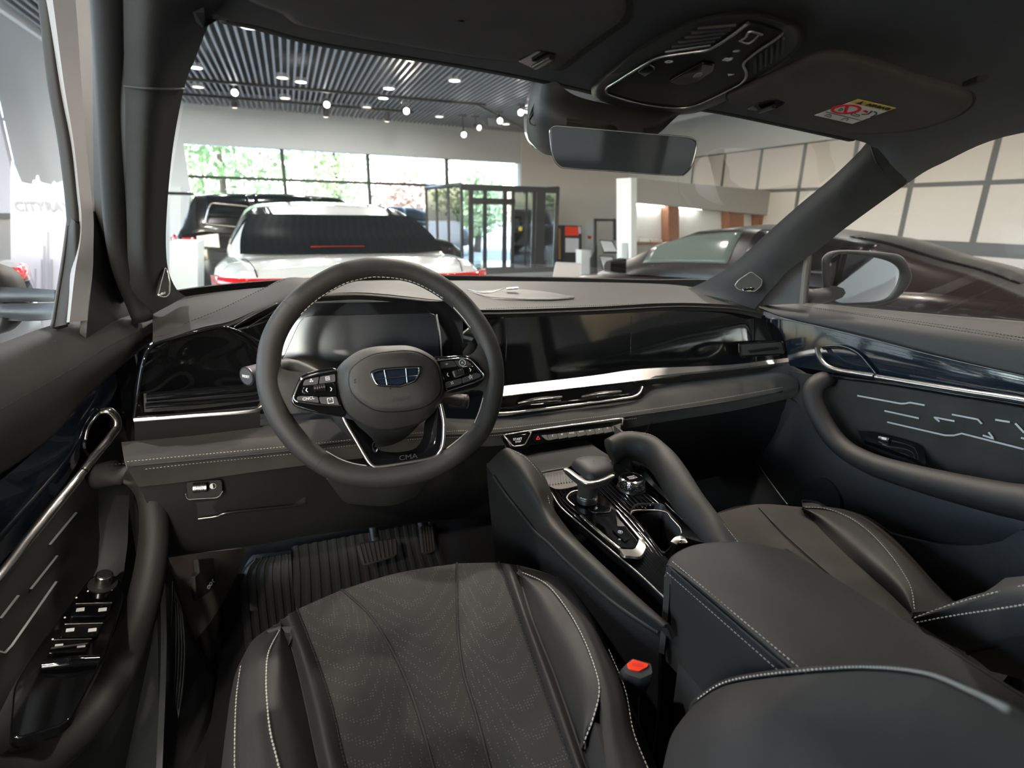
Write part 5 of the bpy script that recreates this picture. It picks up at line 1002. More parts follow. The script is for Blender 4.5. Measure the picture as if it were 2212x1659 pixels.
_f = spline(LZ(bm2), 12); patch('backrest_front', [_f, [V((p.x*.6-.15, p.y*.55-.02, p.z+.01)) for p in _f], [V((-.40, p.y*.2-.05, p.z+.01)) for p in _f], [V((-.57, p.y*.4-.0, p.z)) for p in _f]], 'suede', seat, nu=30, nv=18, t=.01, face=V((-.4, 1., 1.2)))
_g = spline(LZ(bk2), 12); patch('backrest_side', [_g, [V((p.x+.03, p.y-.10, p.z-.03)) for p in _g], [V((p.x-.02, p.y-.24, p.z-.03)) for p in _g]], 'leather', seat, nu=30, nv=10, t=.01, face=V((1., .2, 1.)))
stitch('backrest_stitching', toward(LZ([(x+2, y-5, z) for x, y, z in bt[1:9]]), .004), 'thread', seat, .0056, .0030, .0010)
boxes('backrest', [((-.57, -.14, .62), (-.19, -.05, 1.22))], 'leather', seat)
# ================================================================== passenger seat
ps = thing('passenger_seat', 'passenger seat cushion and backrest bolster beyond the centre armrest', 'car seat', (.4, .45, .4))
fc = rs([(1540, 1112, .762), (1560, 1150, .758), (1650, 1240, .752), (1760, 1340, .748), (1850, 1420, .745)])
bc = rs([(1730, 1095, .775), (1760, 1130, .77), (1830, 1200, .765), (1900, 1262, .76), (1970, 1325, .755), (2060, 1400, .75)])
mc = [((p[0]+q[0])/2, (p[1]+q[1])/2-(14 if i == 0 else 4), (p[2]+q[2])/2+.006) for i, (p, q) in enumerate(zip(fc, bc))]
patch('cushion_panel', [LZ(fc), LZ(mc), LZ(bc)], 'suede', ps, nu=40, nv=14, t=.02)
tube('cushion_seam', [p+V((0, 0, .001)) for p in LZ([(1640, 1098, .774), (1700, 1160, .771), (1790, 1240, .765), (1860, 1300, .76)])], .0014, 'seal', ps, n=30)
pc = rs([(1733, 1098, .782), (1790, 1103, .79), (1850, 1130, .795), (1900, 1175, .795), (1940, 1225, .795), (1968, 1275, .79), (1975, 1322, .775)])
po = rs([(1738, 1093, .772), (1810, 1098, .78), (1870, 1122, .782), (1930, 1170, .78), (1990, 1235, .775), (2040, 1295, .77), (2090, 1330, .765)])
pb = rs([(1740, 1095, .72), (1830, 1100, .70), (1900, 1130, .69), (1960, 1185, .68), (2020, 1255, .67), (2080, 1310, .66), (2140, 1340, .65)])
bc2 = rs([(1731, 1096, .775), (1760, 1130, .77), (1830, 1200, .765), (1900, 1262, .76), (1970, 1325, .757)])
patch('bolster_insert', [LZ(bc2), LZ(mid2(bc2, pc, .008)), LZ(pc)], 'leather', ps, nu=36, nv=12, t=.004)
patch('bolster', [LZ(pc), LZ(mid2(pc, po, .008)), LZ(po), LZ(pb)], 'leather_soft', ps, nu=36, nv=14, t=.02)
patch('bolster', [LZ([(1970, 1326, .757), (2060, 1400, .75), (2160, 1480, .75)]), LZ([(1976, 1318, .775), (2090, 1370, .775), (2200, 1440, .775)]), LZ([(2080, 1325, .765), (2160, 1360, .765), (2280, 1430, .765)])], 'leather_soft', ps, nu=14, nv=8, t=.02)
_e = LZ([fc[-1], mc[-1], bc[-1]])+[PZ(2200, 1440, .775), PZ(2280, 1430, .765)]
patch('cushion_rear', [_e, [V((p.x, min(p.y-.02, .2), p.z-.01)) for p in _e], [V((p.x, .03, p.z-.02)) for p in _e]], 'leather_soft', ps, nu=24, nv=10, t=.02)
stitch('bolster_stitching', [p+V((0, 0, .003)) for p in LZ(pc)], 'thread', ps, .0055, .004, .001)
pf = LZ([(1540, 1112, .762), (1580, 1096, .768), (1640, 1088, .775), (1732, 1095, .775), (1760, 1094, .775)])
pf = [p+V((0, -.008, -.010)) for p in pf]
patch('cushion_front', [pf, [p+V((0, .018, -.02)) for p in pf], [p+V((0, .015, -.06)) for p in pf], [p+V((0, -.05, -.16)) for p in pf]], 'suede', ps, nu=20, nv=10, t=.012)
boxes('seat_base', [((.19, .15, .45), (.60, .72, .68))], 'plastic', ps)
u1 = [(1975, 1335, .88), (2050, 1308, .92), (2130, 1285, .96), (2240, 1258, 1.01)]
u2 = [(1980, 1345, .875), (2060, 1330, .915), (2140, 1318, .955), (2240, 1302, 1.0)]
u3 = [(2040, 1385, .86), (2090, 1385, .89), (2150, 1378, .93), (2240, 1362, .97)]
u4 = [(2090, 1412, .85), (2120, 1408, .875), (2160, 1402, .91), (2240, 1392, .95)]
u5 = [(2140, 1450, .82), (2180, 1460, .84), (2220, 1470, .87), (2300, 1480, .9)]
def UX(l, k): return LZ(l)+[V((.235+.012*k, .10-.02*k, 1.13-.02*k)), V((.26+.012*k, .02-.02*k, 1.24-.02*k))]
patch('backrest_bolster', [UX([(1985, 1338, .85), (2060, 1300, .89), (2140, 1275, .93), (2240, 1245, .97)], 2), UX(u1, 0), UX(u2, 0), UX(u3, 1), UX(u4, 2), UX(u5, 4)], 'leather_soft', ps, nu=24, nv=24, t=.012)
for u in (u1, u2): stitch('backrest_stitching', toward(LZ(u), .011), 'thread', ps, .0058, .004, .0009)
tube('backrest_seam', LZ([(x, y, z+.002) for x, y, z in u4]), .002, 'seal', ps)
boxes('backrest', [((.24, -.14, .62), (.58, .02, 1.22))], 'leather', ps)
# ================================================================== belt buckle
bu = thing('belt_buckle', 'black seat belt buckle with a red press button beside the driver seat', 'seat belt buckle', (-.12, .48, .7))
un = V((-.25, -.45, .86)).normalized(); u0 = PX(1382, 1440, -.115)
def U(px, py, o=0.): return PP(px, py, u0+un*o, un)
top_ = [(1342, 1444), (1366, 1421), (1408, 1432), (1413, 1456), (1384, 1469), (1350, 1458)]
rowsB = [spline([U(a, b_, o)+sh_ for a, b_ in top_], 30, closed=True, lin=True) for o, sh_ in ((-.001, V((0, 0, 0))),)]
c_ = sum(rowsB[0], V((0, 0, 0)))/30
rows_ = [[c_+(p-c_)*s+un*o for p in rowsB[0]] for s, o in ((.02, .001), (.9, .001), (1.0, -.003), (1.04, -.02), (1.10, -.05), (1.06, -.085), (.6, -.09), (.02, -.09))]
put(link('housing', gridmesh('housing', rows_, cu=True), 'plastic', None, True, 40), bu)
plate('press_button', roundpts([U(a, b_, .0045) for a, b_ in ((1354, 1434), (1368, 1424), (1402, 1434), (1399, 1440), (1380, 1450), (1358, 1445))], .002), .005, 'red_plastic', bu, .0008, nrm=un)
bx_ = (U(1400, 1436)-U(1360, 1432)).normalized()
text('button_lettering', 'PRESS', U(1378, 1437, .0047), bx_, un.cross(bx_), .006, 'red_print', bu)
tube('stalk', [c_-un*.08, c_-un*.13+V((0, -.01, -.02)), c_-un*.2+V((0, -.03, -.05))], .012, 'plastic', bu, n=10)
# ================================================================== centre console
cs = thing('centre_console', 'floating centre console with ribbed gloss trim, cup holder, padded rails and switches', 'centre console', (.03, .7, .5))
def Q(x, y, z): return PZ(1160+x/5.925, 940+y/5.925, z)      # from the close view of the console
def QL(l): return [Q(*p) for p in l]
# gloss trim laid out around the cup holder
left = QL([(140, 640, .862), (170, 760, .862), (300, 960, .861), (600, 1220, .86), (900, 1480, .859), (1300, 1820, .857), (1910, 2410, .853)])
midc = QL([(760, 560, .862), (860, 660, .862), (1000, 800, .862), (1200, 1000, .861), (1420, 1260, .86), (1640, 1560, .858), (2100, 2100, .853)])
patch('trim_panel', [left, midc], 'gloss_black', cs, nu=40, nv=4, t=.01)
rgt = QL([(1100, 470, .862), (1250, 520, .862), (1400, 640, .862), (1640, 860, .862)])
patch('trim_panel', [QL([(760, 560, .862), (860, 660, .862), (1000, 800, .862), (1200, 1000, .861)]), rgt], 'gloss_black', cs, nu=20, nv=4, t=.01)
patch('trim_panel', [QL([(1600, 850, .862), (1640, 960, .861), (1780, 1100, .86), (1850, 1200, .86), (1860, 1300, .86)]), QL([(1640, 830, .862), (1740, 930, .862), (1860, 1060, .861), (2000, 1200, .86), (2210, 1400, .86)])], 'gloss_black', cs, nu=24, nv=4, t=.01)
LS, MS = spline(left, 40), spline(midc, 40)
for k in range(13):
    f = .04+.92*k/12
    if .16 < f < .62: seg = [LS[i].lerp(MS[i], f) for i in range(25, 39)]; seg0 = [LS[i].lerp(MS[i], f) for i in range(0, 6)]
    else: seg = [LS[i].lerp(MS[i], f) for i in range(1, 39)]; seg0 = None
    sweep('trim_rib', [p+V((0, 0, .0012)) for p in seg], rect(.0055, .0026, .001), 'gloss_black', cs, n=30)
    if seg0: sweep('trim_rib', [p+V((0, 0, .0012)) for p in seg0], rect(.0055, .0026, .001), 'gloss_black', cs, n=6)
for k in range(8):
    f = (k+.6)/8.2; a = Q(800+f*330, 590-f*110, .863); b = Q(1180+f*420, 980-f*110, .863); sweep('trim_rib', [a, b], rect(.0055, .0026, .001), 'gloss_black', cs, n=10)
# cup holder: open well with a raised rim
rimq = roundpts(QL([(1180, 985, .864), (1260, 880, .864), (1620, 880, .864), (1660, 980, .864), (1840, 1180, .864), (1850, 1290, .864), (1700, 1450, .864), (1620, 1530, .864)]), .012, 4)
rows = [spline(rimq, 64, closed=True, lin=True)]
cc = sum(rows[0], V((0, 0, 0)))/64
put(link('cup_holder', gridmesh('cup_holder', [rows[0], [p+V((0, 0, .002)) for p in rows[0]], [cc+(p-cc)*.97+V((0, 0, 0)) for p in rows[0]], [cc+(p-cc)*.93+V((0, 0, -.03)) for p in rows[0]], [cc+(p-cc)*.86+V((0, 0, -.075)) for p in rows[0]], [cc+(p-cc)*.02+V((0, 0, -.078)) for p in rows[0]]], cu=True), 'plastic', None, True, 50), cs)
tube('cup_rim', QL([(1200, 1010, .867), (1255, 965, .867), (1620, 975, .867), (1720, 1070, .867), (1830, 1190, .867), (1850, 1270, .867)]), .0014, 'dark_satin', cs, n=30)
sweep('cup_clip', QL([(1750, 1390, .868), (1800, 1340, .872), (1850, 1330, .872), (1880, 1390, .868)]), rect(.012, .005, .001), 'satin', cs, n=12)
for l in ([(960, 165), (1150, 370), (1300, 500)], [(1640, 870), (1740, 970), (1860, 1075)]): tube('trim_edge', [Q(a, b, .866) for a, b in l], .0012, 'dark_satin', cs, n=12)
tube('trim_edge', [p+V((.002, 0, .004)) for p in left[1:]], .0016, 'satin', cs, n=50)
# selector plate with its satin U trim
pl_ = roundpts(QL([(310, 800, .866), (380, 720, .866), (520, 690, .866), (760, 690, .866), (900, 830, .866), (1310, 1290, .865), (1280, 1400, .865), (1240, 1450, .865), (1080, 1440, .865), (620, 1060, .866), (440, 930, .866)]), .008, 4)
plate('selector_plate', pl_, .006, 'gloss_black', cs, .001, nrm=(0, 0, 1))
sweep('plate_trim', QL([(480, 905, .868), (390, 820, .868), (395, 770, .868), (450, 725, .868), (520, 705, .868)]), rect(.003, .002, .0008), 'satin', cs, n=30)
sweep('plate_trim', QL([(560, 1030, .867), (650, 1115, .867), (850, 1290, .867), (1060, 1455, .867)]), rect(.0058, .004, .0015), 'satin', cs, n=30)
patch('plate_tip', [QL([(1040, 1440, .868), (1080, 1455, .868), (1160, 1460, .868), (1250, 1450, .868), (1300, 1360, .868), (1305, 1300, .868)]), QL([(1080, 1500, .872), (1120, 1540, .872), (1200, 1545, .872), (1320, 1550, .872), (1385, 1450, .872), (1370, 1340, .872)])], 'satin', cs, nu=30, nv=5, t=.004)
sweep('plate_trim', QL([(1020, 968, .868), (1120, 1090, .868), (1240, 1230, .868), (1340, 1350, .868)]), rect(.0042, .004, .0012), 'satin', cs, n=20)
plate('park_brake_switch', roundpts(QL([(960, 1215, .868), (1020, 1160, .868), (1120, 1165, .868), (1200, 1250, .868), (1190, 1310, .868), (1130, 1360, .868)]), .005), .003, 'gloss_black', cs, .0008, nrm=(0, 0, 1))
plate('park_brake_flap', QL([(1010, 1030, .868), (1110, 1150, .869), (1120, 1165, .869), (1030, 1165, .868)]), .002, 'dark_satin', cs, nrm=(0, 0, 1))
def ctext(nm, s, x, y, z, sz, dx=(1, -.15)):
    o = Q(x, y, z); ex = (Q(x+60, y-8, z)-o).normalized(); return text(nm, s, o, ex, V((0, 0, 1)).cross(ex), sz, 'mark', cs)
ctext('park_mark', '\u24c5', 1068, 1240, .8692, .010); ctext('hold_mark', '\u2316', 1058, 1335, .8692, .007); ctext('gear_mark', 'P', 770, 935, .8692, .0065)
plate('park_button', roundpts(QL([(650, 920, .868), (760, 890, .868), (900, 900, .868), (945, 930, .868), (930, 975, .868), (760, 995, .868), (680, 970, .868)]), .004), .003, 'gloss_black', cs, .0006, nrm=(0, 0, 1))
tube('park_button_edge', QL([(945, 925, .869), (932, 975, .869), (880, 990, .869), (750, 993, .869)]), .0008, 'dark_satin', cs, n=16)
# rotary drive mode knob with knurled ring
kc = Q(1205, 680, .864); kt = kc+V((.0, .0, .026))
cyl('mode_dial_base', kc+V((0, 0, -.001)), kc+V((0, 0, .002)), .0285, 'dark_satin', cs, k=40)
nk = 44; rows = []
for j, (r, h) in enumerate(((.0245, .002), (.0250, .004), (.0250, .021), (.0242, .0235), (.021, .0245), (.0205, .0235))): rows.append([kc+V((math.cos(2*math.pi*(i+.5*j)/nk)*r*(1+(.02 if (i % 2) and 0 < j < 3 else 0)), math.sin(2*math.pi*(i+.5*j)/nk)*r*(1+(.02 if (i % 2) and 0 < j < 3 else 0)), h)) for i in range(nk)])
put(link('mode_dial', gridmesh('mode_dial', rows, cu=True), 'chrome', None, True, 30), cs)
vs = []; fs = []
for q in range(5):
    for i in range(40):
        a = 2*math.pi*(i+.5*(q % 2))/40; c = kc+V((math.cos(a), math.sin(a), 0))*.0252+V((0, 0, .0055+q*.0034)); t_ = V((-math.sin(a), math.cos(a), 0)); n_ = V((math.cos(a), math.sin(a), 0)); k0 = len(vs)
        vs += [c-t_*.0019, c+V((0, 0, -.0016)), c+t_*.0019, c+V((0, 0, .0016)), c+n_*.0012]; fs += [(k0, k0+1, k0+4), (k0+1, k0+2, k0+4), (k0+2, k0+3, k0+4), (k0+3, k0, k0+4)]
me = bpy.data.meshes.new('dial_knurling'); me.from_pydata([tuple(v) for v in vs], [], fs); me.update(); o = link('dial_knurling', me, 'chrome', None, False); o['kind'] = 'stuff'; put(o, cs)
cyl('mode_dial_face', kc+V((0, 0, .022)), kc+V((0, 0, .0238)), .0206, 'gloss_black', cs, k=40)
o_ = kc+V((0, 0, .0241)); ex = V((.98, .12, 0)).normalized()
text('dial_lettering', 'DRIVE', o_+V((0, .003, 0)), ex, V((0, 0, 1)).cross(ex), .0068, 'mark', cs); text('dial_lettering', 'MODE', o_+V((0, -.004, 0)), ex, V((0, 0, 1)).cross(ex), .0068, 'mark', cs)
# storage tray ahead of the selector: ribbed pad, back wall, side walls
patch('tray_mat', [QL([(60, 480, .868), (300, 430, .868), (900, 350, .868), (1010, 320, .868)]), QL([(130, 640, .866), (300, 690, .866), (700, 600, .866), (1150, 500, .866)])], 'plastic_grey', cs, nu=20, nv=6, t=.006)
A0, A1 = spline(QL([(70, 500, .870), (980, 345, .870)]), 30), spline(QL([(130, 640, .868), (1140, 500, .868)]), 30)
for i in range(1, 29): sweep('tray_mat_rib', [A0[i], A1[max(0, i-2)]], rect(.002, .0012), 'plastic', cs, n=3)
patch('tray_wall', [QL([(-40, 480, .87), (60, 470, .868), (700, 340, .868), (1010, 315, .868)]), [Q(a, b, .87)+V((0, .08, -.006)) for a, b in ((-40, 480), (60, 470), (700, 340), (1010, 315))], [Q(a, b, .87)+V((0, .17, -.008)) for a, b in ((-40, 480), (60, 470), (700, 340), (1010, 315))]], 'plastic', cs, nu=20, nv=10, t=.006)
patch('tray_side', [QL([(1010, 315, .868), (1200, 500, .868)]), [p+V((.02, .05, .06)) for p in QL([(1010, 315, .868), (1200, 500, .868)])]], 'plastic', cs, nu=6, nv=4, t=.006)
sweep('tray_edge', QL([(30, 480, .87), (300, 430, .87), (900, 345, .87), (1010, 320, .87), (1200, 490, .87)]), rect(.004, .003, .001), 'plastic_grey', cs, n=40)
# padded rails
ri = [(1100, 968, .945), (1117, 975, .94), (1140, 988, .93), (1161, 1010, .915), (1176, 1034, .898), (1186, 1062, .882), (1193, 1095, .868), (1242, 1161, .862), (1340, 1255, .857), (1446, 1349, .852)]
rk = [(1080, 975, .94), (1098, 990, .935), (1120, 1012, .925), (1140, 1040, .912), (1158, 1072, .895), (1172, 1104, .878), (1190, 1140, .868), (1234, 1186, .862), (1330, 1274, .857), (1430, 1354, .852)]
ru = [(1050, 1005, .90), (1068, 1030, .89), (1092, 1065, .87), (1118, 1098, .85), (1140, 1126, .84), (1162, 1152, .83), (1188, 1174, .822), (1226, 1212, .815), (1322, 1297, .81), (1424, 1366, .80)]
RU = LZ(ru)
patch('rail_pad', [[p+V((.012, .0, -.025)) for p in LZ(ri)], LZ(ri), LZ(rk), RU], 'leather', cs, nu=60, nv=20, t=.006)
stitch('rail_stitching', [p+V((0, 0, .003)) for p in LZ([(x-5, y+3, z) for x, y, z in ri[1:7]])], 'thread', cs, .0052, .0036, .0008)
patch('console_side', [[p+V((.001, 0, .004)) for p in RU], [V((p.x+.004, p.y, p.z-.05)) for p in RU], [V((p.x+.03, p.y+.02, .60)) for p in RU], [V((p.x+.03, p.y+.03, .38)) for p in RU]], 'carpet', cs, nu=40, nv=16, t=.01)
sweep('rail_line', [p+V((-.002, -.001, .002)) for p in RU[1:]], rect(.006, .006, .002), 'leather', cs, n=50)
rr_ = LZ([(1318, 975, .915), (1352, 962, .925), (1395, 970, .922), (1428, 995, .912), (1455, 1032, .90), (1490, 1090, .88), (1535, 1150, .862), (1590, 1225, .85)])
sweep('rail_arch', rr_, circ(1, 16), 'leather', cs, n=60, scale=lambda t: (.024+.004*math.sin(math.pi*t), .028+.006*math.sin(math.pi*t)), sharp=None)
stitch('rail_stitching', [p+V((.012, .002, .0285)) for p in rr_[1:]], 'thread', cs, .0052, .0036, .0008)
patch('rail_inner', [QL([(1080, 210, .885), (1200, 230, .885), (1500, 600, .875), (1760, 860, .865)]), QL([(1120, 260, .87), (1300, 480, .868), (1500, 680, .866), (1720, 880, .862)])], 'dark_satin', cs, nu=16, nv=4, t=.004)
patch('console_side', [[p+V((.012, 0, -.02)) for p in rr_], [p+V((.01, 0, -.08)) for p in rr_], [V((p.x, p.y, .40)) for p in rr_]], 'plastic', cs, nu=30, nv=10, t=.01)
# lower shelf with sockets below the floating part
lp0 = V((-.062, .9, .6)); lnn = V((-1, -.15, .1))
def LQ(px, py, o=0.): return PP(px, py, lp0+lnn.normalized()*o, lnn)
plate('socket_panel', [LQ(1150, 1150, .03), LQ(1215, 1140, .03), LQ(1222, 1192, .03), LQ(1156, 1200, .03)], .01, 'plastic', cs, .001)
sweep('shelf_edge', [LQ(1113, 1124, .04), LQ(1135, 1172, .04), LQ(1157, 1226, .04)], rect(.012, .01, .003), 'dark_satin', cs, n=10)
patch('shelf_floor', [[LQ(1150, 1200, .03), LQ(1230, 1190, .03)], [LQ(1160, 1228, .06), LQ(1225, 1215, .06)]], 'plastic_grey', cs, nu=6, nv=3, t=.006)
for a, b in ((1170, 1174), (1195, 1171)):
    c_ = [LQ(a-5, b-3, .032), LQ(a+5, b-4, .032), LQ(a+5, b+3, .032), LQ(a-5, b+4, .032)]; sweep('socket_rim', roundpts(c_, .003), circ(.0007, 5), 'mark', cs, closed=True, n=24, up=lnn)
# armrest lid
at = [(1446, 1222, .925), (1460, 1200, .93), (1500, 1180, .935), (1560, 1172, .94), (1630, 1174, .94), (1690, 1186, .935)]
def aT(dx, dy, dz): return LZ([(x+dx, y+dy, z+dz) for x, y, z in at])
ay = aT(0, 0, 0)
back = V((-.005, -.62, .035))
side = [V((0, 0, 0))]
rowsA = []
for s in (0, .1, .25, .5, .75, 1.): rowsA.append([p+back*s+V((0, 0, .006*math.sin(math.pi*min(1, s*3)))) for p in ay])
# cap: front nose then lid
nose = [[p+V((0, .0, -.012)) for p in ay]]
lid = patch('armrest_lid', [[p+V((0, .004, -.03)) for p in ay]]+[[p+V((0, .006, -.012)) for p in ay]]+rowsA, 'leather_soft', cs, nu=30, nv=40, t=.01)
lf = [ay[0]+back*s+V((0, 0, .002)) for s in (0, .1, .25, .5, .75, 1.)]
patch('armrest_side', [[p+V((.003, 0, -.004)) for p in lf], [p+V((.004, 0, -.014)) for p in lf], [p+V((.006, .004, -.06)) for p in lf], [p+V((.016, .004, -.17)) for p in lf]], 'leather', cs, nu=30, nv=16, t=.01)
stitch('armrest_stitching', [p+V((.004, 0, .004)) for p in lf], 'thread', cs, .0055, .0036, .0007)
stitch('armrest_stitching', [p+V((-.003, 0, -.012)) for p in lf], 'thread', cs, .0055, .0036, .0006)
tube('armrest_seam', [p+V((-.0005, 0, -.004)) for p in lf], .0018, 'seal', cs, n=30)
rf = [ay[-1]+back*s for s in (0, .1, .25, .5, .75, 1.)]
rf = [p+V((0, 0, -.009)) for p in rf]
patch('armrest_side', [rf, [p+V((.012, 0, -.02)) for p in rf], [p+V((.01, 0, -.17)) for p in rf]], 'leather', cs, nu=20, nv=10, t=.01)
nf = [ay[0]]+ay[1:]; patch('armrest_front', [[p+V((.003, .0, -.02)) for p in nf], [p+V((.003, -.004, -.06)) for p in nf], [p+V((0, -.01, -.14)) for p in nf]], 'leather', cs, nu=20, nv=8, t=.008)
boxes('console_body', [((-.04, -.3, .40), (.13, .50, .80))], 'plastic', cs)
# ------------------------------------------------------------------ gear selector
gs = thing('gear_selector', 'short gear selector with leather top and satin metal edge on the console', 'gear selector', (-.015, .82, .865))
gbase = Q(640, 850, .868); gz = V((.0, .02, 1)).normalized()
cyl('stem_ring', gbase, gbase+gz*.012, .0195, 'dark_satin', gs, k=30, bev=.002); cyl('stem', gbase+gz*.012, gbase+gz*.045, .0165, 'leather', gs, k=30, r2=.021)
sweep('stem_band', [gbase+gz*.014+V((math.cos(a), math.sin(a), 0))*.0178 for a in [2*math.pi*i/24 for i in range(24)]], circ(.0012, 6), 'chrome', gs, closed=True, n=48)
def GL(l, z): return [Q(a, b, z) for a, b in l]
g_low = [(355, 470), (400, 530), (560, 640), (690, 670), (830, 640), (960, 580), (970, 520), (930, 470), (700, 400), (450, 420)]
g_up = [(355, 440), (420, 470), (560, 580), (660, 620), (820, 590), (970, 520), (965, 450), (900, 360), (650, 330), (430, 400)]
lowr = spline(GL(g_low, .925), 60, closed=True); upr = spline(GL(g_up, .938), 60, closed=True)
cg = sum(lowr, V((0, 0, 0)))/60
put(link('knob_base', gridmesh('knob_base', [[cg+(p-cg)*.3+V((0, 0, -.012)) for p in lowr], [cg+(p-cg)*.8+V((0, 0, -.008)) for p in lowr], lowr, upr], cu=True), 'plastic', None, True), gs)
sweep('knob_edge', GL([(362, 440), (420, 468), (500, 530), (580, 585), (660, 612), (800, 585), (965, 515)], .941), rect(.011, .005, .002), 'satin', gs, n=50)
g_top = [(440, 400), (520, 480), (620, 560), (700, 585), (820, 565), (960, 500), (968, 440), (890, 350), (660, 335), (500, 360)]
t0 = spline(GL(g_top, .941), 60, closed=True); ct_ = sum(t0, V((0, 0, 0)))/60
put(link('knob_top', gridmesh('knob_top', [t0, [ct_+(p-ct_)*.97+V((0, 0, .008)) for p in t0], [ct_+(p-ct_)*.82+V((0, 0, .014)) for p in t0], [ct_+(p-ct_)*.4+V((0, 0, .0165)) for p in t0], [ct_+(p-ct_)*.02+V((0, 0, .017)) for p in t0]], cu=True), 'leather', None, True), gs)
# ------------------------------------------------------------------ switch strip under the suede pad
ss = thing('switch_strip', 'row of climate switches and start stop button in a bright metal frame', 'switch strip', (.02, 1.08, .95))
sn_ = V((.04, -.80, .60)).normalized(); s0_ = PY(1217, 935, 1.055)
def SS(x, y, o=0.): return PP(1060+x/7.373, 890+y/7.373, s0_+sn_*o, sn_)
plate('backing', roundpts([SS(a, b, -.002) for a, b in ((195, 355), (660, 280), (2090, 95), (2110, 150), (2060, 330), (640, 520), (560, 560), (380, 600), (330, 570))], .004), .02, 'gloss_black', ss, .001, nrm=sn_)
sweep('frame_edge', [SS(a, b, .002) for a, b in ((600, 320), (650, 300), (700, 290), (1400, 195), (2060, 108), (2095, 120), (2100, 150), (2085, 210))], rect(.0042, .004, .0014), 'satin', ss, n=70, up=sn_)
sweep('start_frame', roundpts([SS(a, b, .002) for a, b in ((200, 370), (430, 330), (640, 295), (640, 340), (535, 530), (355, 555))], .006), rect(.003, .004, .001), 'satin', ss, n=70, up=sn_, closed=True)
plate('start_button', roundpts([SS(a, b, .003) for a, b in ((245, 385), (600, 345), (520, 515), (360, 535))], .004), .004, 'gloss_black', ss, .0006, nrm=sn_)
sx_ = (SS(500, 430)-SS(370, 445)).normalized(); sy_ = sn_.cross(sx_)
text('start_lettering', 'START', SS(430, 432, .0034), sx_, sy_, .0072, 'mark', ss); text('start_lettering', 'STOP', SS(438, 474, .0034), sx_, sy_, .0056, 'mark', ss)
xs = [770, 900, 1055, 1205, 1355, 1505, 1645, 1780, 1920, 2080]
for i in range(9):
    a, b = xs[i]+4, xs[i+1]-4; f = lambda x, y0: y0-(x-900)*.128
    q = [(a, f(a, 365)), (b, f(b, 365)), (b+28, f(b, 440)), (a+28, f(a, 452))]
    if i == 0: q = [(800, 372), (892, 362), (930, 452), (880, 440)]
    if i == 8: q = [(a, f(a, 365)), (2075, 175), (2065, 270), (a+28, f(a, 445))]
    plate('switch', roundpts([SS(x, y, .002) for x, y in q], .0012), .004, 'plastic_grey', ss, .0004, nrm=sn_)
for s_, x, y, z in (('\u25b2', 985, 368, .003), ('\u25bc', 985, 392, .003), ('\u2630', 1135, 358, .006), ('MODE', 1288, 336, .0045), ('AUTO', 1440, 313, .0045), ('A/C', 1582, 294, .0045), ('\u2248', 1725, 274, .007), ('\u2261', 1862, 255, .007), ('\u2302', 1990, 236, .007)): text('switch_mark', s_, SS(x, y, .0026), sx_, sy_, z, 'mark', ss)
plate('hazard_button', roundpts([SS(a, b, .003) for a, b in ((670, 420), (730, 350), (775, 375), (850, 470), (720, 485))], .003), .004, 'gloss_black', ss, .0008, nrm=sn_)
sweep('hazard_mark', [SS(a, b, .0036) for a, b in ((728, 440), (752, 385), (785, 432))], circ(.0009, 5), 'red_print', ss, closed=True, n=24, up=sn_, lin=True)
# ================================================================== visors, overhead console, mirror
def plane3(a, b, c): n = (b-a).cross(c-a).normalized(); return a, (n if n.z < 0 else -n)
def cushion(name, outline, p0, n, th, m, parent, soft=.02):
    """thin padded slab with rounded edges facing n"""
    o = spline([PP(a, b, p0, n) for a, b in outline], 120, closed=True); c = sum(o, V((0, 0, 0)))/120
    def ins(d, h): return [p+(c-p).normalized()*d+n*h for p in o]
    rows = [ins((c-o[0]).length*.0, 0)]
    rows = [[c-n*th+(p-c)*.02 for p in o], ins(.012, -th), ins(.002, -th*.7), ins(0, -th*.4), ins(.003, -th*.12), ins(.012, -.001), ins(.03, .0005), [c+(p-c)*.4+n*.001 for p in o], [c+(p-c)*.02+n*.001 for p in o]]
    ob = link(name, gridmesh(name, rows, cu=True), m, None, True); put(ob, parent); return ob
vl = thing('sun_visor', 'dark suede sun visor above the steering wheel folded against the headliner', 'sun visor', (-.33, .65, 1.56))
p0, n0 = plane3(PZ(620, 50, 1.545), PZ(1205, 156, 1.545), PZ(1345, 40, 1.558))
cushion('visor_pad', [(505, -20), (549, 14), (599, 32), (621, 50), (653, 63), (807, 93), (988, 124), (1105, 138), (1178, 152), (1205, 154), (1236, 131), (1304, 81), (1345, 52), (1352, 27), (1336, -5), (1250, -60), (900, -110), (600, -80)], p0, n0, .016, 'visor_suede', vl)
def visor_shade(outline, p0, n, dx, dy):  # dark plate standing in for the shadow line round a visor
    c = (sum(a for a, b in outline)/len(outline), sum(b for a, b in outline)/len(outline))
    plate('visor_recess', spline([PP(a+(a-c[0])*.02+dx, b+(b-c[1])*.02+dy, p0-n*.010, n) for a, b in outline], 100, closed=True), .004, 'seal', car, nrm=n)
VLO = [(505, -20), (549, 14), (599, 32), (621, 50), (653, 63), (807, 93), (988, 124), (1105, 138), (1178, 152), (1205, 154), (1236, 131), (1304, 81), (1345, 52), (1352, 27), (1336, -5), (1250, -60), (900, -110), (600, -80)]
visor_shade(VLO, p0, n0, 8, -4)
def clip(par, pts, hinge, p0, n0):
    plate('clip_plate', roundpts([PP(a, b, p0+n0*.002, n0) for a, b in pts], .004), .004, 'gloss_black', par, .0008, nrm=n0)
    a, b = hinge; sweep('clip_pin', [PP(*a, p0+n0*.006, n0), PP(*b, p0+n0*.006, n0)], rect(.008, .005, .002), 'dark_satin', par, n=5)
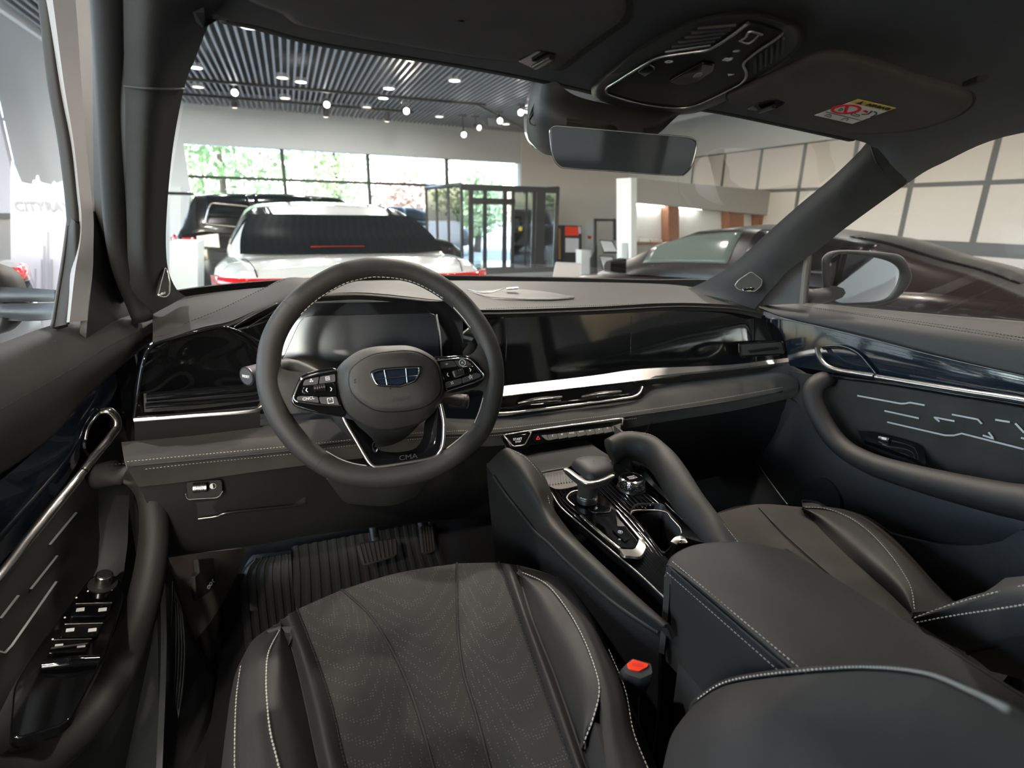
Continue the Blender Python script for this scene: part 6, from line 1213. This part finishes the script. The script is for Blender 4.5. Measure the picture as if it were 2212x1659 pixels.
clip(vl, [(1118, 133), (1162, 110), (1203, 118), (1180, 142), (1150, 148)], ((1155, 145), (1192, 124)), p0, n0)
vr = thing('sun_visor', 'dark suede passenger sun visor carrying a yellow and white airbag warning label', 'sun visor', (.4, .75, 1.54))
p1, n1 = plane3(PZ(1575, 225, 1.540), PZ(1800, 130, 1.556), PZ(1864, 294, 1.498))
cushion('visor_pad', [(1569, 216), (1573, 226), (1590, 234), (1611, 236), (1641, 244), (1712, 262), (1775, 278), (1826, 290), (1864, 295), (1927, 292), (1990, 285), (2054, 264), (2087, 244), (2097, 231), (2092, 217), (2066, 206), (1990, 181), (1914, 155), (1851, 138), (1813, 129), (1775, 128), (1737, 138), (1661, 173), (1585, 206)], p1, n1, .016, 'visor_suede', vr)
visor_shade([(1569, 216), (1573, 226), (1611, 234), (1712, 258), (1826, 284), (1864, 288), (1927, 288), (1990, 283), (2054, 264), (2087, 244), (2097, 231), (2092, 217), (2066, 206), (1990, 181), (1914, 155), (1851, 138), (1813, 129), (1775, 128), (1737, 138), (1661, 173), (1585, 206)], p1, n1, 4, -9)
clip(vr, [(1612, 236), (1640, 222), (1672, 215), (1697, 223), (1680, 234), (1648, 242)], ((1640, 241), (1672, 230)), p1, n1)
def VL(x, y, o=.0025): return PP(1740+x/11.06, 200+y/11.06, p1+n1*o, n1)
plate('warning_label', [VL(215, 545), VL(1120, 750), VL(1950, 450), VL(1060, 235)], .0006, 'white_print', vr, nrm=n1, smooth=False)
plate('label_header', [VL(1060, 235), VL(1950, 450), VL(2160, 375), VL(1245, 163)], .0006, 'yellow_print', vr, nrm=n1, smooth=False)
lx = (VL(2160, 375)-VL(1245, 163)).normalized(); ly = -n1.cross(lx) if n1.cross(lx).dot(VL(1245, 163)-VL(1060, 235)) < 0 else n1.cross(lx)
text('label_lettering', 'AIRBAG', VL(1740, 345, .003), lx, ly, .0088, 'black_print', vr, bold=.0004)
plate('label_triangle', [VL(1200, 262, .003), VL(1325, 290, .003), VL(1385, 210, .003)], .0004, 'black_print', vr, nrm=n1, smooth=False)
sweep('label_ring', [VL(968+328*math.cos(t)+0*math.sin(t), 400+95*math.sin(t)-15*math.cos(t), .003) for t in [2*math.pi*i/28 for i in range(28)]], rect(.0042, .0006), 'red_print', vr, closed=True, n=56, up=tuple(n1))
sweep('label_bar', [VL(1000, 300, .003), VL(940, 495, .003)], rect(.0042, .0006), 'red_print', vr, n=3, up=tuple(n1))
for l in ([(480, 460), (1330, 665)], [(450, 560), (540, 520), (620, 540), (600, 590), (500, 570)], [(850, 650), (940, 610), (1030, 625), (980, 675)], [(1080, 525), (1170, 480), (1200, 520), (1300, 540), (1260, 575), (1090, 535)], [(780, 430), (860, 370), (900, 410), (800, 440)]):
    sweep('label_line', [VL(a, b, .003) for a, b in l], rect(.0007, .0005), 'black_print', vr, n=len(l)*4, up=tuple(n1), lin=True)
sweep('label_curve', [VL(a, b, .003) for a, b in ((1340, 520), (1490, 515), (1550, 470), (1590, 440))], rect(.0018, .0005), 'black_print', vr, n=14, up=tuple(n1))
sweep('label_curve', [VL(a, b, .003) for a, b in ((1560, 580), (1660, 540), (1700, 490), (1640, 455))], rect(.0014, .0005), 'black_print', vr, n=14, up=tuple(n1))
plate('label_star', [VL(a, b, .003) for a, b in ((1370, 445), (1440, 430), (1500, 460), (1470, 490), (1420, 470))], .0004, 'red_print', vr, nrm=n1, smooth=False)
# overhead console
oc = thing('overhead_console', 'gloss black overhead console with bright trim line, lamp lenses and switches', 'overhead console', (.05, .65, 1.58))
o0, on = plane3(PZ(1610, 35, 1.570), PZ(1440, 235, 1.548), PZ(1310, 190, 1.553))
def O(x, y, o=0.): return PP(1290+x/5.027, 20+y/5.027, o0+on*o, on)
def orow(l, o, s=1.): 
    c = (1100, 560); return spline([O(c[0]+(a-c[0])*s, c[1]+(b-c[1])*s, o) for a, b in l], 90, closed=True)
oz = [(0, 850), (60, 770), (150, 680), (480, 430), (900, 190), (1200, 95), (1500, 48), (1750, 60), (2050, 150), (2170, 230), (2150, 400), (2000, 560), (1700, 760), (1400, 960), (1150, 1070), (1000, 1108), (800, 1115), (500, 1085), (200, 1035), (40, 960)]
put(link('body', gridmesh('body', [orow(oz, -.03, 1.06), orow(oz, -.010, 1.03), orow(oz, -.002, 1.0), orow(oz, .0, .97), orow(oz, .0, .5), orow(oz, .0, .02)], cu=True), 'plastic', None, True, 60), oc)
lz = [(2010, 265), (1900, 350), (1760, 440), (1640, 530), (1600, 570), (1590, 610), (1620, 680), (1615, 740), (1580, 785), (1500, 840), (1200, 985), (1000, 1060), (800, 1068), (500, 1030), (150, 935), (100, 890), (110, 850), (200, 795), (400, 668), (600, 552), (750, 505), (1000, 470), (1180, 442), (1280, 400), (1450, 290), (1635, 150)]
plate('gloss_face', spline([O(a, b, .003) for a, b in lz], 90, closed=True), .004, 'dark_face', oc, 0, nrm=on)
sweep('trim_line', [O(a, b, .005) for a, b in lz], rect(.0035, .003, .001), 'satin', oc, n=130, up=tuple(on))
for k in range(6): sweep('speaker_slat', [O(740+k*70, 460-k*50, .003), O(1230+k*55, 385-k*42, .003)], rect(.0035, .003, .001), 'dark_satin' if k == 0 else 'plastic', oc, n=4, up=tuple(on))
for k in range(6): sweep('speaker_slat', [O(1720+k*58, 690-k*38, .003), O(1715+k*62, 540-k*45, .003)], rect(.003, .003, .001), 'plastic', oc, n=4, up=tuple(on))
for pts in ([(430, 690), (520, 740), (640, 650), (560, 600)], [(780, 790), (960, 690), (1140, 590), (1280, 610), (1260, 680), (1100, 790), (900, 830)]): plate('lamp_lens', roundpts([O(a, b, .006) for a, b in pts], .006), .003, 'gloss_black', oc, .0015, nrm=on)
mat('lens_clear', (.25, .27, .27), .08, coat=1.)
plate('lamp_reflector', roundpts([O(a, b, .0065) for a, b in ((1030, 745), (1080, 700), (1150, 690), (1130, 735))], .003), .002, 'lens_clear', oc, .0008, nrm=on)
for s_, x, y in (('\u2600', 775, 570), ('\u2739', 1505, 455), ('\u260e', 1415, 545), ('\u25b6', 1435, 715)):
    ox = (O(x+60, y-40)-O(x, y)).normalized(); text('switch_mark', s_, O(x, y, .0055), -ox, -on.cross(ox), .010, 'mark', oc)
sweep('roof_switch', [O(a, b, .006) for a, b in ((1550, 340), (1610, 300), (1660, 240), (1790, 268))], rect(.003, .003, .001), 'satin', oc, n=20, up=tuple(on))
sweep('roof_switch', [O(a, b, .006) for a, b in ((1560, 345), (1640, 365), (1700, 330), (1750, 275))], rect(.002, .003, .001), 'satin', oc, n=20, up=tuple(on))
# sensor housing against the glass and the interior mirror
sh_ = thing('sensor_housing', 'dark plastic sensor housing with a slotted side above the interior mirror', 'sensor housing', (0, .95, 1.5))
hz1 = LY([(1160, 160, .93), (1195, 172, .90), (1240, 205, .89), (1310, 224, .885), (1400, 238, .885), (1480, 240, .90)])
hz2 = LY([(1140, 232, .97), (1172, 245, .91), (1230, 268, .885), (1310, 272, .88), (1400, 268, .88), (1462, 252, .90)])
hz3 = LY([(1140, 295, 1.02), (1172, 312, .95), (1215, 310, .91), (1300, 300, .89), (1380, 290, .88), (1425, 286, .88)])
hz4 = LY([(1160, 322, 1.04), (1180, 334, .99), (1215, 336, .95), (1290, 330, .93), (1370, 315, .91), (1410, 300, .90)])
patch('cover', [hz1, hz2, hz3, hz4], 'plastic', sh_, nu=50, nv=24, t=.008)
patch('cover_side', [LY([(1160, 160, .93), (1140, 232, .97), (1140, 295, 1.02), (1160, 322, 1.04)]), LY([(1152, 165, .98), (1133, 235, 1.02), (1134, 290, 1.07), (1150, 318, 1.10)])], 'gloss_black', sh_, nu=20, nv=4, t=.006)
for k in range(8):
    f = k/7; x, y = 1170-22*f, 193+58*f; sweep('slot', toward(LY([(x-4, y+7, .945+.02*f), (x+5, y-9, .937+.02*f)]), .014), rect(.0035, .002), 'seal', sh_, n=3)
tube('slot_frame', toward(LY([(1176, 180, .935), (1150, 235, .955), (1144, 262, .965), (1152, 270, .96), (1162, 262, .95), (1176, 190, .933)]), .012), .0012, 'seal', sh_, n=30, k=6)
for k in range(3): sweep('slot', LY([(1224, 258+k*6, .884), (1258, 262+k*6, .880)]), rect(.002, .0025), 'seal', sh_, n=3); sweep('slot', LY([(1390, 278+k*4, .876), (1420, 274+k*4, .876)]), rect(.002, .002), 'seal', sh_, n=3)
mi = thing('interior_mirror', 'frameless dark interior mirror hanging below the sensor housing', 'interior mirror', (0, .8, 1.47))
mn_ = V((-.10, -.985, -.13)).normalized(); m0 = PY(1345, 325, .80)
mz = [(1187, 281), (1193, 274), (1215, 273), (1401, 289), (1482, 296), (1502, 303), (1506, 314), (1496, 356), (1484, 373), (1462, 379), (1311, 369), (1225, 363), (1206, 357), (1193, 335)]
def mr_(o, s): return spline([PP(1346+(a-1346)*s, 326+(b-326)*s, m0+mn_*o, mn_) for a, b in mz], 80, closed=True)
put(link('case', gridmesh('case', [mr_(-.03, .5), mr_(-.026, .88), mr_(-.012, 1.0), mr_(-.002, 1.0), mr_(.0, .99)], cu=True), 'plastic', None, True), mi)
plate('mirror_glass', mr_(.001, .985), .004, 'mirror_dark', mi, .001, nrm=mn_)
sweep('rim_line', mr_(.0005, .995), circ(.0013, 6), 'satin', mi, closed=True, n=120, up=tuple(mn_))
tube('stem', [m0-mn_*.025, m0-mn_*.06+V((0, 0, .02)), PY(1320, 285, .89)], .012, 'plastic', mi, n=8)
# small belt label slot in the headliner
box('headliner_slot', (0, 0, 0), (.001, .001, .001), 'seal'); bpy.data.objects.remove(bpy.data.objects['headliner_slot'])
sweep('microphone_slot', [V(p)+V((0, 0, -.004)) for p in (PZ(2092, 173, 1.545), PZ(2125, 160, 1.545))], rect(.012, .006, .002), 'seal', car, n=6)
# ================================================================== footwell: mats, pedals
fm = thing('floor_mat', 'ribbed black rubber floor mat in the driver footwell', 'floor mat', (-.4, 1.3, .39))
matc = [LZ([(650, 1290, .40), (650, 1225, .405), (660, 1218, .41)]), LZ([(1040, 1240, .40), (1050, 1170, .405), (1040, 1150, .41)])]
A = [V((-.585, 1.02, .392)), V((-.575, 1.30, .395)), V((-.57, 1.44, .425)), V((-.57, 1.49, .47))]; B = [V((-.17, 1.02, .392)), V((-.16, 1.30, .395)), V((-.16, 1.44, .425)), V((-.16, 1.49, .47))]
patch('mat', [A, B], 'rubber', fm, nu=20, nv=4, t=.01)
for k in range(16):
    f = .03+.94*k/15; sweep('mat_rib', [p+V((0, -.001, .002)) for p in [a.lerp(b, f) for a, b in zip(A, B)]], rect(.012, .003, .001), 'rubber', fm, n=14)
fr2 = thing('foot_rest', 'ribbed black foot rest beside the kick panel', 'foot rest', (-.68, 1.45, .42))
A = LZ([(530, 1398, .40), (520, 1290, .405), (522, 1235, .44), (545, 1210, .47)]); B = LZ([(636, 1320, .40), (632, 1260, .41), (630, 1220, .44), (628, 1196, .47)])
patch('plate', [A, B], 'rubber', fr2, nu=20, nv=4, t=.02)
for k in range(6):
    f = .1+.16*k; sweep('rib', [p+V((0, -.001, .002)) for p in [a.lerp(b, f) for a, b in zip(A, B)]], rect(.010, .003, .001), 'rubber', fr2, n=14)
def pedal(name, label, quad, y, nrib, arm):
    t = thing(name, label, 'pedal', tuple(PY(*quad[3], y)))
    n = V((0, -.8, .6)).normalized(); c = PY(sum(q[0] for q in quad)/4, sum(q[1] for q in quad)/4, y)
    def Z(u, v, o=0.):
        a = (quad[0][0]+(quad[1][0]-quad[0][0])*u, quad[0][1]+(quad[1][1]-quad[0][1])*u); b = (quad[3][0]+(quad[2][0]-quad[3][0])*u, quad[3][1]+(quad[2][1]-quad[3][1])*u)
        return PP(a[0]+(b[0]-a[0])*v, a[1]+(b[1]-a[1])*v, c+n*o, n)
    plate('pad', roundpts([Z(0, 0), Z(1, 0), Z(1, 1), Z(0, 1)], .015), .02, 'rubber', t, .004, nrm=n)
    for k in range(nrib):
        u = (k+.5)/nrib; sweep('tread', [Z(u, .08, .003), Z(u, .92, .003)], rect(.006, .006, .002), 'rubber', t, n=4, up=tuple(n))
    tube('arm', [c-n*.02, c-n*.05+V((0, .04, .04)), V((c.x, 1.60, .74))], .012, 'plastic', t, n=8)
pedal('brake_pedal', 'wide ribbed black brake pedal', [(770, 1174), (858, 1160), (860, 1200), (784, 1224)], 1.30, 9, 0)
pedal('accelerator_pedal', 'narrow ribbed black accelerator pedal', [(905, 1134), (935, 1134), (942, 1192), (912, 1199)], 1.38, 5, 0)
# ================================================================== the other cars
mat('paint_white', (.74, .74, .72), .25, coat=1.); mat('paint_black', (.010, .010, .011), .18, coat=1.); mat('paint_brown', (.018, .012, .011), .3, coat=.12, spec=.25)  # the fastback's black paint has warm brown reflections put into its colour
mat('car_glass_brown', (.010, .008, .008), .2, spec=.2)  # same brown reflections put into the colour of the fastback's glass
mat('car_glass', (.006, .009, .010), .12, spec=.16); mat('tyre', (.018, .018, .019), .8); mat('tail_red', (.45, .006, .008), .12, coat=1., emit=(1, .02, .01), estr=.25)
mat('tail_dark', (.10, .004, .006), .1, coat=1.); mat('head_clear', (.55, .57, .58), .08, coat=1.); mat('cabin_dark', (.02, .02, .021), .8)
def lerp_st(st, y):
    for i in range(len(st)-1):
        if st[i][0] <= y <= st[i+1][0]:
            a = st[max(i-1, 0)]; b = st[i]; c = st[i+1]; d = st[min(i+2, len(st)-1)]; t = (y-b[0])/(c[0]-b[0])
            return [b[k]+(c[k]-b[k])*(t*t*(3-2*t)*.35+t*.65) for k in range(1, len(b))]
    return list(st[-1][1:])
SEDAN_B = [(0, .90, .60, .50), (.03, 1.00, .72, .42), (.12, 1.05, .80, .34), (.4, 1.075, .87, .28), (.9, 1.07, .915, .25), (1.7, 1.04, .925, .24), (3.0, .99, .925, .24), (3.5, .97, .915, .24), (4.0, .90, .89, .26), (4.45, .77, .80, .30), (4.66, .64, .66, .36), (4.72, .56, .52, .42)]
SEDAN_G = [(.70, 1.075, .74, .66), (1.0, 1.20, .77, .63), (1.35, 1.335, .80, .60), (1.75, 1.42, .82, .60), (2.25, 1.45, .82, .60), (2.75, 1.42, .82, .60), (3.15, 1.33, .81, .60), (3.5, 1.18, .79, .62), (3.85, .97, .76, .66)]
SUV_B = [(0, .86, .66, .55), (.03, 1.0, .76, .45), (.12, 1.10, .84, .36), (.4, 1.13, .90, .30), (1.2, 1.10, .93, .28), (2.4, 1.06, .93, .28), (3.1, 1.05, .93, .28), (3.7, 1.02, .91, .30), (4.15, .94, .84, .34), (4.38, .80, .70, .40), (4.45, .68, .55, .45)]
SUV_G = [(.12, 1.12, .76, .66), (.25, 1.36, .78, .64), (.32, 1.60, .79, .62), (.8, 1.645, .82, .64), (1.6, 1.66, .83, .65), (2.3, 1.63, .83, .64), (2.75, 1.50, .82, .63), (3.1, 1.25, .80, .64), (3.4, 1.03, .76, .66)]
FAST_B = [(0, .86, .62, .50), (.04, .98, .74, .42), (.2, 1.05, .84, .34), (.8, 1.07, .92, .26), (1.7, 1.03, .93, .24), (3.0, .98, .93, .24), (3.5, .96, .915, .24), (4.1, .88, .89, .26), (4.5, .75, .80, .30), (4.72, .60, .6, .40)]
FAST_G = [(.25, 1.06, .72, .62), (.8, 1.23, .76, .58), (1.4, 1.38, .79, .56), (1.9, 1.44, .81, .57), (2.4, 1.455, .82, .58), (2.8, 1.41, .82, .58), (3.2, 1.29, .81, .58), (3.6, 1.10, .79, .60), (3.9, .95, .76, .64)]
def build_car(name, label, B, G, paint, rear='sedan', group=None):
    t = thing(name, label, 'car', (0, 0, 0), group)
    L = B[-1][0]
    def bsec(y):
        zt, hw, zb = lerp_st(B, y); h = zt-zb
        pts = [(0, zb), (hw*.75, zb), (hw*.95, zb+.07), (hw*.995, zb+h*.35), (hw, zb+h*.55), (hw*.975, zt-h*.18), (hw*.93, zt-h*.05), (hw*.84, zt), (hw*.45, zt+.018), (0, zt+.024)]
        s = spline([V((a, 0, b)) for a, b in pts], 26); full = [V((p.x, y, p.z)) for p in s]+[V((-p.x, y, p.z)) for p in s[-2:0:-1]]
        return full
    n = 60; ys = [L*(i/(n-1)) for i in range(n)]; ys = [L*(.5-.5*math.cos(math.pi*(.15*i/(n-1)+.0+.85*i/(n-1)))) for i in range(n)]
    put(link('body', gridmesh('body', [bsec(y) for y in ys], cu=True, caps=True), paint, None, True, 60), t)
    y0, y1 = G[0][0], G[-1][0]
    def gpt(y, q, o=0.):
        zr, hb, hr = lerp_st(G, y); zb = lerp_st(B, y)[0]-.05; h = max(.02, zr-zb)
        pts = [(hb, zb), (hb*.985, zb+h*.25), (hb+(hr-hb)*.62+.02, zb+h*.68), (hr+.02, zb+h*.90), (hr*.80, zr-.01), (hr*.4, zr+.006), (0, zr+.012)]
        s = spline([V((a, 0, b)) for a, b in pts], 41); f = abs(q)*40; i = min(39, int(f)); p = s[i].lerp(s[i+1], f-i)
        c = V((0, 0, zb+h*.4)); d = (V((p.x, 0, p.z))-c).normalized()*o
        return V(((p.x+d.x)*(1 if q >= 0 else -1), y+(0 if not o else 0), p.z+d.z))
    m = 40; gy = [y0+(y1-y0)*i/(m-1) for i in range(m)]
    rows = [[gpt(y, k/20) for k in range(21)]+[gpt(y, -k/20) for k in range(19, -1, -1)] for y in gy]
    put(link('roof', gridmesh('roof', rows), paint, None, True, 60), t)
    def gl(nm, ya, yb, qa, qb, nu=12, nv=8, mir=True, mt='car_glass'):
        for s in ((1, -1) if mir else (1,)):
            r = [[gpt(ya+(yb-ya)*i/nu, s*(qa+(qb-qa)*k/nv), .006) for k in range(nv+1)] for i in range(nu+1)]
            put(solid(link(nm, gridmesh(nm, r), mt, None, True), .004), t)
    def glc(nm, ya, yb, q):
        nu = 12; ks = [q+(1-q)*k/8 for k in range(9)]
        r = [[gpt(ya+(yb-ya)*i/nu, k, .008) for k in ks]+[gpt(ya+(yb-ya)*i/nu, -k, .008) for k in ks[-2::-1]] for i in range(nu+1)]
        put(solid(link(nm, gridmesh(nm, r), 'car_glass', None, True), .004), t)
    if rear == 'sedan':
        zc = lambda y: lerp_st(G, y)[0]+.024
        put(patch('rear_window', [[V((x*a, y-.05*(1-x*x), zc(y-.05*(1-x*x))-.012*x*x)) for x in (-1, -.6, 0, .6, 1)] for y, a in ((.76, .70), (.95, .69), (1.15, .665), (1.38, .62))], 'car_glass', None, nu=24, nv=16, t=.006, face=V((0, -3, 3))), t)
        gl('side_window', 1.45, 2.2, .14, .56); gl('side_window', 2.28, 3.35, .14, .56); glc('windscreen', 2.95, 3.7, .62)
    elif rear == 'suv': glc('rear_window', .16, .31, .60); gl('side_window', .5, 1.05, .2, .56); gl('side_window', 1.12, 1.95, .16, .58); gl('side_window', 2.02, 2.9, .16, .56); glc('windscreen', 2.6, 3.3, .62); box('spoiler', (-.62, -.02, 1.60), (.62, .36, 1.64), paint, t, .012)
    else: glc('rear_window', .5, 1.55, .62); gl('side_window', 1.3, 2.2, .14, .54); gl('side_window', 2.32, 3.25, .18, .46); glc('windscreen', 2.9, 3.75, .62)
    # lights
    for s in (1, -1):
        zt = lerp_st(B, .06)[0]
        r = [[V((s*x, y, z)) for x, y in ((.30, -.012), (.45, -.008), (.58, .012), (.70, .06), (.80, .16), (.845, .30))] for z in (zt-.085, zt+.002)]
        o = link('tail_lamp', gridmesh('tail_lamp', r), 'tail_red', None, True); solid(o, .03, 0); put(o, t)
        o = link('tail_lamp_rim', gridmesh('tail_lamp_rim', [[p+V((0, -.004, -.02)) for p in r[0]], [p+V((0, -.004, 0)) for p in r[0]]]), 'tail_dark', None, True); solid(o, .03, 0); put(o, t)
        hz = lerp_st(B, L-.18)[0]
        r = [[V((s*x, L-dy, z)) for x, dy in ((.42, .05), (.58, .10), (.70, .20), (.80, .38))] for z in (hz-.14, hz-.05)]
        o = link('head_lamp', gridmesh('head_lamp', r), 'head_clear', None, True); solid(o, .03, 0); put(o, t)
        mx = lerp_st(B, y1-.6)[1]
        mz = lerp_st(B, y1-.6)[0]+.06
        rowsm = [[V((s*(mx+.02+.20*f), y1-.55+d*(1-.35*f), mz+.02+h_*(1-.3*f))) for d, h_ in ((-.06, -.06), (.06, -.06), (.08, .02), (.04, .08), (-.05, .08))] for f in (0, .25, .6, 1.)]
        o = link('wing_mirror', gridmesh('wing_mirror', rowsm, cu=True, caps=True), 'paint_black', None, True, 50); put(o, t)
        for wy in (.92, L-.88):
            c = V((s*.86, wy, .34)); rw = [[c+V((s*dx, math.cos(a)*r, math.sin(a)*r)) for a in [2*math.pi*i/28 for i in range(28)]] for dx, r in ((-.18, .2), (-.16, .33), (.04, .335), (.07, .30), (.068, .235), (.04, .22), (.03, .05), (.05, .01))]
            o = link('tyre', gridmesh('tyre', rw, cu=True), 'tyre', None, True, 40); put(o, t)
            for k in range(5):
                a = 2*math.pi*k/5; d = V((0, math.cos(a), math.sin(a))); w = V((0, -math.sin(a), math.cos(a)))
                put(plate('spoke', [c+V((s*.06, 0, 0))+d*.04+w*.03, c+V((s*.06, 0, 0))+d*.22+w*.05, c+V((s*.06, 0, 0))+d*.22-w*.05, c+V((s*.06, 0, 0))+d*.04-w*.03], .02, 'satin', None, 0, nrm=(s, 0, 0)), t)
    return t
def set_car(t, loc, rot, sc=1.): t.location = loc; t.rotation_euler = (0, 0, math.radians(rot)); t.scale = (sc, sc, sc)
# white sedan ahead, seen from behind
c1 = build_car('white_sedan', 'white sedan seen from behind through the windscreen', SEDAN_B, SEDAN_G, 'paint_white', 'sedan')
tubeline = [V((s_*.62, y, z)) for s_, y, z in ()]
for s in (1, -1): tube('boot_seam', [V((s*.70, .70, 1.072)), V((s*.66, .4, 1.092)), V((s*.62, .12, 1.06)), V((s*.60, .02, .95))], .004, 'seal', c1, n=16, k=6)
box('boot_lip', (-.6, -.012, .985), (.6, .03, .992), 'seal', c1); box('third_lamp', (-.25, .80, 1.13), (.12, .83, 1.145), 'tail_red', c1)
set_car(c1, (-.05, 3.62, FZ), 3, 1.05)
c2 = build_car('black_suv', 'black SUV with roof spoiler standing crosswise behind the white sedan', SUV_B, SUV_G, 'paint_black', 'suv'); set_car(c2, (-2.15, 10.1, FZ), -84, 1.02)
for s in (-1, 1): 
    o = sweep('window_trim', roundpts([V((s*.84, y, z)) for y, z in ((.45, 1.22), (1.05, 1.16), (1.05, 1.46), (.55, 1.50))], .06), circ(.012, 6), 'satin', None, closed=True, n=40, up=(1, 0, 0)); o.parent = c2
c4 = build_car('fastback_car', 'low dark brown fastback car parked beyond the passenger side', FAST_B, FAST_G, 'paint_brown', 'fast'); set_car(c4, (4.10, 1.72, FZ), 16, .95)
mat('pane_pale', (.10, .11, .095), .1, spec=.3)
for _c in c4.children:
    if 'window' in _c.name or 'windscreen' in _c.name: _c.data.materials[0] = M['car_glass_brown']
for _c in [c for c in c4.children if c.name.startswith('side_window')][2:]: _c.data.materials[0] = M['pane_pale']
c5 = build_car('black_hatchback', 'black car with a red tail lamp beside the display board', SEDAN_B, SEDAN_G, 'paint_black', 'sedan'); set_car(c5, (-2.42, 4.9, FZ), 90)
c6 = copy_tree(c1, label='pale car parked outside beyond the glass entrance'); set_car(c6, (12.6, 19.6, FZ-.05), 75)
c7 = copy_tree(c2, label='dark car parked outside beyond the window'); set_car(c7, (1.2, 20.2, FZ-.05), -88)
# ================================================================== pieces of parts go one level deeper, under the part they sit on
RULES = {'rim_seam': 'rim', 'rim_stitching': 'rim', 'emblem_frame': 'emblem', 'emblem_cell': 'emblem', 'emblem_bar': 'emblem', 'airbag_lettering': 'airbag_cover', 'horn_mark': 'airbag_cover',
         'button': 'button_pod', 'pod_trim': 'button_pod', 'rocker': 'button_pod', 'roller': 'button_pod', 'roller_ring': 'button_pod', 'button_mark': 'button_pod', 'lower_spoke_trim': 'lower_spoke', 'spoke_lettering': 'lower_spoke',
         'silver_line': 'fabric_panel', 'pad_stitching': 'upper_pad', 'inlay_line': 'inlay', 'inlay_top_line': 'inlay', 'bowl_edge': 'handle_bowl', 'handle_stitching': 'grab_handle', 'bar_stitching': 'grab_bar', 'switch_edge': 'window_switch', 'sail_edge': 'sail_panel', 'air_slot_edge': 'air_slot', 'mirror_knob_top': 'mirror_knob', 'mirror_knob_base': 'mirror_knob',
         'hood_stitching': 'instrument_hood', 'suede_stitching': 'suede_pad', 'suede_seam': 'suede_pad', 'centre_display': 'display_panel', 'passenger_display': 'display_panel', 'panel_top_edge': 'display_panel', 'display_edge': 'instrument_display', 'dial_groove': 'dial', 'dial_mark': 'dial_panel', 'dial_frame': 'dial_panel', 'vent_louver': 'vent_panel', 'vent_line': 'vent_panel', 'glovebox_edge': 'glovebox', 'tray_lip': 'coin_tray', 'speaker_island_edge': 'speaker_island', 'driver_panel_edge': 'driver_panel',
         'cushion_seam': 'cushion_panel', 'panel_stitching': 'cushion_strip', 'bolster_stitching': 'bolster', 'bolster_seam': 'bolster', 'backrest_stitching': 'backrest_bolster', 'backrest_seam': 'backrest_bolster', 'button_lettering': 'press_button',
         'tray_mat_rib': 'tray_mat', 'trim_rib': 'trim_panel', 'dial_knurling': 'mode_dial', 'mode_dial_face': 'mode_dial', 'dial_lettering': 'mode_dial', 'cup_rim': 'cup_holder', 'cup_clip': 'cup_holder', 'armrest_stitching': 'armrest_lid', 'armrest_seam': 'armrest_lid', 'plate_trim': 'selector_plate', 'plate_tip': 'selector_plate', 'park_mark': 'park_brake_switch', 'hold_mark': 'park_brake_switch', 'gear_mark': 'park_button', 'park_button_edge': 'park_button', 'socket_rim': 'socket_panel', 'rail_line': 'rail_pad',
         'start_lettering': 'start_button', 'hazard_mark': 'hazard_button', 'switch_dot': 'switch_panel',
         'label_header': 'warning_label', 'label_lettering': 'warning_label', 'label_triangle': 'warning_label', 'label_ring': 'warning_label', 'label_bar': 'warning_label', 'label_line': 'warning_label', 'label_curve': 'warning_label', 'label_star': 'warning_label', 'clip_pin': 'clip_plate', 'lamp_reflector': 'lamp_lens', 'speaker_slat': 'body', 'slot': 'cover', 'slot_frame': 'cover_side', 'rim_line': 'mirror_glass',
         'mat_rib': 'mat', 'rib': 'plate', 'tread': 'pad', 'scuff_rib': 'scuff_plate', 'speaker_rim': 'speaker_grille', 'speaker_badge': 'speaker_grille', 'bonnet_release_mark': 'bonnet_release', 'stalk_face': 'stalk_knob', 'stalk_ring': 'stalk_knob', 'stalk_lettering': 'stalk_knob', 'stem_band': 'stem', 'tail_lamp_rim': 'tail_lamp', 'red_mark': 'sheet'}
def base_name(o): return o.name.rsplit('.', 1)[0] if o.name[-3:].isdigit() and '.' in o.name else o.name
def centre(o):
    v = o.data.vertices; k = max(1, len(v)//24); pts = [v[i].co for i in range(0, len(v), k)]
    return sum(pts, V((0, 0, 0)))/len(pts)
for root in [o for o in COL.objects if o.parent is None and o.children]:
    kids = [c for c in root.children if c.type == 'MESH']; by = {}
    for c in kids: by.setdefault(base_name(c), []).append(c)
    rules = dict(RULES)
    if 'tyre' in by: rules['spoke'] = 'tyre'; rules['boot_seam'] = 'body'; rules['boot_lip'] = 'body'
    if 'window_switch' in by and 'switch' not in by: rules['switch_mark'] = 'window_switch'
    if 'switch' in by: rules['switch_mark'] = 'switch'
    if 'selector_plate' in by: rules['park_brake_switch'] = rules['park_brake_flap'] = None
    if 'rail_arch' in by: rules['rail_stitching'] = 'rail_arch'
    if 'fabric_panel' not in by: rules['silver_line'] = None
    for nm, par in rules.items():
        if not par or nm not in by or par not in by: continue
        cand = [(p, centre(p)) for p in by[par]]
        for c in by[nm]:
            if c.parent is not root: continue
            p = min(cand, key=lambda t: (t[1]-centre(c)).length)[0] if len(cand) > 1 else cand[0][0]
            if p.parent is root: c.parent = p; c.matrix_parent_inverse = Matrix.Identity(4)
